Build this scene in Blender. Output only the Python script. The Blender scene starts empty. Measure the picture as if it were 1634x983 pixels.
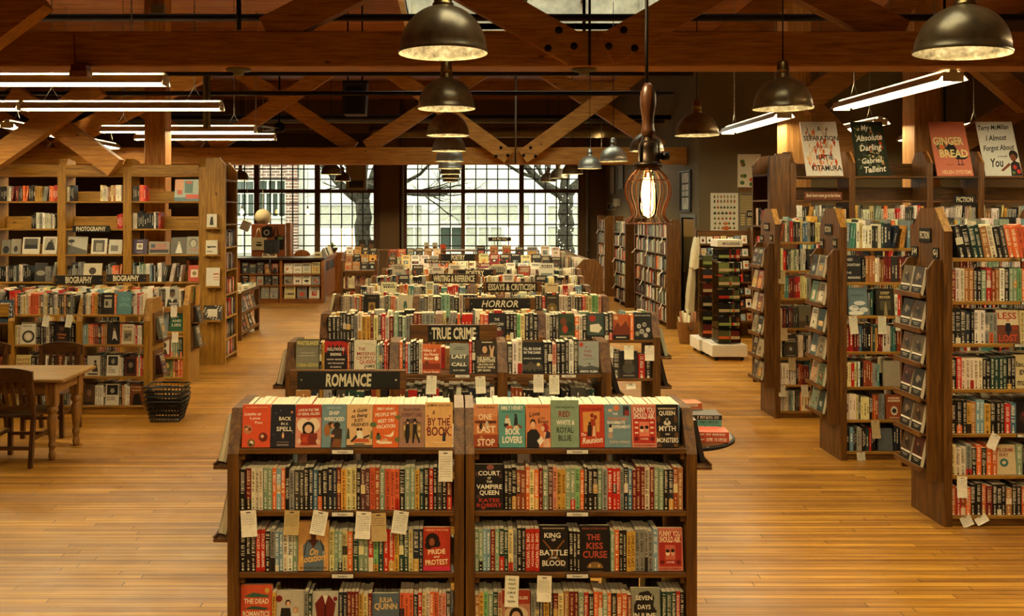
SKY, EXPO = 4.2, 0.92
import bpy, math, random
from mathutils import Vector, Matrix
R = random.Random(11)
SC = bpy.context.scene
COL = SC.collection
F, U0, V0, H = 1450.0, 722.0, 337.0, 2.25      # focal length (px of a 1634 wide frame), vanishing point, eye height
PI = math.pi

def Xp(u, Y): return (u - U0) * Y / F
def Zp(v, Y): return H - (v - V0) * Y / F

def lin(h):
    if not isinstance(h, str): return h
    h = h.lstrip('#')
    o = []
    for i in (0, 2, 4):
        c = int(h[i:i + 2], 16) / 255
        o.append(c / 12.92 if c <= 0.04045 else ((c + 0.055) / 1.055) ** 2.4)
    return tuple(o)

def T(x, y, z): return Matrix.Translation((x, y, z))
def RX(d): return Matrix.Rotation(math.radians(d), 4, 'X')
def RY(d): return Matrix.Rotation(math.radians(d), 4, 'Y')
def RZ(d): return Matrix.Rotation(math.radians(d), 4, 'Z')
I4 = Matrix.Identity(4)

_txt = {}
def text_geo(s, bold=0.0, shear=0.0):
    k = (s, bold, shear)
    if k not in _txt:
        cu = bpy.data.curves.new('lettering', 'FONT')
        cu.body = s; cu.align_x = 'CENTER'; cu.align_y = 'CENTER'; cu.size = 1.0
        cu.resolution_u = 2; cu.offset = bold; cu.shear = shear
        ob = bpy.data.objects.new('lettering', cu)
        me = bpy.data.meshes.new_from_object(ob)
        vs = [v.co.copy() for v in me.vertices]
        fs = [tuple(p.vertices) for p in me.polygons]
        if vs:
            xs = [v.x for v in vs]; ys = [v.y for v in vs]
            w, h = max(xs) - min(xs), max(ys) - min(ys)
            c = Vector(((max(xs) + min(xs)) / 2, (max(ys) + min(ys)) / 2, 0))
            vs = [v - c for v in vs]
        else: w = h = 1
        _txt[k] = (vs, fs, w, h)
        bpy.data.objects.remove(ob); bpy.data.curves.remove(cu); bpy.data.meshes.remove(me)
    return _txt[k]

class MB:
    """collects faces of one mesh"""
    def __init__(s): s.v = []; s.f = []; s.c = []; s.m = []; s.s = []
    def add(s, vs, fs, col=None, mi=0, M=None, smooth=False):
        b = len(s.v)
        s.v += [tuple(M @ Vector(p)) for p in vs] if M is not None else [tuple(p) for p in vs]
        c = lin(col) if col is not None else (1, 1, 1)
        for f in fs:
            s.f.append(tuple(b + i for i in f)); s.c.append(c); s.m.append(mi); s.s.append(smooth)
        return s
    def box(s, x0, x1, y0, y1, z0, z1, col=None, mi=0, M=None):
        vs = [(x, y, z) for z in (z0, z1) for y in (y0, y1) for x in (x0, x1)]
        fs = [(0, 2, 3, 1), (4, 5, 7, 6), (0, 1, 5, 4), (2, 6, 7, 3), (0, 4, 6, 2), (1, 3, 7, 5)]
        return s.add(vs, fs, col, mi, M)
    def bbox(s, x0, x1, y0, y1, z0, z1, b=.004, col=None, mi=0, M=None):
        """box with chamfered edges"""
        b = min(b, (x1 - x0) * .45, (y1 - y0) * .45, (z1 - z0) * .45)
        vs = []; idx = {}
        for ix, x in ((0, x0), (1, x1)):
            for iy, y in ((0, y0), (1, y1)):
                for iz, z in ((0, z0), (1, z1)):
                    sx, sy, sz = (b if ix == 0 else -b), (b if iy == 0 else -b), (b if iz == 0 else -b)
                    for a, p in (('x', (x, y + sy, z + sz)), ('y', (x + sx, y, z + sz)), ('z', (x + sx, y + sy, z))):
                        idx[(ix, iy, iz, a)] = len(vs); vs.append(p)
        g = lambda *k: idx[k]
        fs = []
        for i in (0, 1):
            fs.append([g(i, 0, 0, 'x'), g(i, 1, 0, 'x'), g(i, 1, 1, 'x'), g(i, 0, 1, 'x')])
            fs.append([g(0, i, 0, 'y'), g(1, i, 0, 'y'), g(1, i, 1, 'y'), g(0, i, 1, 'y')])
            fs.append([g(0, 0, i, 'z'), g(1, 0, i, 'z'), g(1, 1, i, 'z'), g(0, 1, i, 'z')])
            for j in (0, 1):
                fs.append([g(i, j, 0, 'x'), g(i, j, 1, 'x'), g(i, j, 1, 'y'), g(i, j, 0, 'y')])
                fs.append([g(i, 0, j, 'x'), g(i, 1, j, 'x'), g(i, 1, j, 'z'), g(i, 0, j, 'z')])
                fs.append([g(0, i, j, 'y'), g(1, i, j, 'y'), g(1, i, j, 'z'), g(0, i, j, 'z')])
                for k in (0, 1): fs.append([g(i, j, k, 'x'), g(i, j, k, 'y'), g(i, j, k, 'z')])
        c = Vector(((x0 + x1) / 2, (y0 + y1) / 2, (z0 + z1) / 2))
        out = []
        for f in fs:
            p = [Vector(vs[q]) for q in f]
            n = (p[1] - p[0]).cross(p[2] - p[0])
            ctr = sum(p, Vector()) / len(p)
            out.append(f if n.dot(ctr - c) > 0 else f[::-1])
        return s.add(vs, out, col, mi, M)
    def prism(s, pts, axis, a0, a1, col=None, mi=0, M=None):
        """polygon extruded along axis; pts are the two other coordinates in cyclic order (x:yz, y:xz, z:xy)"""
        n = len(pts)
        def P(p, a): return {'x': (a, p[0], p[1]), 'y': (p[0], a, p[1]), 'z': (p[0], p[1], a)}[axis]
        ar = sum(pts[i][0] * pts[(i + 1) % n][1] - pts[(i + 1) % n][0] * pts[i][1] for i in range(n))
        if (ar < 0) != (axis == 'y'): pts = pts[::-1]
        vs = [P(p, a0) for p in pts] + [P(p, a1) for p in pts]
        fs = [tuple(range(n))[::-1], tuple(range(n, 2 * n))] + [(i, (i + 1) % n, n + (i + 1) % n, n + i) for i in range(n)]
        return s.add(vs, fs, col, mi, M)
    def beam(s, p, q, w, h, up=(0, 0, 1), col=None, mi=0, over=0.0):
        """square bar from p to q: w sideways, h along up"""
        p, q = Vector(p), Vector(q); d = (q - p).normalized()
        p = p - d * over; q = q + d * over
        sd = d.cross(Vector(up)).normalized(); u = sd.cross(d).normalized()
        vs = [a + sd * (i * w / 2) + u * (j * h / 2) for a in (p, q) for i, j in ((-1, -1), (1, -1), (1, 1), (-1, 1))]
        fs = [(0, 1, 2, 3), (7, 6, 5, 4), (0, 4, 5, 1), (1, 5, 6, 2), (2, 6, 7, 3), (3, 7, 4, 0)]
        return s.add(vs, fs, col, mi)
    def tube(s, pts, r, n=8, col=None, mi=0, closed=False, M=None):
        pts = [Vector(p) for p in pts]; m = len(pts)
        rr = r if isinstance(r, (list, tuple)) else [r] * m
        vs = []; prev = None
        for i, p in enumerate(pts):
            if closed: d = pts[(i + 1) % m] - pts[i - 1]
            else: d = pts[min(i + 1, m - 1)] - pts[max(i - 1, 0)]
            d.normalize()
            a = prev if prev is not None else (Vector((0, 0, 1)) if abs(d.z) < .9 else Vector((1, 0, 0)))
            x = (a - d * a.dot(d))
            if x.length < 1e-5: x = Vector((1, 0, 0)).cross(d)
            x.normalize(); y = d.cross(x); prev = x
            vs += [p + (x * math.cos(2 * PI * k / n) + y * math.sin(2 * PI * k / n)) * rr[i] for k in range(n)]
        fs = []
        for i in range(m if closed else m - 1):
            j = (i + 1) % m
            fs += [(i * n + k, i * n + (k + 1) % n, j * n + (k + 1) % n, j * n + k) for k in range(n)]
        if not closed: fs += [tuple(range(n))[::-1], tuple((m - 1) * n + k for k in range(n))]
        return s.add(vs, fs, col, mi, M, smooth=n > 5)
    def lathe(s, prof, n=24, col=None, mi=0, M=None, cx=0, cy=0, cz=0, smooth=True, caps=True):
        vs = []; fs = []
        for r, z in prof: vs += [(cx + r * math.cos(2 * PI * k / n), cy + r * math.sin(2 * PI * k / n), cz + z) for k in range(n)]
        for i in range(len(prof) - 1):
            fs += [(i * n + k, i * n + (k + 1) % n, (i + 1) * n + (k + 1) % n, (i + 1) * n + k) for k in range(n)]
        if caps and prof[0][0] > 1e-4: fs.append(tuple(range(n))[::-1])
        if caps and prof[-1][0] > 1e-4: fs.append(tuple((len(prof) - 1) * n + k for k in range(n)))
        return s.add(vs, fs, col, mi, M, smooth)
    def disc(s, x, z, rx, rz, y, col, n=14, mi=0, M=None):
        return s.add([(x + rx * math.cos(2 * PI * k / n), y, z + rz * math.sin(2 * PI * k / n)) for k in range(n)], [tuple(range(n))], col, mi, M)
    def poly(s, pts, y, col, mi=0, M=None):
        return s.add([(p[0], y, p[1]) for p in pts], [tuple(range(len(pts)))], col, mi, M)
    def text(s, t, x, y, z, size, col, mi=0, M=None, bold=.02, shear=0, width=None, rot=0, squash=None):
        """flat letters in the xz plane facing -y, centred on x,z; size = letter height; width fits the line"""
        vs, fs, w, h = text_geo(t, bold, shear)
        k = size / .72
        kx = k if width is None else (width / w if width / w < k * 1.8 else k * 1.8)
        if width is not None and kx < k * .35: kx = k * .35
        c, sn = math.cos(math.radians(rot)), math.sin(math.radians(rot))
        out = []
        for p in vs:
            a, b = p.x * kx, p.y * k
            out.append((x + a * c - b * sn, y, z + a * sn + b * c))
        return s.add(out, fs, col, mi, M)
    def mesh(s, name, off=None, M=None):
        me = bpy.data.meshes.new(name)
        vs = s.v
        if off is not None: vs = [(a - off[0], b - off[1], c - off[2]) for a, b, c in vs]
        me.from_pydata(vs, [], s.f)
        n = len(me.polygons)
        if n:
            me.polygons.foreach_set('material_index', s.m)
            me.polygons.foreach_set('use_smooth', s.s)
            at = me.color_attributes.new('Col', 'FLOAT_COLOR', 'CORNER')
            buf = []
            for f, c in zip(s.f, s.c): buf += [c[0], c[1], c[2], 1.0] * len(f)
            at.data.foreach_set('color', buf)
        me.update()
        return me
    def build(s, name, mats, parent=None):
        off = None
        if parent is not None:
            p = parent; off = Vector((0, 0, 0))
            while p is not None: off += p.location; p = p.parent
        me = s.mesh(name, off)
        for m in (mats if isinstance(mats, (list, tuple)) else [mats]): me.materials.append(m)
        o = bpy.data.objects.new(name, me); COL.objects.link(o)
        if parent is not None: o.parent = parent
        return o

_labels = {}
def tag(o, label=None, cat=None, group=None, kind=None):
    if label:
        n = len(label.split())
        if n < 4 or n > 16: print('LABELLEN', n, label)
        k = label.lower()
        if k in _labels and not (group and _labels[k] == group): print('DUPLABEL', label)
        _labels[k] = group
        o['label'] = label
    if cat: o['category'] = cat
    if group: o['group'] = group
    if kind: o['kind'] = kind
    return o
def empty(name, loc, label, cat, group=None):
    o = bpy.data.objects.new(name, None); COL.objects.link(o); o.location = loc; o.empty_display_size = .1
    return tag(o, label, cat, group)
def struct(o): o['kind'] = 'structure'; return o
ORD = ['first', 'second', 'third', 'fourth', 'fifth', 'sixth', 'seventh', 'eighth', 'ninth', 'tenth', 'eleventh', 'twelfth', 'thirteenth', 'fourteenth',
       'fifteenth', 'sixteenth', 'seventeenth', 'eighteenth', 'nineteenth', 'twentieth', 'twenty-first', 'twenty-second', 'twenty-third', 'twenty-fourth',
       'twenty-fifth', 'twenty-sixth', 'twenty-seventh', 'twenty-eighth', 'twenty-ninth', 'thirtieth', 'thirty-first', 'thirty-second', 'thirty-third',
       'thirty-fourth', 'thirty-fifth', 'thirty-sixth', 'thirty-seventh', 'thirty-eighth', 'thirty-ninth', 'fortieth', 'forty-first', 'forty-second',
       'forty-third', 'forty-fourth', 'forty-fifth', 'forty-sixth', 'forty-seventh', 'forty-eighth', 'forty-ninth', 'fiftieth', 'fifty-first', 'fifty-second',
       'fifty-third', 'fifty-fourth', 'fifty-fifth']

# ------------------------------------------------------------------ materials
def mat(name):
    m = bpy.data.materials.new(name); m.use_nodes = True
    nt = m.node_tree; b = nt.nodes['Principled BSDF']
    return m, nt, b
def link(nt, a, b): nt.links.new(a, b)
def ramp(nt, fac, stops):
    r = nt.nodes.new('ShaderNodeValToRGB'); e = r.color_ramp.elements
    while len(e) > 1: e.remove(e[-1])
    e[0].position = stops[0][0]; e[0].color = (*lin(stops[0][1]), 1)
    for p, c in stops[1:]:
        q = e.new(p); q.color = (*lin(c), 1)
    link(nt, fac, r.inputs[0]); return r.outputs[0]
def noise(nt, vec, scale, detail=4, rough=.55, dist=0):
    n = nt.nodes.new('ShaderNodeTexNoise'); n.inputs['Scale'].default_value = scale; n.inputs['Detail'].default_value = detail
    n.inputs['Roughness'].default_value = rough; n.inputs['Distortion'].default_value = dist
    link(nt, vec, n.inputs['Vector']); return n.outputs['Fac']
def mapping(nt, sc, src='Object'):
    tc = nt.nodes.new('ShaderNodeTexCoord'); mp = nt.nodes.new('ShaderNodeMapping')
    mp.inputs['Scale'].default_value = sc; link(nt, tc.outputs[src], mp.inputs['Vector']); return mp.outputs[0]
def mixc(nt, fac, a, b, mode='MIX'):
    m = nt.nodes.new('ShaderNodeMix'); m.data_type = 'RGBA'; m.blend_type = mode
    if isinstance(fac, float): m.inputs[0].default_value = fac
    else: link(nt, fac, m.inputs[0])
    for i, v in ((6, a), (7, b)):
        if isinstance(v, str): m.inputs[i].default_value = (*lin(v), 1)
        else: link(nt, v, m.inputs[i])
    return m.outputs[2]
def bump(nt, b, h, strength=.2, dist=.004):
    n = nt.nodes.new('ShaderNodeBump'); n.inputs['Strength'].default_value = strength; n.inputs['Distance'].default_value = dist
    link(nt, h, n.inputs['Height']); link(nt, n.outputs[0], b.inputs['Normal'])

def wood(name, dark, mid, light, axis, rough=.5, knots=True, spec=.35):
    m, nt, b = mat(name)
    sc = {'x': (1.1, 16, 16), 'y': (16, 1.1, 16), 'z': (16, 16, 1.1)}[axis]
    v = mapping(nt, sc)
    n1 = noise(nt, v, 2.2, 6, .62, .6)
    v2 = mapping(nt, tuple(a * (5 if a > 2 else 1.5) for a in sc))
    n2 = noise(nt, v2, 2.0, 3, .6)
    c = ramp(nt, n1, [(.28, dark), (.5, mid), (.74, light)])
    c2 = ramp(nt, n2, [(.35, '8a8a8a'), (.62, 'ffffff')])
    col = mixc(nt, .45, c, c2, 'MULTIPLY')
    if knots:
        v3 = mapping(nt, tuple(3.0 if a > 2 else 1.4 for a in sc))
        vo = nt.nodes.new('ShaderNodeTexVoronoi'); vo.inputs['Scale'].default_value = 1.5; link(nt, v3, vo.inputs['Vector'])
        k = ramp(nt, vo.outputs['Distance'], [(.03, '2a1608'), (.085, 'ffffff')])
        col = mixc(nt, .75, col, k, 'MULTIPLY')
    link(nt, col, b.inputs['Base Color'])
    b.inputs['Roughness'].default_value = rough; b.inputs['Specular IOR Level'].default_value = spec
    bump(nt, b, n2, .18, .002)
    return m
MW = {}
for ax in 'xyz':
    MW['case' + ax] = wood('case_wood_' + ax, '3a220c', '603c14', '82571f', ax, .45)
    MW['lite' + ax] = wood('light_and_lit_case_wood_' + ax, '735018', '9c7024', 'ba8a36', ax, .5)  # paler case wood; on the photography case it stands for lamp light
    MW['fir' + ax] = wood('fir_timber_' + ax, '8a581c', 'b57a2e', 'cd9644', ax, .6)
    MW['pale' + ax] = wood('pale_timber_' + ax, '96672c', 'b9854a', 'd0a262', ax, .6)
    MW['oak' + ax] = wood('chair_oak_' + ax, '2c170a', '4a2b12', '643f1d', ax, .32, False, .5)
    MW['pine' + ax] = wood('table_pine_' + ax, '5a3a16', '875c28', 'a67c40', ax, .42)
    MW['counter' + ax] = wood('counter_wood_' + ax, '6e3d17', '945822', 'ab6f33', ax, .4, False)

def plank_mat(name, c1, c2, gap, length, width, rough, dark, light, swap=False, bumpy=.25):
    m, nt, b = mat(name)
    v = mapping(nt, (1, 1, 1))
    sp = nt.nodes.new('ShaderNodeSeparateXYZ'); link(nt, v, sp.inputs[0])
    def mth(op, a, b):
        q = nt.nodes.new('ShaderNodeMath'); q.operation = op
        for i, k in enumerate((a, b)):
            if isinstance(k, (int, float)): q.inputs[i].default_value = k
            else: link(nt, k, q.inputs[i])
        return q.outputs[0]
    row = mth('FLOOR', mth('DIVIDE', sp.outputs[1], width), 0)
    wn = nt.nodes.new('ShaderNodeTexWhiteNoise'); wn.noise_dimensions = '1D'; link(nt, row, wn.inputs['W'])
    cb = nt.nodes.new('ShaderNodeCombineXYZ'); link(nt, mth('ADD', sp.outputs[0], mth('MULTIPLY', wn.outputs[0], length * 3)), cb.inputs[0]); link(nt, sp.outputs[1], cb.inputs[1])
    br = nt.nodes.new('ShaderNodeTexBrick'); link(nt, cb.outputs[0], br.inputs['Vector'])
    br.inputs['Scale'].default_value = 1.0; br.inputs['Brick Width'].default_value = length; br.inputs['Row Height'].default_value = width
    br.inputs['Mortar Size'].default_value = .003; br.inputs['Mortar Smooth'].default_value = .3; br.inputs['Bias'].default_value = 0
    br.inputs['Color1'].default_value = (*lin(c1), 1); br.inputs['Color2'].default_value = (*lin(c2), 1); br.inputs['Mortar'].default_value = (*lin(gap), 1)
    br.offset = 0
    g = noise(nt, mapping(nt, (1.3, 24, 24)), 1.5, 4, .6, .3)
    gc = ramp(nt, g, [(.3, dark), (.68, light)])
    col = mixc(nt, .7, br.outputs['Color'], gc, 'MULTIPLY')
    rowv = noise(nt, mapping(nt, (.45, 17.5, 1)), 1.0, 1, .5)
    col = mixc(nt, .65, col, ramp(nt, rowv, [(.3, '97753e'), (.7, 'ffffff')]), 'MULTIPLY')
    big = noise(nt, v, .55, 3, .55)
    col = mixc(nt, .5, col, ramp(nt, big, [(.35, 'b09568'), (.65, 'ffffff')]), 'MULTIPLY')
    link(nt, col, b.inputs['Base Color'])
    rn = noise(nt, v, 3.1, 4, .6)
    mr = nt.nodes.new('ShaderNodeMapRange'); mr.inputs[1].default_value = .3; mr.inputs[2].default_value = .7
    mr.inputs[3].default_value = rough - .07; mr.inputs[4].default_value = rough + .12; link(nt, rn, mr.inputs[0])
    link(nt, mr.outputs[0], b.inputs['Roughness'])
    bump(nt, b, mixc(nt, .3, br.outputs['Fac'], g), -bumpy, .002)
    return m
M_FLOOR = plank_mat('floor_planks', 'e0ac42', 'b28030', '3a2208', 1.9, .058, .37, 'c9b07a', 'ffffff', bumpy=.08)
M_CEIL = plank_mat('ceiling_planks', 'c68444', 'aa6830', '2c1608', 2.6, .085, .62, 'b8a08a', 'ffffff')

def plain(name, col, rough=.5, metal=0, spec=.5, var=0.0, scale=6, emis=None, es=0, coat=0):
    m, nt, b = mat(name)
    b.inputs['Base Color'].default_value = (*lin(col), 1); b.inputs['Roughness'].default_value = rough
    b.inputs['Metallic'].default_value = metal; b.inputs['Specular IOR Level'].default_value = spec
    b.inputs['Coat Weight'].default_value = coat
    if var:
        n = noise(nt, mapping(nt, (1, 1, 1)), scale, 5, .6)
        lo = tuple(c * (1 - var) for c in lin(col)); hi = tuple(min(1, c * (1 + var)) for c in lin(col))
        link(nt, ramp(nt, n, [(.3, lo), (.7, hi)]), b.inputs['Base Color'])
    if emis:
        b.inputs['Emission Color'].default_value = (*lin(emis), 1); b.inputs['Emission Strength'].default_value = es
    return m
def attr_mat(name, rough=.4, spec=.45, coat=0.0, var=.12):
    m, nt, b = mat(name)
    a = nt.nodes.new('ShaderNodeAttribute'); a.attribute_name = 'Col'
    n = noise(nt, mapping(nt, (1, 1, 1)), 40, 4, .65)
    c = mixc(nt, var * 2, a.outputs['Color'], ramp(nt, n, [(.3, '9a9a9a'), (.6, 'ffffff')]), 'MULTIPLY')
    link(nt, c, b.inputs['Base Color']); b.inputs['Roughness'].default_value = rough
    b.inputs['Specular IOR Level'].default_value = spec; b.inputs['Coat Weight'].default_value = coat
    return m
M_COVER = attr_mat('printed_cover', .42, .4)
M_PRINT = attr_mat('printed_paper', .7, .25)
M_SIGN = attr_mat('painted_sign', .6, .3)
def page_mat():
    m, nt, b = mat('page_edges')
    n = noise(nt, mapping(nt, (260, 260, 3)), 1.0, 2, .5)
    n2 = noise(nt, mapping(nt, (3, 3, 3)), 1.0, 2, .5)
    c = mixc(nt, .5, ramp(nt, n, [(.3, 'c9bd9f'), (.7, 'f3ecd8')]), ramp(nt, n2, [(.35, 'd8c9a4'), (.65, 'fffdf4')]), 'MULTIPLY')
    link(nt, c, b.inputs['Base Color']); b.inputs['Roughness'].default_value = .85; b.inputs['Specular IOR Level'].default_value = .15
    return m
M_PAGE = page_mat()
M_BRONZE = plain('aged_bronze', '7c6640', .3, .5, .5, .4, 9)
M_STEEL = plain('galvanised_steel', '8c8676', .36, .6, .5, .3, 14)
M_BRASS = plain('worn_brass', '8f7440', .3, .9, .5, .35, 30)
M_IRON = plain('black_iron', '17120e', .55, .6, .4)
M_RUST = plain('rusty_wire', '5a3418', .5, .7, .4, .4, 60)
M_BLACKP = plain('black_plastic', '121110', .4, 0, .5)
M_WHITEP = plain('white_enamel', 'd9d4c4', .4, 0, .5, .06)
M_GREYM = plain('grey_paint', '6f6c62', .5, .2, .4, .15)
M_DARKWALL = plain('dark_olive_paint', '63563c', .75, 0, .25, .12, 1.2)
M_DARKWALL2 = plain('dark_brown_paint', '5c4730', .75, 0, .25, .12, 1.2)
M_TAPE = plain('off_white_card', 'e4dcc6', .75, 0, .2, .06, 9)
def lining_mat():
    m, nt, b = mat('mottled_shade_lining')
    n = noise(nt, mapping(nt, (1, 1, 1)), 22, 6, .7)
    link(nt, ramp(nt, n, [(.32, '55503e'), (.5, '8f8a74'), (.66, 'bdb7a2')]), b.inputs['Base Color'])
    b.inputs['Roughness'].default_value = .45
    return m
M_LINING = lining_mat()
def emit_mat(name, col, s):
    m = bpy.data.materials.new(name); m.use_nodes = True; nt = m.node_tree
    nt.nodes.remove(nt.nodes['Principled BSDF']); e = nt.nodes.new('ShaderNodeEmission')
    e.inputs[0].default_value = (*lin(col), 1); e.inputs[1].default_value = s
    link(nt, e.outputs[0], nt.nodes['Material Output'].inputs[0]); return m
M_TUBE = emit_mat('fluorescent_tube', 'ffe8b4', 40)
M_BULB = emit_mat('lit_bulb', 'ffe2b0', 45)
M_EDISON = emit_mat('edison_filament', 'ffc878', 14)
def glass_mat(name, tint='ffffff', gl=.06, rough=.02):
    m = bpy.data.materials.new(name); m.use_nodes = True; nt = m.node_tree
    nt.nodes.remove(nt.nodes['Principled BSDF'])
    t = nt.nodes.new('ShaderNodeBsdfTransparent'); t.inputs[0].default_value = (*lin(tint), 1)
    g = nt.nodes.new('ShaderNodeBsdfGlossy'); g.inputs['Roughness'].default_value = rough
    x = nt.nodes.new('ShaderNodeMixShader')
    fr = nt.nodes.new('ShaderNodeFresnel'); fr.inputs[0].default_value = 1.35
    link(nt, fr.outputs[0], x.inputs[0]); link(nt, t.outputs[0], x.inputs[1]); link(nt, g.outputs[0], x.inputs[2])
    link(nt, x.outputs[0], nt.nodes['Material Output'].inputs[0]); return m
M_GLASS = glass_mat('window_glass', 'f4f8f2')
M_ACRYL = glass_mat('clear_acrylic', 'f6f4ec')
M_BULBGLASS = glass_mat('bulb_glass', 'ffeccc')
# ------------------------------------------------------------------ books
PAL = {'k': ('black', '161413'), 'n': ('navy', '1c2632'), 'w': ('cream', 'd8ccb0'), 'g': ('sage green', '7d9478'), 'G': ('dark green', '1f3d33'),
       't': ('teal', '4a8279'), 'r': ('red', 'b8261c'), 'R': ('maroon', '6e1c1a'), 'o': ('orange', 'd2642a'), 'O': ('coral', 'd4643e'),
       'y': ('ochre', 'c99a44'), 'c': ('pale yellow', 'd9c98c'), 'p': ('salmon pink', 'd08a70'), 'm': ('plum brown', '5a3634'), 'b': ('blue grey', '7393a0'),
       'B': ('steel blue', '3e6a80'), 's': ('grey', '8b8b82'), 'd': ('charcoal', '38362f'), 'e': ('bright green', '7db070'), 'z': ('tan', '9c6a3a'),
       'W': ('white', 'e6e0cf'), 'T': ('mint', '8fb8a0'), 'u': ('rust', '8e4020')}
INK = {'k': 'd8cfb8', 'n': 'd6cdb4', 'w': '5a3a2a', 'g': 'e6e2cc', 'G': 'dcd6bc', 't': 'efe8d0', 'r': 'f0e2c8', 'R': 'dcc090', 'o': 'f6e8cc', 'O': '6a2418',
       'y': '4a2c12', 'c': '5a4a22', 'p': '6e2a22', 'm': 'd2b8a0', 'b': 'eef0e6', 'B': 'e8e4d0', 's': '2a2824', 'd': 'd4ccb6', 'e': '1e3a22', 'z': 'e8d2a8', 'W': '2e2a26', 'T': '2a4a44', 'u': 'ecd2a8'}
def jit(h, a=.10):
    c = lin(h); k = 1 + R.uniform(-a, a) * 1.6
    return tuple(max(0.004, min(1, x * k * (1 + R.uniform(-a, a) * .5))) for x in c)

def book_boxes(C, P, M, w, h, d, col, hard=False, pages_in=.002):
    """spine-out book; local x = thickness 0..w, y = depth 0..d (spine at y=0), z = 0..h"""
    t = .0024 if hard else .0010
    if C is not None:
        o = [(0, 0), (w, 0), (w, d), (w - t, d), (w - t, t * 1.4), (t, t * 1.4), (t, d), (0, d)]
        vs = [(x, y, z) for z in (0, h) for x, y in o]
        fs = [(0, 1, 9, 8), (1, 2, 10, 9), (2, 3, 11, 10), (3, 4, 12, 11), (4, 5, 13, 12), (5, 6, 14, 13), (6, 7, 15, 14), (7, 0, 8, 15)]
        fs += [(8, 9, 12, 13), (9, 10, 11, 12), (8, 13, 14, 15), (4, 1, 0, 5), (1, 4, 3, 2), (0, 7, 6, 5)]
        C.add(vs, fs, col, 0, M)
    if P is not None:
        i = .003 if hard else .0006
        P.box(t, w - t, t * 1.4, d - i, i if hard else .0008, h - i, None, 1 if C is P else 0, M)

def spine_marks(C, M, w, h, ink, fine=True, band=None):
    y = -.0004
    if band:
        a, b = band[1], band[2]
        C.add([(0.0006, y * .5, a * h), (w - .0006, y * .5, a * h), (w - .0006, y * .5, b * h), (0.0006, y * .5, b * h)], [(0, 1, 2, 3)], band[0], 0, M)
    def rect(x0, x1, z0, z1): C.add([(x0, y, z0), (x1, y, z0), (x1, y, z1), (x0, y, z1)], [(0, 1, 2, 3)], ink, 0, M)
    if not fine:
        z = h * R.uniform(.15, .4); e = h * R.uniform(.6, .92)
        a = R.uniform(.3, .42)
        while z < e:
            l = R.uniform(.012, .04); rect(w * a, w * (1 - a), z, min(z + l, e)); z += l + .006
        return
    # title letters, author letters, publisher mark
    for z0, z1, a in ((.34 + R.uniform(0, .1), .93, R.uniform(.16, .3)), (.1, .3, R.uniform(.3, .38))):
        z = h * z0
        while z < h * z1:
            l = R.uniform(.0035, .0075)
            k = R.random()
            if k < .16: z += l; continue
            if k < .6: rect(w * a, w * (1 - a), z, z + l * .45); rect(w * a, w * a + w * .14, z, z + l)
            elif k < .8: rect(w * a, w * .5, z, z + l); rect(w * .5, w * (1 - a), z, z + l * .4)
            else: rect(w * a, w * (1 - a), z, z + l * .8)
            z += l + .0018
    C.disc(w / 2, h * .045, w * .22, w * .22, y, ink, 8, 0, M)

def spine_text(C, M, w, h, s, ink, bold=.012):
    n = len(s)
    vs, fs, tw, th = text_geo(s, bold, 0)
    L = h * .8; k = min(L / tw, w * .62 / th); ky = min(w * .62 / th, k * 1.5); kx = min(L / tw, ky * 1.3)
    C.add([(w / 2 + p.y * ky, -.0005, h * .5 - p.x * kx) for p in vs], fs, ink, 0, M)

def spine_book(name, label, cat, group, M, w, h, d, col, ink, hard=False, text=None, band=None, plainback=False):
    C = MB(); P = MB()
    book_boxes(C, None, None, w, h, d, col, hard); book_boxes(None, P, None, w, h, d, col, hard)
    if not plainback:
        if text: spine_text(C, None, w, h, text, ink)
        else: spine_marks(C, None, w, h, ink, True, band)
    o = C.build(name, M_COVER); o.matrix_basis = M
    p = bpy.data.objects.new('page_block', P.mesh('page_block')); p.data.materials.append(M_PAGE); COL.objects.link(p); p.parent = o
    return tag(o, label, cat, group)

def face_book(name, label, cat, group, M, w, h, t, col, art=None, hard=False, spine=None):
    """cover faces local -y; x centred, z from 0, thickness runs to +y"""
    C = MB(); P = MB(); b = .0026 if hard else .001; i = .003 if hard else .0008
    C.box(-w / 2, w / 2, 0, b, 0, h, col); C.box(-w / 2, w / 2, t - b, t, 0, h, spine or col); C.box(-w / 2, -w / 2 + b, b, t - b, 0, h, spine or col)
    P.box(-w / 2 + b, w / 2 - i, b, t - b, i, h - i)
    if art: art(C, w, h)
    o = C.build(name, M_COVER); o.matrix_basis = M
    p = bpy.data.objects.new('page_block', P.mesh('page_block')); p.data.materials.append(M_PAGE); COL.objects.link(p); p.parent = o
    return tag(o, label, cat, group)

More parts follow.
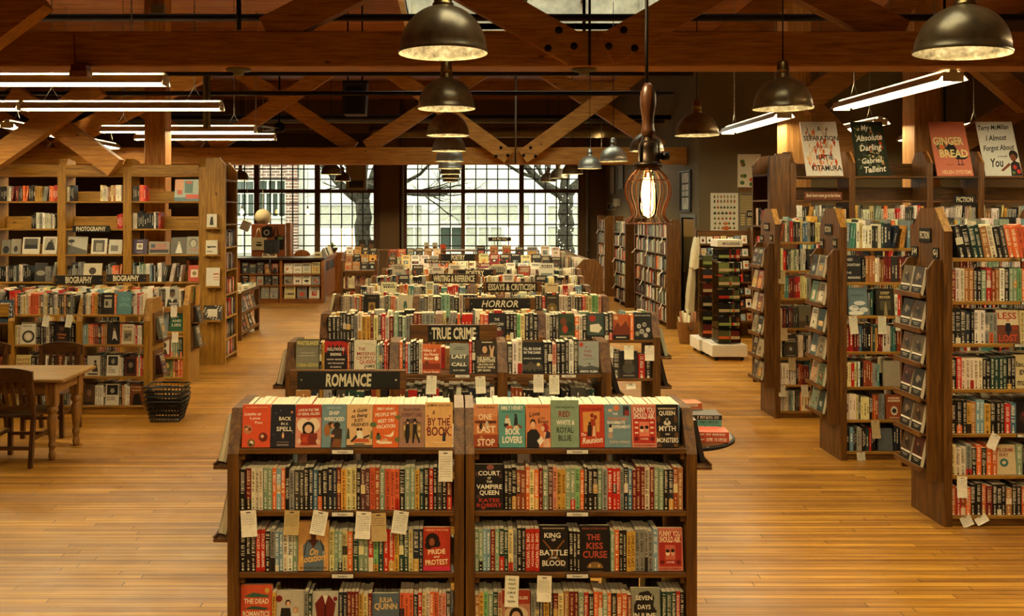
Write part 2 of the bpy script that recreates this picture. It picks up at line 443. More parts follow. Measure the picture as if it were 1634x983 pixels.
# cover designs: (text lines) and plain shapes, all in fractions of the cover
def cover(lines=(), shapes=(), rules=True):
    """lines: (text, x, z, height, ink, width, opts); shapes: ('r',x0,x1,z0,z1,c) ('d',x,z,rx,rz,c) ('p',[(x,z)..],c)"""
    def f(C, w, h, y0=0.0, M=None):
        k = 0
        for s in shapes:
            k += 1; y = y0 - .0003 - .00004 * k
            if s[0] == 'r':
                C.poly([((s[1] - .5) * w, s[3] * h), ((s[2] - .5) * w, s[3] * h), ((s[2] - .5) * w, s[4] * h), ((s[1] - .5) * w, s[4] * h)], y, s[5], 0, M)
            elif s[0] == 'd': C.disc((s[1] - .5) * w, s[2] * h, s[3] * w, s[4] * h, y, s[5], 16, 0, M)
            else: C.poly([((a - .5) * w, b * h) for a, b in s[1]], y, s[2], 0, M)
        for l in lines:
            o = l[6] if len(l) > 6 else {}
            C.text(l[0], (l[1] - .5) * w, y0 - .0003 - .00004 * (k + 2), l[2] * h, l[3] * h, l[4], 0, M, width=(l[5] * w if l[5] else None), **o)
    return f
def rnd_cover(ink, seed=None):
    """plain unreadable cover: title bars, a picture block, an author bar"""
    q = random.Random(seed if seed is not None else R.random())
    cols = ['d8cfb8', '2a2622', 'b8442a', '7a8a84', 'c99a44', '4a3a30', '9aa8a4']
    def f(C, w, h, y0=0.0, M=None):
        y = y0 - .0004
        sh = []
        st = q.random()
        if st < .55:
            x0 = q.uniform(.1, .3); z0 = q.uniform(.12, .3); z1 = q.uniform(.45, .62)
            c = q.choice(cols); sh.append(('r', x0, 1 - x0, z0, z1, c))
            for _ in range(5):
                x = q.uniform(x0 + .08, .92 - x0); z = q.uniform(z0 + .05, z1 - .05)
                sh.append(('d', x, z, q.uniform(.04, .1), q.uniform(.03, .07), q.choice(cols)))
        elif st < .8:
            sh.append(('d', .5, q.uniform(.3, .45), q.uniform(.18, .3), q.uniform(.12, .2), q.choice(cols)))
            sh.append(('d', .5, q.uniform(.3, .45), q.uniform(.06, .14), q.uniform(.05, .1), q.choice(cols)))
        else:
            for _ in range(7): sh.append(('d', q.uniform(.1, .9), q.uniform(.1, .6), q.uniform(.03, .12), q.uniform(.02, .08), q.choice(cols)))
        z = .9
        for ln in range(q.choice((1, 2, 2, 3))):
            hh = q.uniform(.05, .09); x = q.uniform(.1, .2)
            while x < .84:
                l = q.uniform(.05, .13); sh.append(('r', x, min(x + l, .88), z - hh, z, ink)); x += l + .035
            z -= hh + .03
        x = .2
        while x < .75:
            l = q.uniform(.04, .1); sh.append(('r', x, x + l, .05, .085, ink)); x += l + .025
        cover((), sh)(C, w, h, y0, M)
    return f

STUFF = MB()      # everything past the individually built books
def stuff_book(M, w, h, d, col, ink, hard=False):
    M = T(0, 0, .0008) @ M
    book_boxes(STUFF, None, M, w, h, d, col, hard)
    t = .0024 if hard else .001
    STUFF.box(t, w - t, t, d - .003, .003, h - .003, None, 1, M)
    spine_marks(STUFF, M, w, h, ink, False)
MIX = 'kkkkddwwwWWWWsssnnrroRRGgbBzyccmut'
MIXL = 'wwwWWWWWccssbgkkdrozy'
MIXD = 'kkkkkddddnnRRGzuwWsrob'
def stuff_row(M, L, hmin=.19, hmax=.24, dep=.14, mix=MIX, fill=1.0, hard=False, lean=True, wmin=.014, wmax=.036, stack=.0):
    x = .002; runs = 0
    end = L * fill
    while x < end - wmax:
        c = R.choice(mix); n = R.choice((1, 1, 1, 2, 2, 3)) ; w = R.uniform(wmin, wmax); h = R.uniform(hmin, hmax)
        col = jit(PAL[c][1], .2)
        th = R.choice((0, 0, 0, 0, R.uniform(3, 12))) if lean else 0
        for _ in range(n):
            ww = w / max(.9, math.cos(math.radians(th)))
            if x + ww + (h * math.sin(math.radians(th)) if th else 0) > L: break
            off = R.uniform(0, .018)
            stuff_book(M @ T(x, off, w * math.sin(math.radians(th))) @ RY(th), w, h, dep, col, INK[c], hard)
            x += ww + .0006
        if th: x += h * math.sin(math.radians(th)) + .002

def lean_M(x, y, z, deg, t): return T(x, y, z + t * math.sin(math.radians(deg))) @ RX(-deg)
CN = lambda c: PAL[c][0]
def spine_row(where, group, spec, M, L, hmin, hmax, dep, name, hard=False, faces=None, side='left', lean=0, gaps=.0006):
    """spec: tokens; a letter = a spine-out book, digit = face-out book from faces, uppercase per PAL; '_' = gap.
       books become objects of their own; where = phrase that names the shelf"""
    toks = []
    for t in spec:
        toks.append(t)
    wt = []
    for t in toks:
        if t.isdigit(): wt.append(('f', faces[int(t)]['w'] + .004))
        elif t == '_': wt.append(('g', .03))
        else: wt.append(('s', R.uniform(.8, 1.2)))
    fixed = sum(w for k, w in wt if k != 's'); ssum = sum(w for k, w in wt if k == 's')
    u = (L - fixed - .004) / max(ssum, 1)
    x = .002; n = 0; prev = None; ph = 0
    for t, (k, w) in zip(toks, wt):
        if k == 'g': x += w; continue
        if k == 'f':
            fb = faces[int(t)]
            if fb.get('lean', True): mm = M @ lean_M(x + fb['w'] / 2, .004, .0006, 6, fb.get('t', .022))
            else: mm = M @ T(x + fb['w'] / 2, .002, .0006)
            face_book(fb.get('name', 'display_book'), fb['label'], 'book', fb.get('group', 'books shown face out'), mm, fb['w'], fb['h'], fb.get('t', .022), lin(fb['col']), fb.get('art'), fb.get('hard', False))
            x += w; continue
        w *= u
        if t == prev and R.random() < .8: h = ph; w = min(w, pw)
        else: h = R.uniform(hmin, hmax)
        prev, ph, pw = t, h, w
        lab = f"{CN(t)} spine, {ORD[n]} from the {side}, {where}"
        col = jit(PAL[t][1]); off = R.uniform(0, .01)
        rr = R.random()
        band = (jit(PAL[R.choice('wkyro')][1]), .0, R.uniform(.15, .35)) if rr < .12 else ((jit(PAL[R.choice('wcyn')][1]), .4, .62) if rr < .2 else None)
        th = lean
        mm = M @ T(x, off, .0006) if not th else M @ T(x, off, .0006) @ RY(th)
        spine_book(name, lab, 'book', group, mm, w - gaps, h, min(dep, R.uniform(.92, 1) * dep), col, lin(INK[t]), hard, TEXTS.get((where, n)), band)
        x += w / (math.cos(math.radians(th)) if th else 1); n += 1
TEXTS = {}
# ------------------------------------------------------------------ the setting
XL, XR, YB, YF, ZC = -12.0, 10.0, 28.5, -3.5, 5.75
WX, WY = 4.8, 17.7          # outer corner of the paint wall
def wallbox(name, x0, x1, y0, y1, z0, z1, m):
    return struct(MB().box(x0, x1, y0, y1, z0, z1).build(name, m))
wallbox('floor', XL, XR, YF, YB, -.1, 0, M_FLOOR)
wallbox('wall_left', XL - .2, XL, YF, YB, 0, ZC, M_DARKWALL2)
wallbox('wall_right', XR, XR + .2, YF, WY, 0, ZC, M_DARKWALL2)
wallbox('wall_front', XL - .2, XR + .2, YF - .2, YF, 0, ZC, M_DARKWALL2)
wallbox('wall_alcove', WX + .001, XR + .2, WY, WY + .2, 0, ZC, M_DARKWALL)
# side wall with a door opening
DY0, DY1, DZ = 17.95, 19.0, 2.12
w = MB()
w.box(WX, WX + .2, WY + .2, DY0, 0, ZC); w.box(WX, WX + .2, DY1, YB, 0, ZC); w.box(WX, WX + .2, DY0, DY1, DZ, ZC)
w.box(WX, WX + .001, WY, WY + .2, 0, ZC)
struct(w.build('wall_side', M_DARKWALL))
d = MB(); d.box(WX + .02, WX + .07, DY0 + .03, DY1 - .03, 0.01, DZ - .03)
dr = struct(d.build('door_1', plain('ochre_door', '8a6a30', .5, 0, .4, .1)))
fr = MB(); fr.box(WX - .02, WX + .12, DY0 - .07, DY0, 0, DZ + .07); fr.box(WX - .02, WX + .12, DY1, DY1 + .07, 0, DZ + .07); fr.box(WX - .02, WX + .12, DY0, DY1, DZ, DZ + .07)
o = fr.build('door_frame', plain('grey_door_frame', '5c5547', .5), dr)
k = MB(); k.lathe([(.0, -.03), (.03, -.02), (.03, .01), (.012, .02), (.012, .05)], 12, M=T(WX + .02, DY1 - .12, 1.0) @ RY(90)); k.build('door_knob', M_BRASS, dr)
wallbox('wall_closet', WX + .9, WX + 1.1, WY + .2, YB, 0, ZC, M_DARKWALL2)

# window wall
SW = F / YB
def wx(u): return Xp(u, YB)
ZS, ZT = 0.55, 4.25
Ztr0, Ztr1 = Zp(308, YB), Zp(302, YB)
banks = [(wx(338), wx(600)), (wx(645), wx(927))]
b = MB()
b.box(XL, WX + .2, YB, YB + .25, 0, ZS); b.box(XL, WX + .2, YB, YB + .25, ZT, ZC)
xs = [XL, banks[0][0], banks[0][1], banks[1][0], banks[1][1], WX + .2]
for i in (0, 2, 4): b.box(xs[i], xs[i + 1], YB, YB + .25, ZS, ZT)
struct(b.build('wall_back', M_DARKWALL2))
pil = MB(); pil.box(wx(607), wx(638), YB - .25, YB, 0, ZC); pil.box(wx(607), wx(637), YB - .27, YB - .25, Zp(338, YB), Zp(336, YB)); struct(pil.build('trim_1', M_DARKWALL2))
M_MUNTIN = plain('window_steel', '2b2318', .6, .2, .3)
M_POST = plain('window_post_brown', '55391f', .6, 0, .3, .15)
PP = 17.25 / SW
def window(name, x0, x1, posts):
    """posts: list of (u0,u1) of the wide uprights inside the bank"""
    fr = MB()
    fr.box(x0, x0 + .08, YB + .02, YB + .2, ZS, ZT); fr.box(x1 - .08, x1, YB + .02, YB + .2, ZS, ZT)
    fr.box(x0 + .08, x1 - .08, YB + .02, YB + .2, ZS, ZS + .08); fr.box(x0 + .08, x1 - .08, YB + .02, YB + .2, ZT - .08, ZT)
    edges = [x0 + .08]
    for a, c in posts:
        fr.box(a, c, YB + .0, YB + .2, ZS + .08, ZT - .08); edges += [a, c]
    edges.append(x1 - .08)
    root = struct(fr.build(name, M_POST))
    mu = MB(); tr = MB()
    for i in range(0, len(edges), 2):
        a, c = edges[i], edges[i + 1]
        tr.box(a, c, YB + .0, YB + .2, Ztr0, Ztr1)
        n = max(1, round((c - a) / PP))
        for j in range(1, n):
            x = a + (c - a) * j / n
            mu.box(x - .018, x + .018, YB + .06, YB + .1, ZS + .08, Ztr0); mu.box(x - .018, x + .018, YB + .06, YB + .1, Ztr1, ZT - .08)
        z = Ztr0 - 16.9 / SW
        while z > ZS + .15: mu.box(a, c, YB + .061, YB + .099, z - .017, z + .017); z -= 16.9 / SW
        z = Ztr1 + 16.2 / SW
        while z < ZT - .15: mu.box(a, c, YB + .061, YB + .099, z - .017, z + .017); z += 16.2 / SW
    mu.build('muntin_grid', M_MUNTIN, root); tr.build('transom_bar', M_POST, root)
    g = MB(); g.box(x0 + .08, x1 - .08, YB + .076, YB + .082, ZS + .08, ZT - .08); g.build('glass_pane', M_GLASS, root)
    return root
pw = 7.6 / SW
lp = [(wx(502), wx(510)), (wx(405), wx(413))]
window('window_1', banks[0][0], banks[0][1], sorted(lp))
window('window_2', banks[1][0], banks[1][1], [(wx(736), wx(742)), (wx(829), wx(836))])

# ceiling with a skylight well, plus an unseen one added for near light
SKS = [(-.8, 3.6, 14.4, 17.5), (-.2, 2.6, 3.5, 5.5)]
c = MB(); ys = YF
for a, b_, y0, y1 in sorted(SKS, key=lambda k: k[2]):
    c.box(XL, XR, ys, y0, ZC, ZC + .12); c.box(XL, a, y0, y1, ZC, ZC + .12); c.box(b_, XR, y0, y1, ZC, ZC + .12); ys = y1
c.box(XL, XR, ys, YB, ZC, ZC + .12); struct(c.build('ceiling', M_CEIL))
hh = ZC + .6; M_PEEL = plain('peeling_white_boards', 'e0d6ba', .8, 0, .2, .35, 3)
for n_, SK in enumerate(SKS):
    s = MB(); s.box(SK[0] - .1, SK[0], SK[2], SK[3], ZC - .02, hh); s.box(SK[1], SK[1] + .1, SK[2], SK[3], ZC - .02, hh)
    s.box(SK[0] - .1, SK[1] + .1, SK[2] - .1, SK[2], ZC - .02, hh); s.box(SK[0] - .1, SK[1] + .1, SK[3], SK[3] + .1, ZC - .02, hh)
    sky = struct(s.build('window_%d' % (n_ + 3), M_PEEL))  # the second of these is the added skylight
    g = MB(); g.box(SK[0] - .1, SK[1] + .1, SK[2] - .1, SK[3] + .1, hh, hh + .02); g.build('skylight_pane', M_GLASS, sky)
    g = MB()
    for i in range(1, 4): x = SK[0] + (SK[1] - SK[0]) * i / 4; g.box(x - .03, x + .03, SK[2], SK[3], hh - .08, hh)
    g.build('glazing_bar', M_POST, sky)
# ceiling purlins (long timbers under the deck)
for i, y in enumerate((3.2, 6.0, 11.4, 18.0, 21.0, 24.6)):
    struct(MB().bbox(XL, XR if y < WY else WX, y - .1, y + .1, ZC - .28, ZC, .01).build('trim_%d' % (i + 2), MW['firx']))

# outside: street, buildings, trees
struct(MB().box(-30, 30, YB + .3, 70, -.6, -.35).build('street', plain('grey_paving', '8c8a82', .8, 0, .2, .1)))
EY = 42.0; ES = F / EY
def ex(u): return Xp(u, EY)
def ez(v): return Zp(v, EY)
M_FAC = plain('pale_facade', 'c6c2b6', .8, 0, .2, .06, 1.5)
def brick_mat():
    m, nt, b = mat('red_brick')
    br = nt.nodes.new('ShaderNodeTexBrick'); mp = nt.nodes.new('ShaderNodeMapping'); tc = nt.nodes.new('ShaderNodeTexCoord')
    mp.inputs['Rotation'].default_value = (PI / 2, 0, 0); link(nt, tc.outputs['Object'], mp.inputs[0]); link(nt, mp.outputs[0], br.inputs['Vector'])
    br.inputs['Scale'].default_value = 1; br.inputs['Brick Width'].default_value = .42; br.inputs['Row Height'].default_value = .14; br.inputs['Mortar Size'].default_value = .018
    br.inputs['Color1'].default_value = (*lin('7a584a'), 1); br.inputs['Color2'].default_value = (*lin('664a40'), 1); br.inputs['Mortar'].default_value = (*lin('b8ac98'), 1)
    link(nt, br.outputs[0], b.inputs['Base Color']); b.inputs['Roughness'].default_value = .85; return m
M_BRICK = brick_mat()
M_WINDARK = plain('dark_window', '3a4238', .15, 0, .6)
M_WINPALE = plain('curtained_window', 'a9a695', .3, 0, .5, .15)
M_LITWIN = emit_mat('lit_shop_window', 'ffd9a0', 5.0)
def facade(label, x0, x1, wins, mwall, y=EY, extra=None, ztop=16):
    root = empty('street_building', ((x0 + x1) / 2, y, -.35), label, 'building', None)
    MB().box(x0, x1, y, y + 6, -.35, ztop).build('facade_wall', mwall, root)
    for (u0, u1, v0, v1, m, n) in wins:
        f = MB(); a, c, t, bt = ex(u0), ex(u1), ez(v0), ez(v1)
        f.box(a - .08, c + .08, y - .1, y, t, t + .1); f.box(a - .08, c + .08, y - .14, y, bt - .1, bt)
        f.box(a - .08, a, y - .1, y, bt, t); f.box(c, c + .08, y - .1, y, bt, t)
        for i in range(1, n): xx = a + (c - a) * i / n; f.box(xx - .04, xx + .04, y - .08, y, bt, t)
        wf = f.build('shop_window', M_FAC, root)
        MB().box(a, c, y - .03, y - .005, bt, t).build('window_pane', m, wf)
    if extra: extra(root)
    return root
facade('white building front across the street with wide shop windows', ex(477), ex(990), [
    (510, 596, 328, 358, M_WINPALE, 5), (649, 673, 328, 354, M_WINPALE, 2), (703, 736, 328, 353, M_WINPALE, 2), (744, 844, 328, 353, M_WINPALE, 6), (874, 925, 329, 353, M_WINPALE, 3),
    (510, 590, 364, 402, M_LITWIN, 4), (649, 673, 363, 402, M_WINPALE, 2), (703, 736, 363, 402, M_WINDARK, 2), (744, 800, 363, 402, M_WINPALE, 3), (806, 826, 363, 402, M_LITWIN, 1), (874, 890, 362, 402, M_WINPALE, 1), (905, 925, 362, 402, M_WINPALE, 1)], M_FAC)
def brickp(root):
    MB().box(ex(459), ex(476.5), EY - .5, EY, -.35, 16).build('brick_pier', M_BRICK, root)
    MB().box(ex(300), ex(476.5), EY - .25, EY, ez(284), ez(262)).build('brick_band', M_BRICK, root)
facade('brick trimmed building with dark paired windows across the street', ex(290), ex(476.8), [
    (377, 405, 290, 303, M_WINDARK, 2), (414, 455, 289, 303, M_WINDARK, 3), (376, 405, 310, 345, M_WINDARK, 3), (414, 455, 309, 345, M_WINDARK, 4), (376, 400, 362, 400, M_WINPALE, 2), (414, 455, 362, 400, M_WINPALE, 3)], M_FAC, extra=brickp)
M_BARK = plain('mottled_bark', '3a352a', .9, 0, .2, .75, 9)
M_FAIRY = emit_mat('fairy_light', 'ffe9b8', 14)
TY = 34.0
def tree(u, vb, label, forks, lights=0, seed=1, r0=.2):
    q = random.Random(seed)
    P = lambda a, v, dy=0: Vector((Xp(a, TY), TY + dy, Zp(v, TY)))
    base = P(u, 0); base.z = -.35
    root = empty('street_tree', base, label, 'tree', 'trees outside the windows')
    t = MB(); fv = forks[0]
    n = 9
    pts = [Vector((base.x + q.uniform(-.05, .05), TY, base.z + (fv[1] - base.z) * i / n)) for i in range(n + 1)]
    t.tube(pts, [.36 - .10 * i / n + q.uniform(-.02, .02) for i in range(n + 1)], 12)
    t.build('trunk', M_BARK, root)
    br = MB()
    def grow(p, d, r, l, lev):
        pts = [p]; rr = [r]
        for i in range(5):
            d = (d + Vector((q.uniform(-.28, .28), q.uniform(-.25, .25), q.uniform(-.12, .25)))).normalized()
            p = p + d * l / 5; pts.append(p); rr.append(r * (1 - .1 * (i + 1)))
        br.tube(pts, rr, 6 if lev < 2 else 3)
        if lev < 4:
            for i in range(4 if lev < 3 else 3):
                k = q.randint(2, 5)
                dd = (d + Vector((q.uniform(-1, 1), q.uniform(-.7, .7), q.uniform(-.45, .6)))).normalized()
                grow(pts[k], dd, rr[k] * .58, l * .68, lev + 1)
    top = pts[-1]
    for dx, dz in fv[2]: grow(top - Vector((0, 0, .12)), Vector((dx, q.uniform(-.2, .2), dz)).normalized(), r0, 2.3, 0)
    br.build('branches', M_BARK, root)['kind'] = 'stuff'
    if lights:
        m = MB()
        for i in range(lights):
            a = q.uniform(0, 2 * PI); z = q.uniform(base.z + .4, fv[1] + .3)
            m.lathe([(.0, -.012), (.012, 0), (0, .012)], 5, M=T(base.x + .38 * math.cos(a), TY + .38 * math.sin(a), z))
        m.build('fairy_lights', M_FAIRY, root)['kind'] = 'stuff'
tree(580, 0, 'bare street tree with forked mottled trunk outside the first window bank', [(0, Zp(318, TY), [(-.9, .7), (.55, .8), (-.2, 1)])], 0, 3)
tree(903, 0, 'bare street tree wrapped in fairy lights outside the window corner', [(0, Zp(312, TY), [(-.8, .5), (.6, .8), (0, 1)])], 120, 8)
tree(620, 0, 'bare street tree spreading thin branches behind the brown pier', [(0, Zp(300, TY), [(.95, .12), (.9, .45), (.5, .8), (-.8, .3), (.98, -.05), (-.95, .1)])], 0, 5, .085)
# ------------------------------------------------------------------ timber roof frames, posts, pipes
Y1, Y2 = 8.5, 18.5
def truss(name, label, yc, zb, hb, x0, x1, xc, pitch, rise, thick, n0, n1, front=()):
    """bottom chord with crossed braces; yc = front face of the chord"""
    root = empty('roof_truss', (xc, yc + thick / 2, zb), label, 'roof truss')
    ch = MB(); ch.bbox(x0, x1, yc, yc + thick, zb, zb + hb, .012); ch.build('bottom_chord', MW['firx'], root)
    zt = zb + hb + rise
    ch = MB(); ch.bbox(x0, x1, yc + .02, yc + thick - .02, zt, zt + hb * .8, .012); ch.build('top_chord', MW['firx'], root)
    bw = .30
    for i in range(n0, n1):
        a, b = xc + i * pitch, xc + (i + 1) * pitch
        za = zb + hb * .32 if i in front or i + 1 in front else zb + hb
        # rising to the right sits in front, rising to the left behind
        g = .03 if i == 0 or i == -1 else 0
        m = MB()
        yq = yc - .06 if i == 0 else yc + .11
        m.beam((a + .14, yq, zb + (hb * .42 if i == 0 else hb + .0)), (b, yq, zt), .12 if i == 0 else .15, bw, up=(0, 0, 1), over=.0); m.build('brace', MW['firx'], root)
        m = MB()
        yq = yc - .06 if i == -1 else yc + .26
        m.beam((b - .14, yq, zb + (hb * .42 if i == -1 else hb + .0)), (a, yq, zt), .12 if i == -1 else .15, bw, up=(0, 0, 1)); m.build('brace', MW['firx'], root)
    r = MB()
    r.tube([(xc, yc - .02, zb + hb * .02), (xc, yc - .02, zb + hb + rise)], .012, 6); r.build('tie_rod', M_IRON, root)
    for sx in (-1, 1):
        for dx, dz in ((.16, .12), (.40, .10), (.30, .27)):
            m = MB(); m.lathe([(.034, 0), (.034, .006), (.018, .008), (.018, .022), (0, .024)], 10, M=T(xc + sx * dx, yc - .12, zb + hb * .15 + dz * hb / .335) @ RX(90)); m.build('bolt', M_IRON, root)
    return root
zb1 = Zp(106, Y1); zb2 = Zp(262, Y2)
truss('a', 'large fir roof truss with bolted V braces spanning above the romance shelves', Y1, zb1, .33, XL, XR, 1.28, 3.17, 1.55, .34, -1, 1)
truss('b', 'second fir roof truss whose low chord crosses above the shop windows', Y2, zb2, .345, XL, WX - .01, 1.28, 3.17, 2.0, .3, -4, 1)

def post(u, Y, w, z1, label, m, d=None):
    root = empty('timber_post', (Xp(u, Y), Y, 0), label, 'post', None)
    MB().bbox(Xp(u, Y) - w / 2, Xp(u, Y) + w / 2, Y - w / 2, Y + w / 2, 0, z1, .015).build('post_shaft', m, root)
    return root
p = post(252, 14.05, .32, ZC, 'square fir post rising behind the photography bookcase', MW['firz'])
MB().bbox(Xp(241, 13.8), Xp(262, 13.8), 13.77, 13.888, Zp(22, 13.8), Zp(7, 13.8)).build('junction_box', M_GREYM, p)
p = post(1267, 13.0, .36, ZC, 'pale square post behind the white novel poster', MW['palez'])
p = post(1470, 13.0, .37, ZC, 'pale square post behind the pink poster', MW['palez'])
m = MB(); m.tube([(Xp(1494, 13), 12.78, 3.0), (Xp(1494, 13), 12.78, ZC)], .02, 6); m.build('conduit', M_IRON, p)
def brace(label, a, b, w, Y, m=None, d=.2):
    root = empty('timber_brace', (Xp(a[0], Y), Y, Zp(a[1], Y)), label, 'brace', None)
    MB().beam((Xp(a[0], Y), Y, Zp(a[1], Y)), (Xp(b[0], Y), Y, Zp(b[1], Y)), d, w, up=(0, 0, 1)).build('brace_bar', m or MW['palex'], root)
brace('pale brace running up from the post beside the white novel poster', (1278, 168), (1372, 100), .33, 12.75)
brace('pale brace running down from the post behind the white novel poster', (1278, 160), (1376, 262), .33, 13.2)
brace('pale brace running down to the post behind the pink poster', (1640, 165), (1470, 262), .3, 13.25)
brace('pale brace climbing beyond the big lamp above the novel posters', (1640, 168), (1560, 100), .28, 12.9)
brace('pale short brace above the chord near the post top', (1478, -40), (1420, 30), .3, 12.6)
brace('fir brace falling from the roof towards the pale posts', (1120, 90), (1262, -20), .33, 11.4, MW['firx'])
brace('thick fir brace leaning left above the photography bookcase', (-20, 262), (158, 138), .29, 12.9, MW['firx'])
brace('thick fir brace leaning right above the photography bookcase', (20, 150), (186, 268), .29, 13.25, MW['firx'])
brace('long fir brace rising behind the twin hanging tube lights', (110, 220), (330, 112), .34, 16.4, MW['firx'])
brace('fir brace at the upper corner above the long beam', (-30, 55), (60, -12), .32, 7.6, MW['firx'])

def pipe(name, label, cat, pts, r, m, n=8, **k):
    mb = MB(); mb.tube(pts, r, n); o = mb.build(name, m); return tag(o, label, cat, **k)
M_PIPE = plain('dark_iron_pipe', '1d130c', .55, .5, .3)
pipe('sprinkler_pipe', 'dark sprinkler pipe crossing high above the long beam', 'pipe', [(XL, 11.0, Zp(28, 11)), (XR, 11.0, Zp(28, 11))], .045, M_PIPE)
pipe('sprinkler_pipe', 'dark sprinkler pipe running just under the long beam', 'pipe', [(Xp(262, 9.6), 9.6, Zp(116, 9.6)), (Xp(1105, 9.6), 9.6, Zp(116, 9.6))], .035, M_PIPE)
pipe('sprinkler_pipe', 'dark pipe above the hanging speaker and lamps', 'pipe', [(XL, 13.6, Zp(149, 13.6)), (Xp(1075, 13.6), 13.6, Zp(149, 13.6))], .035, M_PIPE)
pipe('sprinkler_pipe', 'thin dark pipe low behind the truss cross braces', 'pipe', [(XL, 20.0, Zp(187, 20)), (WX, 20.0, Zp(187, 20))], .05, M_PIPE)
pipe('heating_pipe', 'pale thin pipe just above the round duct', 'pipe', [(XL, 20.6, Zp(194, 20.6)), (WX, 20.6, Zp(194, 20.6))], .04, M_GREYM)
d = MB(); Yd = 22.0
xa, xb = Xp(590, Yd), WX - .05; n = 46
pts = []; rr = []
for i in range(n * 2 + 1): pts.append((xa + (xb - xa) * i / (n * 2), Yd, Zp(211, Yd))); rr.append(.14 if i % 2 else .132)
d.tube(pts, rr, 16); tag(d.build('round_duct', plain('galvanised_duct', '6b5a3a', .45, .7, .4, .3, 4)), 'ribbed round metal air duct running above the far windows', 'duct')
d = MB(); d.bbox(Xp(345, 23), Xp(600, 23), 22.8, 23.6, Zp(238, 23), Zp(214, 23)); tag(d.build('square_duct', plain('dark_duct', '2d2318', .6, .3, .3)), 'dark square air duct above the checkout counter', 'duct')
for i, (u, v0, v1, Y, w_) in enumerate(((381, -10, 48, 10.8, .03), (823, 115, 238, 18.3, .018), (327, 118, 205, 13.5, .03), (333, 118, 205, 13.5, .03), (932, 0, 50, 11.2, .02))):
    tag(MB().tube([(Xp(u, Y), Y, Zp(v1, Y)), (Xp(u, Y), Y, min(ZC, Zp(v0, Y)))], w_, 6).build('hanger_rod', M_IRON if i in (0, 4) else M_GREYM),
        ['black drop rod above the beam near the tilted brace', 'thin grey tie rod hanging at the far truss V', 'grey conduit drop beside the fir post, first of two', 'grey conduit drop beside the fir post, second of two', 'black drop rod above the V of the large truss'][i], 'rod')
# white drain pipes by the window piers
for u, lab in ((642, 'white vertical drain pipe beside the brown pier between windows'), (937, 'white vertical drain pipe between the window and the paint wall')):
    mb = MB(); Y = YB - .12; mb.tube([(Xp(u, Y), Y, 0), (Xp(u, Y), Y, ZC)], .045, 10)
    for z in (1.0, 2.6, 4.0): mb.tube([(Xp(u, Y), Y, z), (Xp(u, Y), Y, z + .06)], .058, 10)
    tag(mb.build('drain_pipe', M_GREYM if u < 700 else M_GREYM), lab, 'pipe')
# hanging loudspeaker
Ys = 15.5; sp = empty('hanging_speaker', (Xp(567, Ys), Ys, Zp(160, Ys)), 'black loudspeaker hung from the roof beside the pendant row', 'speaker')
c = MB(); c.prism([(Xp(550, Ys), Zp(184, Ys)), (Xp(584, Ys), Zp(184, Ys)), (Xp(587, Ys), Zp(134, Ys)), (Xp(549, Ys), Zp(134, Ys))], 'y', Ys - .2, Ys + .2); c.build('cabinet', M_BLACKP, sp)
g = MB(); g.box(Xp(554, Ys), Xp(581, Ys), Ys - .215, Ys - .2, Zp(180, Ys), Zp(140, Ys)); g.build('grille', M_IRON, sp)
g = MB()
for u in (555, 578): g.tube([(Xp(u, Ys), Ys, Zp(134, Ys)), (Xp(u, Ys), Ys, ZC)], .014, 6)
g.bbox(Xp(547, Ys), Xp(588, Ys), Ys - .05, Ys + .05, Zp(134, Ys), Zp(129, Ys)); g.build('bracket', M_IRON, sp)
# beam-mounted sounder
Yk = Y1 - .08; s = empty('alarm_sounder', (Xp(128, Yk), Yk, Zp(116, Yk)), 'small red and cream alarm box under the long beam', 'alarm')
MB().bbox(Xp(116, Yk), Xp(140, Yk), Yk - .05, Yk + .075, Zp(113, Yk), Zp(104, Yk), .004).build('back_box', plain('dark_red_box', '5c1d12', .5), s)
MB().bbox(Xp(114, Yk), Xp(143, Yk), Yk - .06, Yk + .075, Zp(124, Yk), Zp(113.2, Yk), .008).build('horn_body', plain('amber_plastic', '8a5a22', .45), s)
m = MB(); m.tube([(Xp(115, Yk), Yk + .07, Zp(106, Yk)), (Xp(113, Yk), Yk + .07, Zp(52, Yk))], .006, 6); m.build('conduit', plain('red_cable', '6a1c10', .5), s)
for u, lab in ((379, 'flat round smoke detector under the beam near the tube lights'), (933, 'flat round smoke detector under the beam below the truss V')):
    m = MB(); m.lathe([(.12, 0), (.12, -.015), (.05, -.03), (.05, -.055), (0, -.06)], 16, M=T(Xp(u, 8.62), 8.66, zb1)); tag(m.build('smoke_detector', M_GREYM), lab, 'detector')
# ceiling fan
Yn = 19.4; fx, fz = Xp(446, Yn), Zp(205, Yn)
fan = empty('ceiling_fan', (fx, Yn, fz), 'dark three blade ceiling fan beyond the tube lights', 'fan')
MB().tube([(fx, Yn, fz + .12), (fx, Yn, ZC)], .02, 8).build('downrod', M_IRON, fan)
MB().lathe([(0, -.09), (.1, -.07), (.13, 0), (.1, .1), (.03, .14)], 16, cx=fx, cy=Yn, cz=fz).build('motor', M_IRON, fan)
for k in range(3):
    M = T(fx, Yn, fz - .01) @ RZ(8 + 120 * k) @ RX(9)
    mb = MB(); mb.bbox(.1, .72, -.065, .065, -.004, .004, .003, M=M); mb.build('fan_blade', M_GREYM, fan)

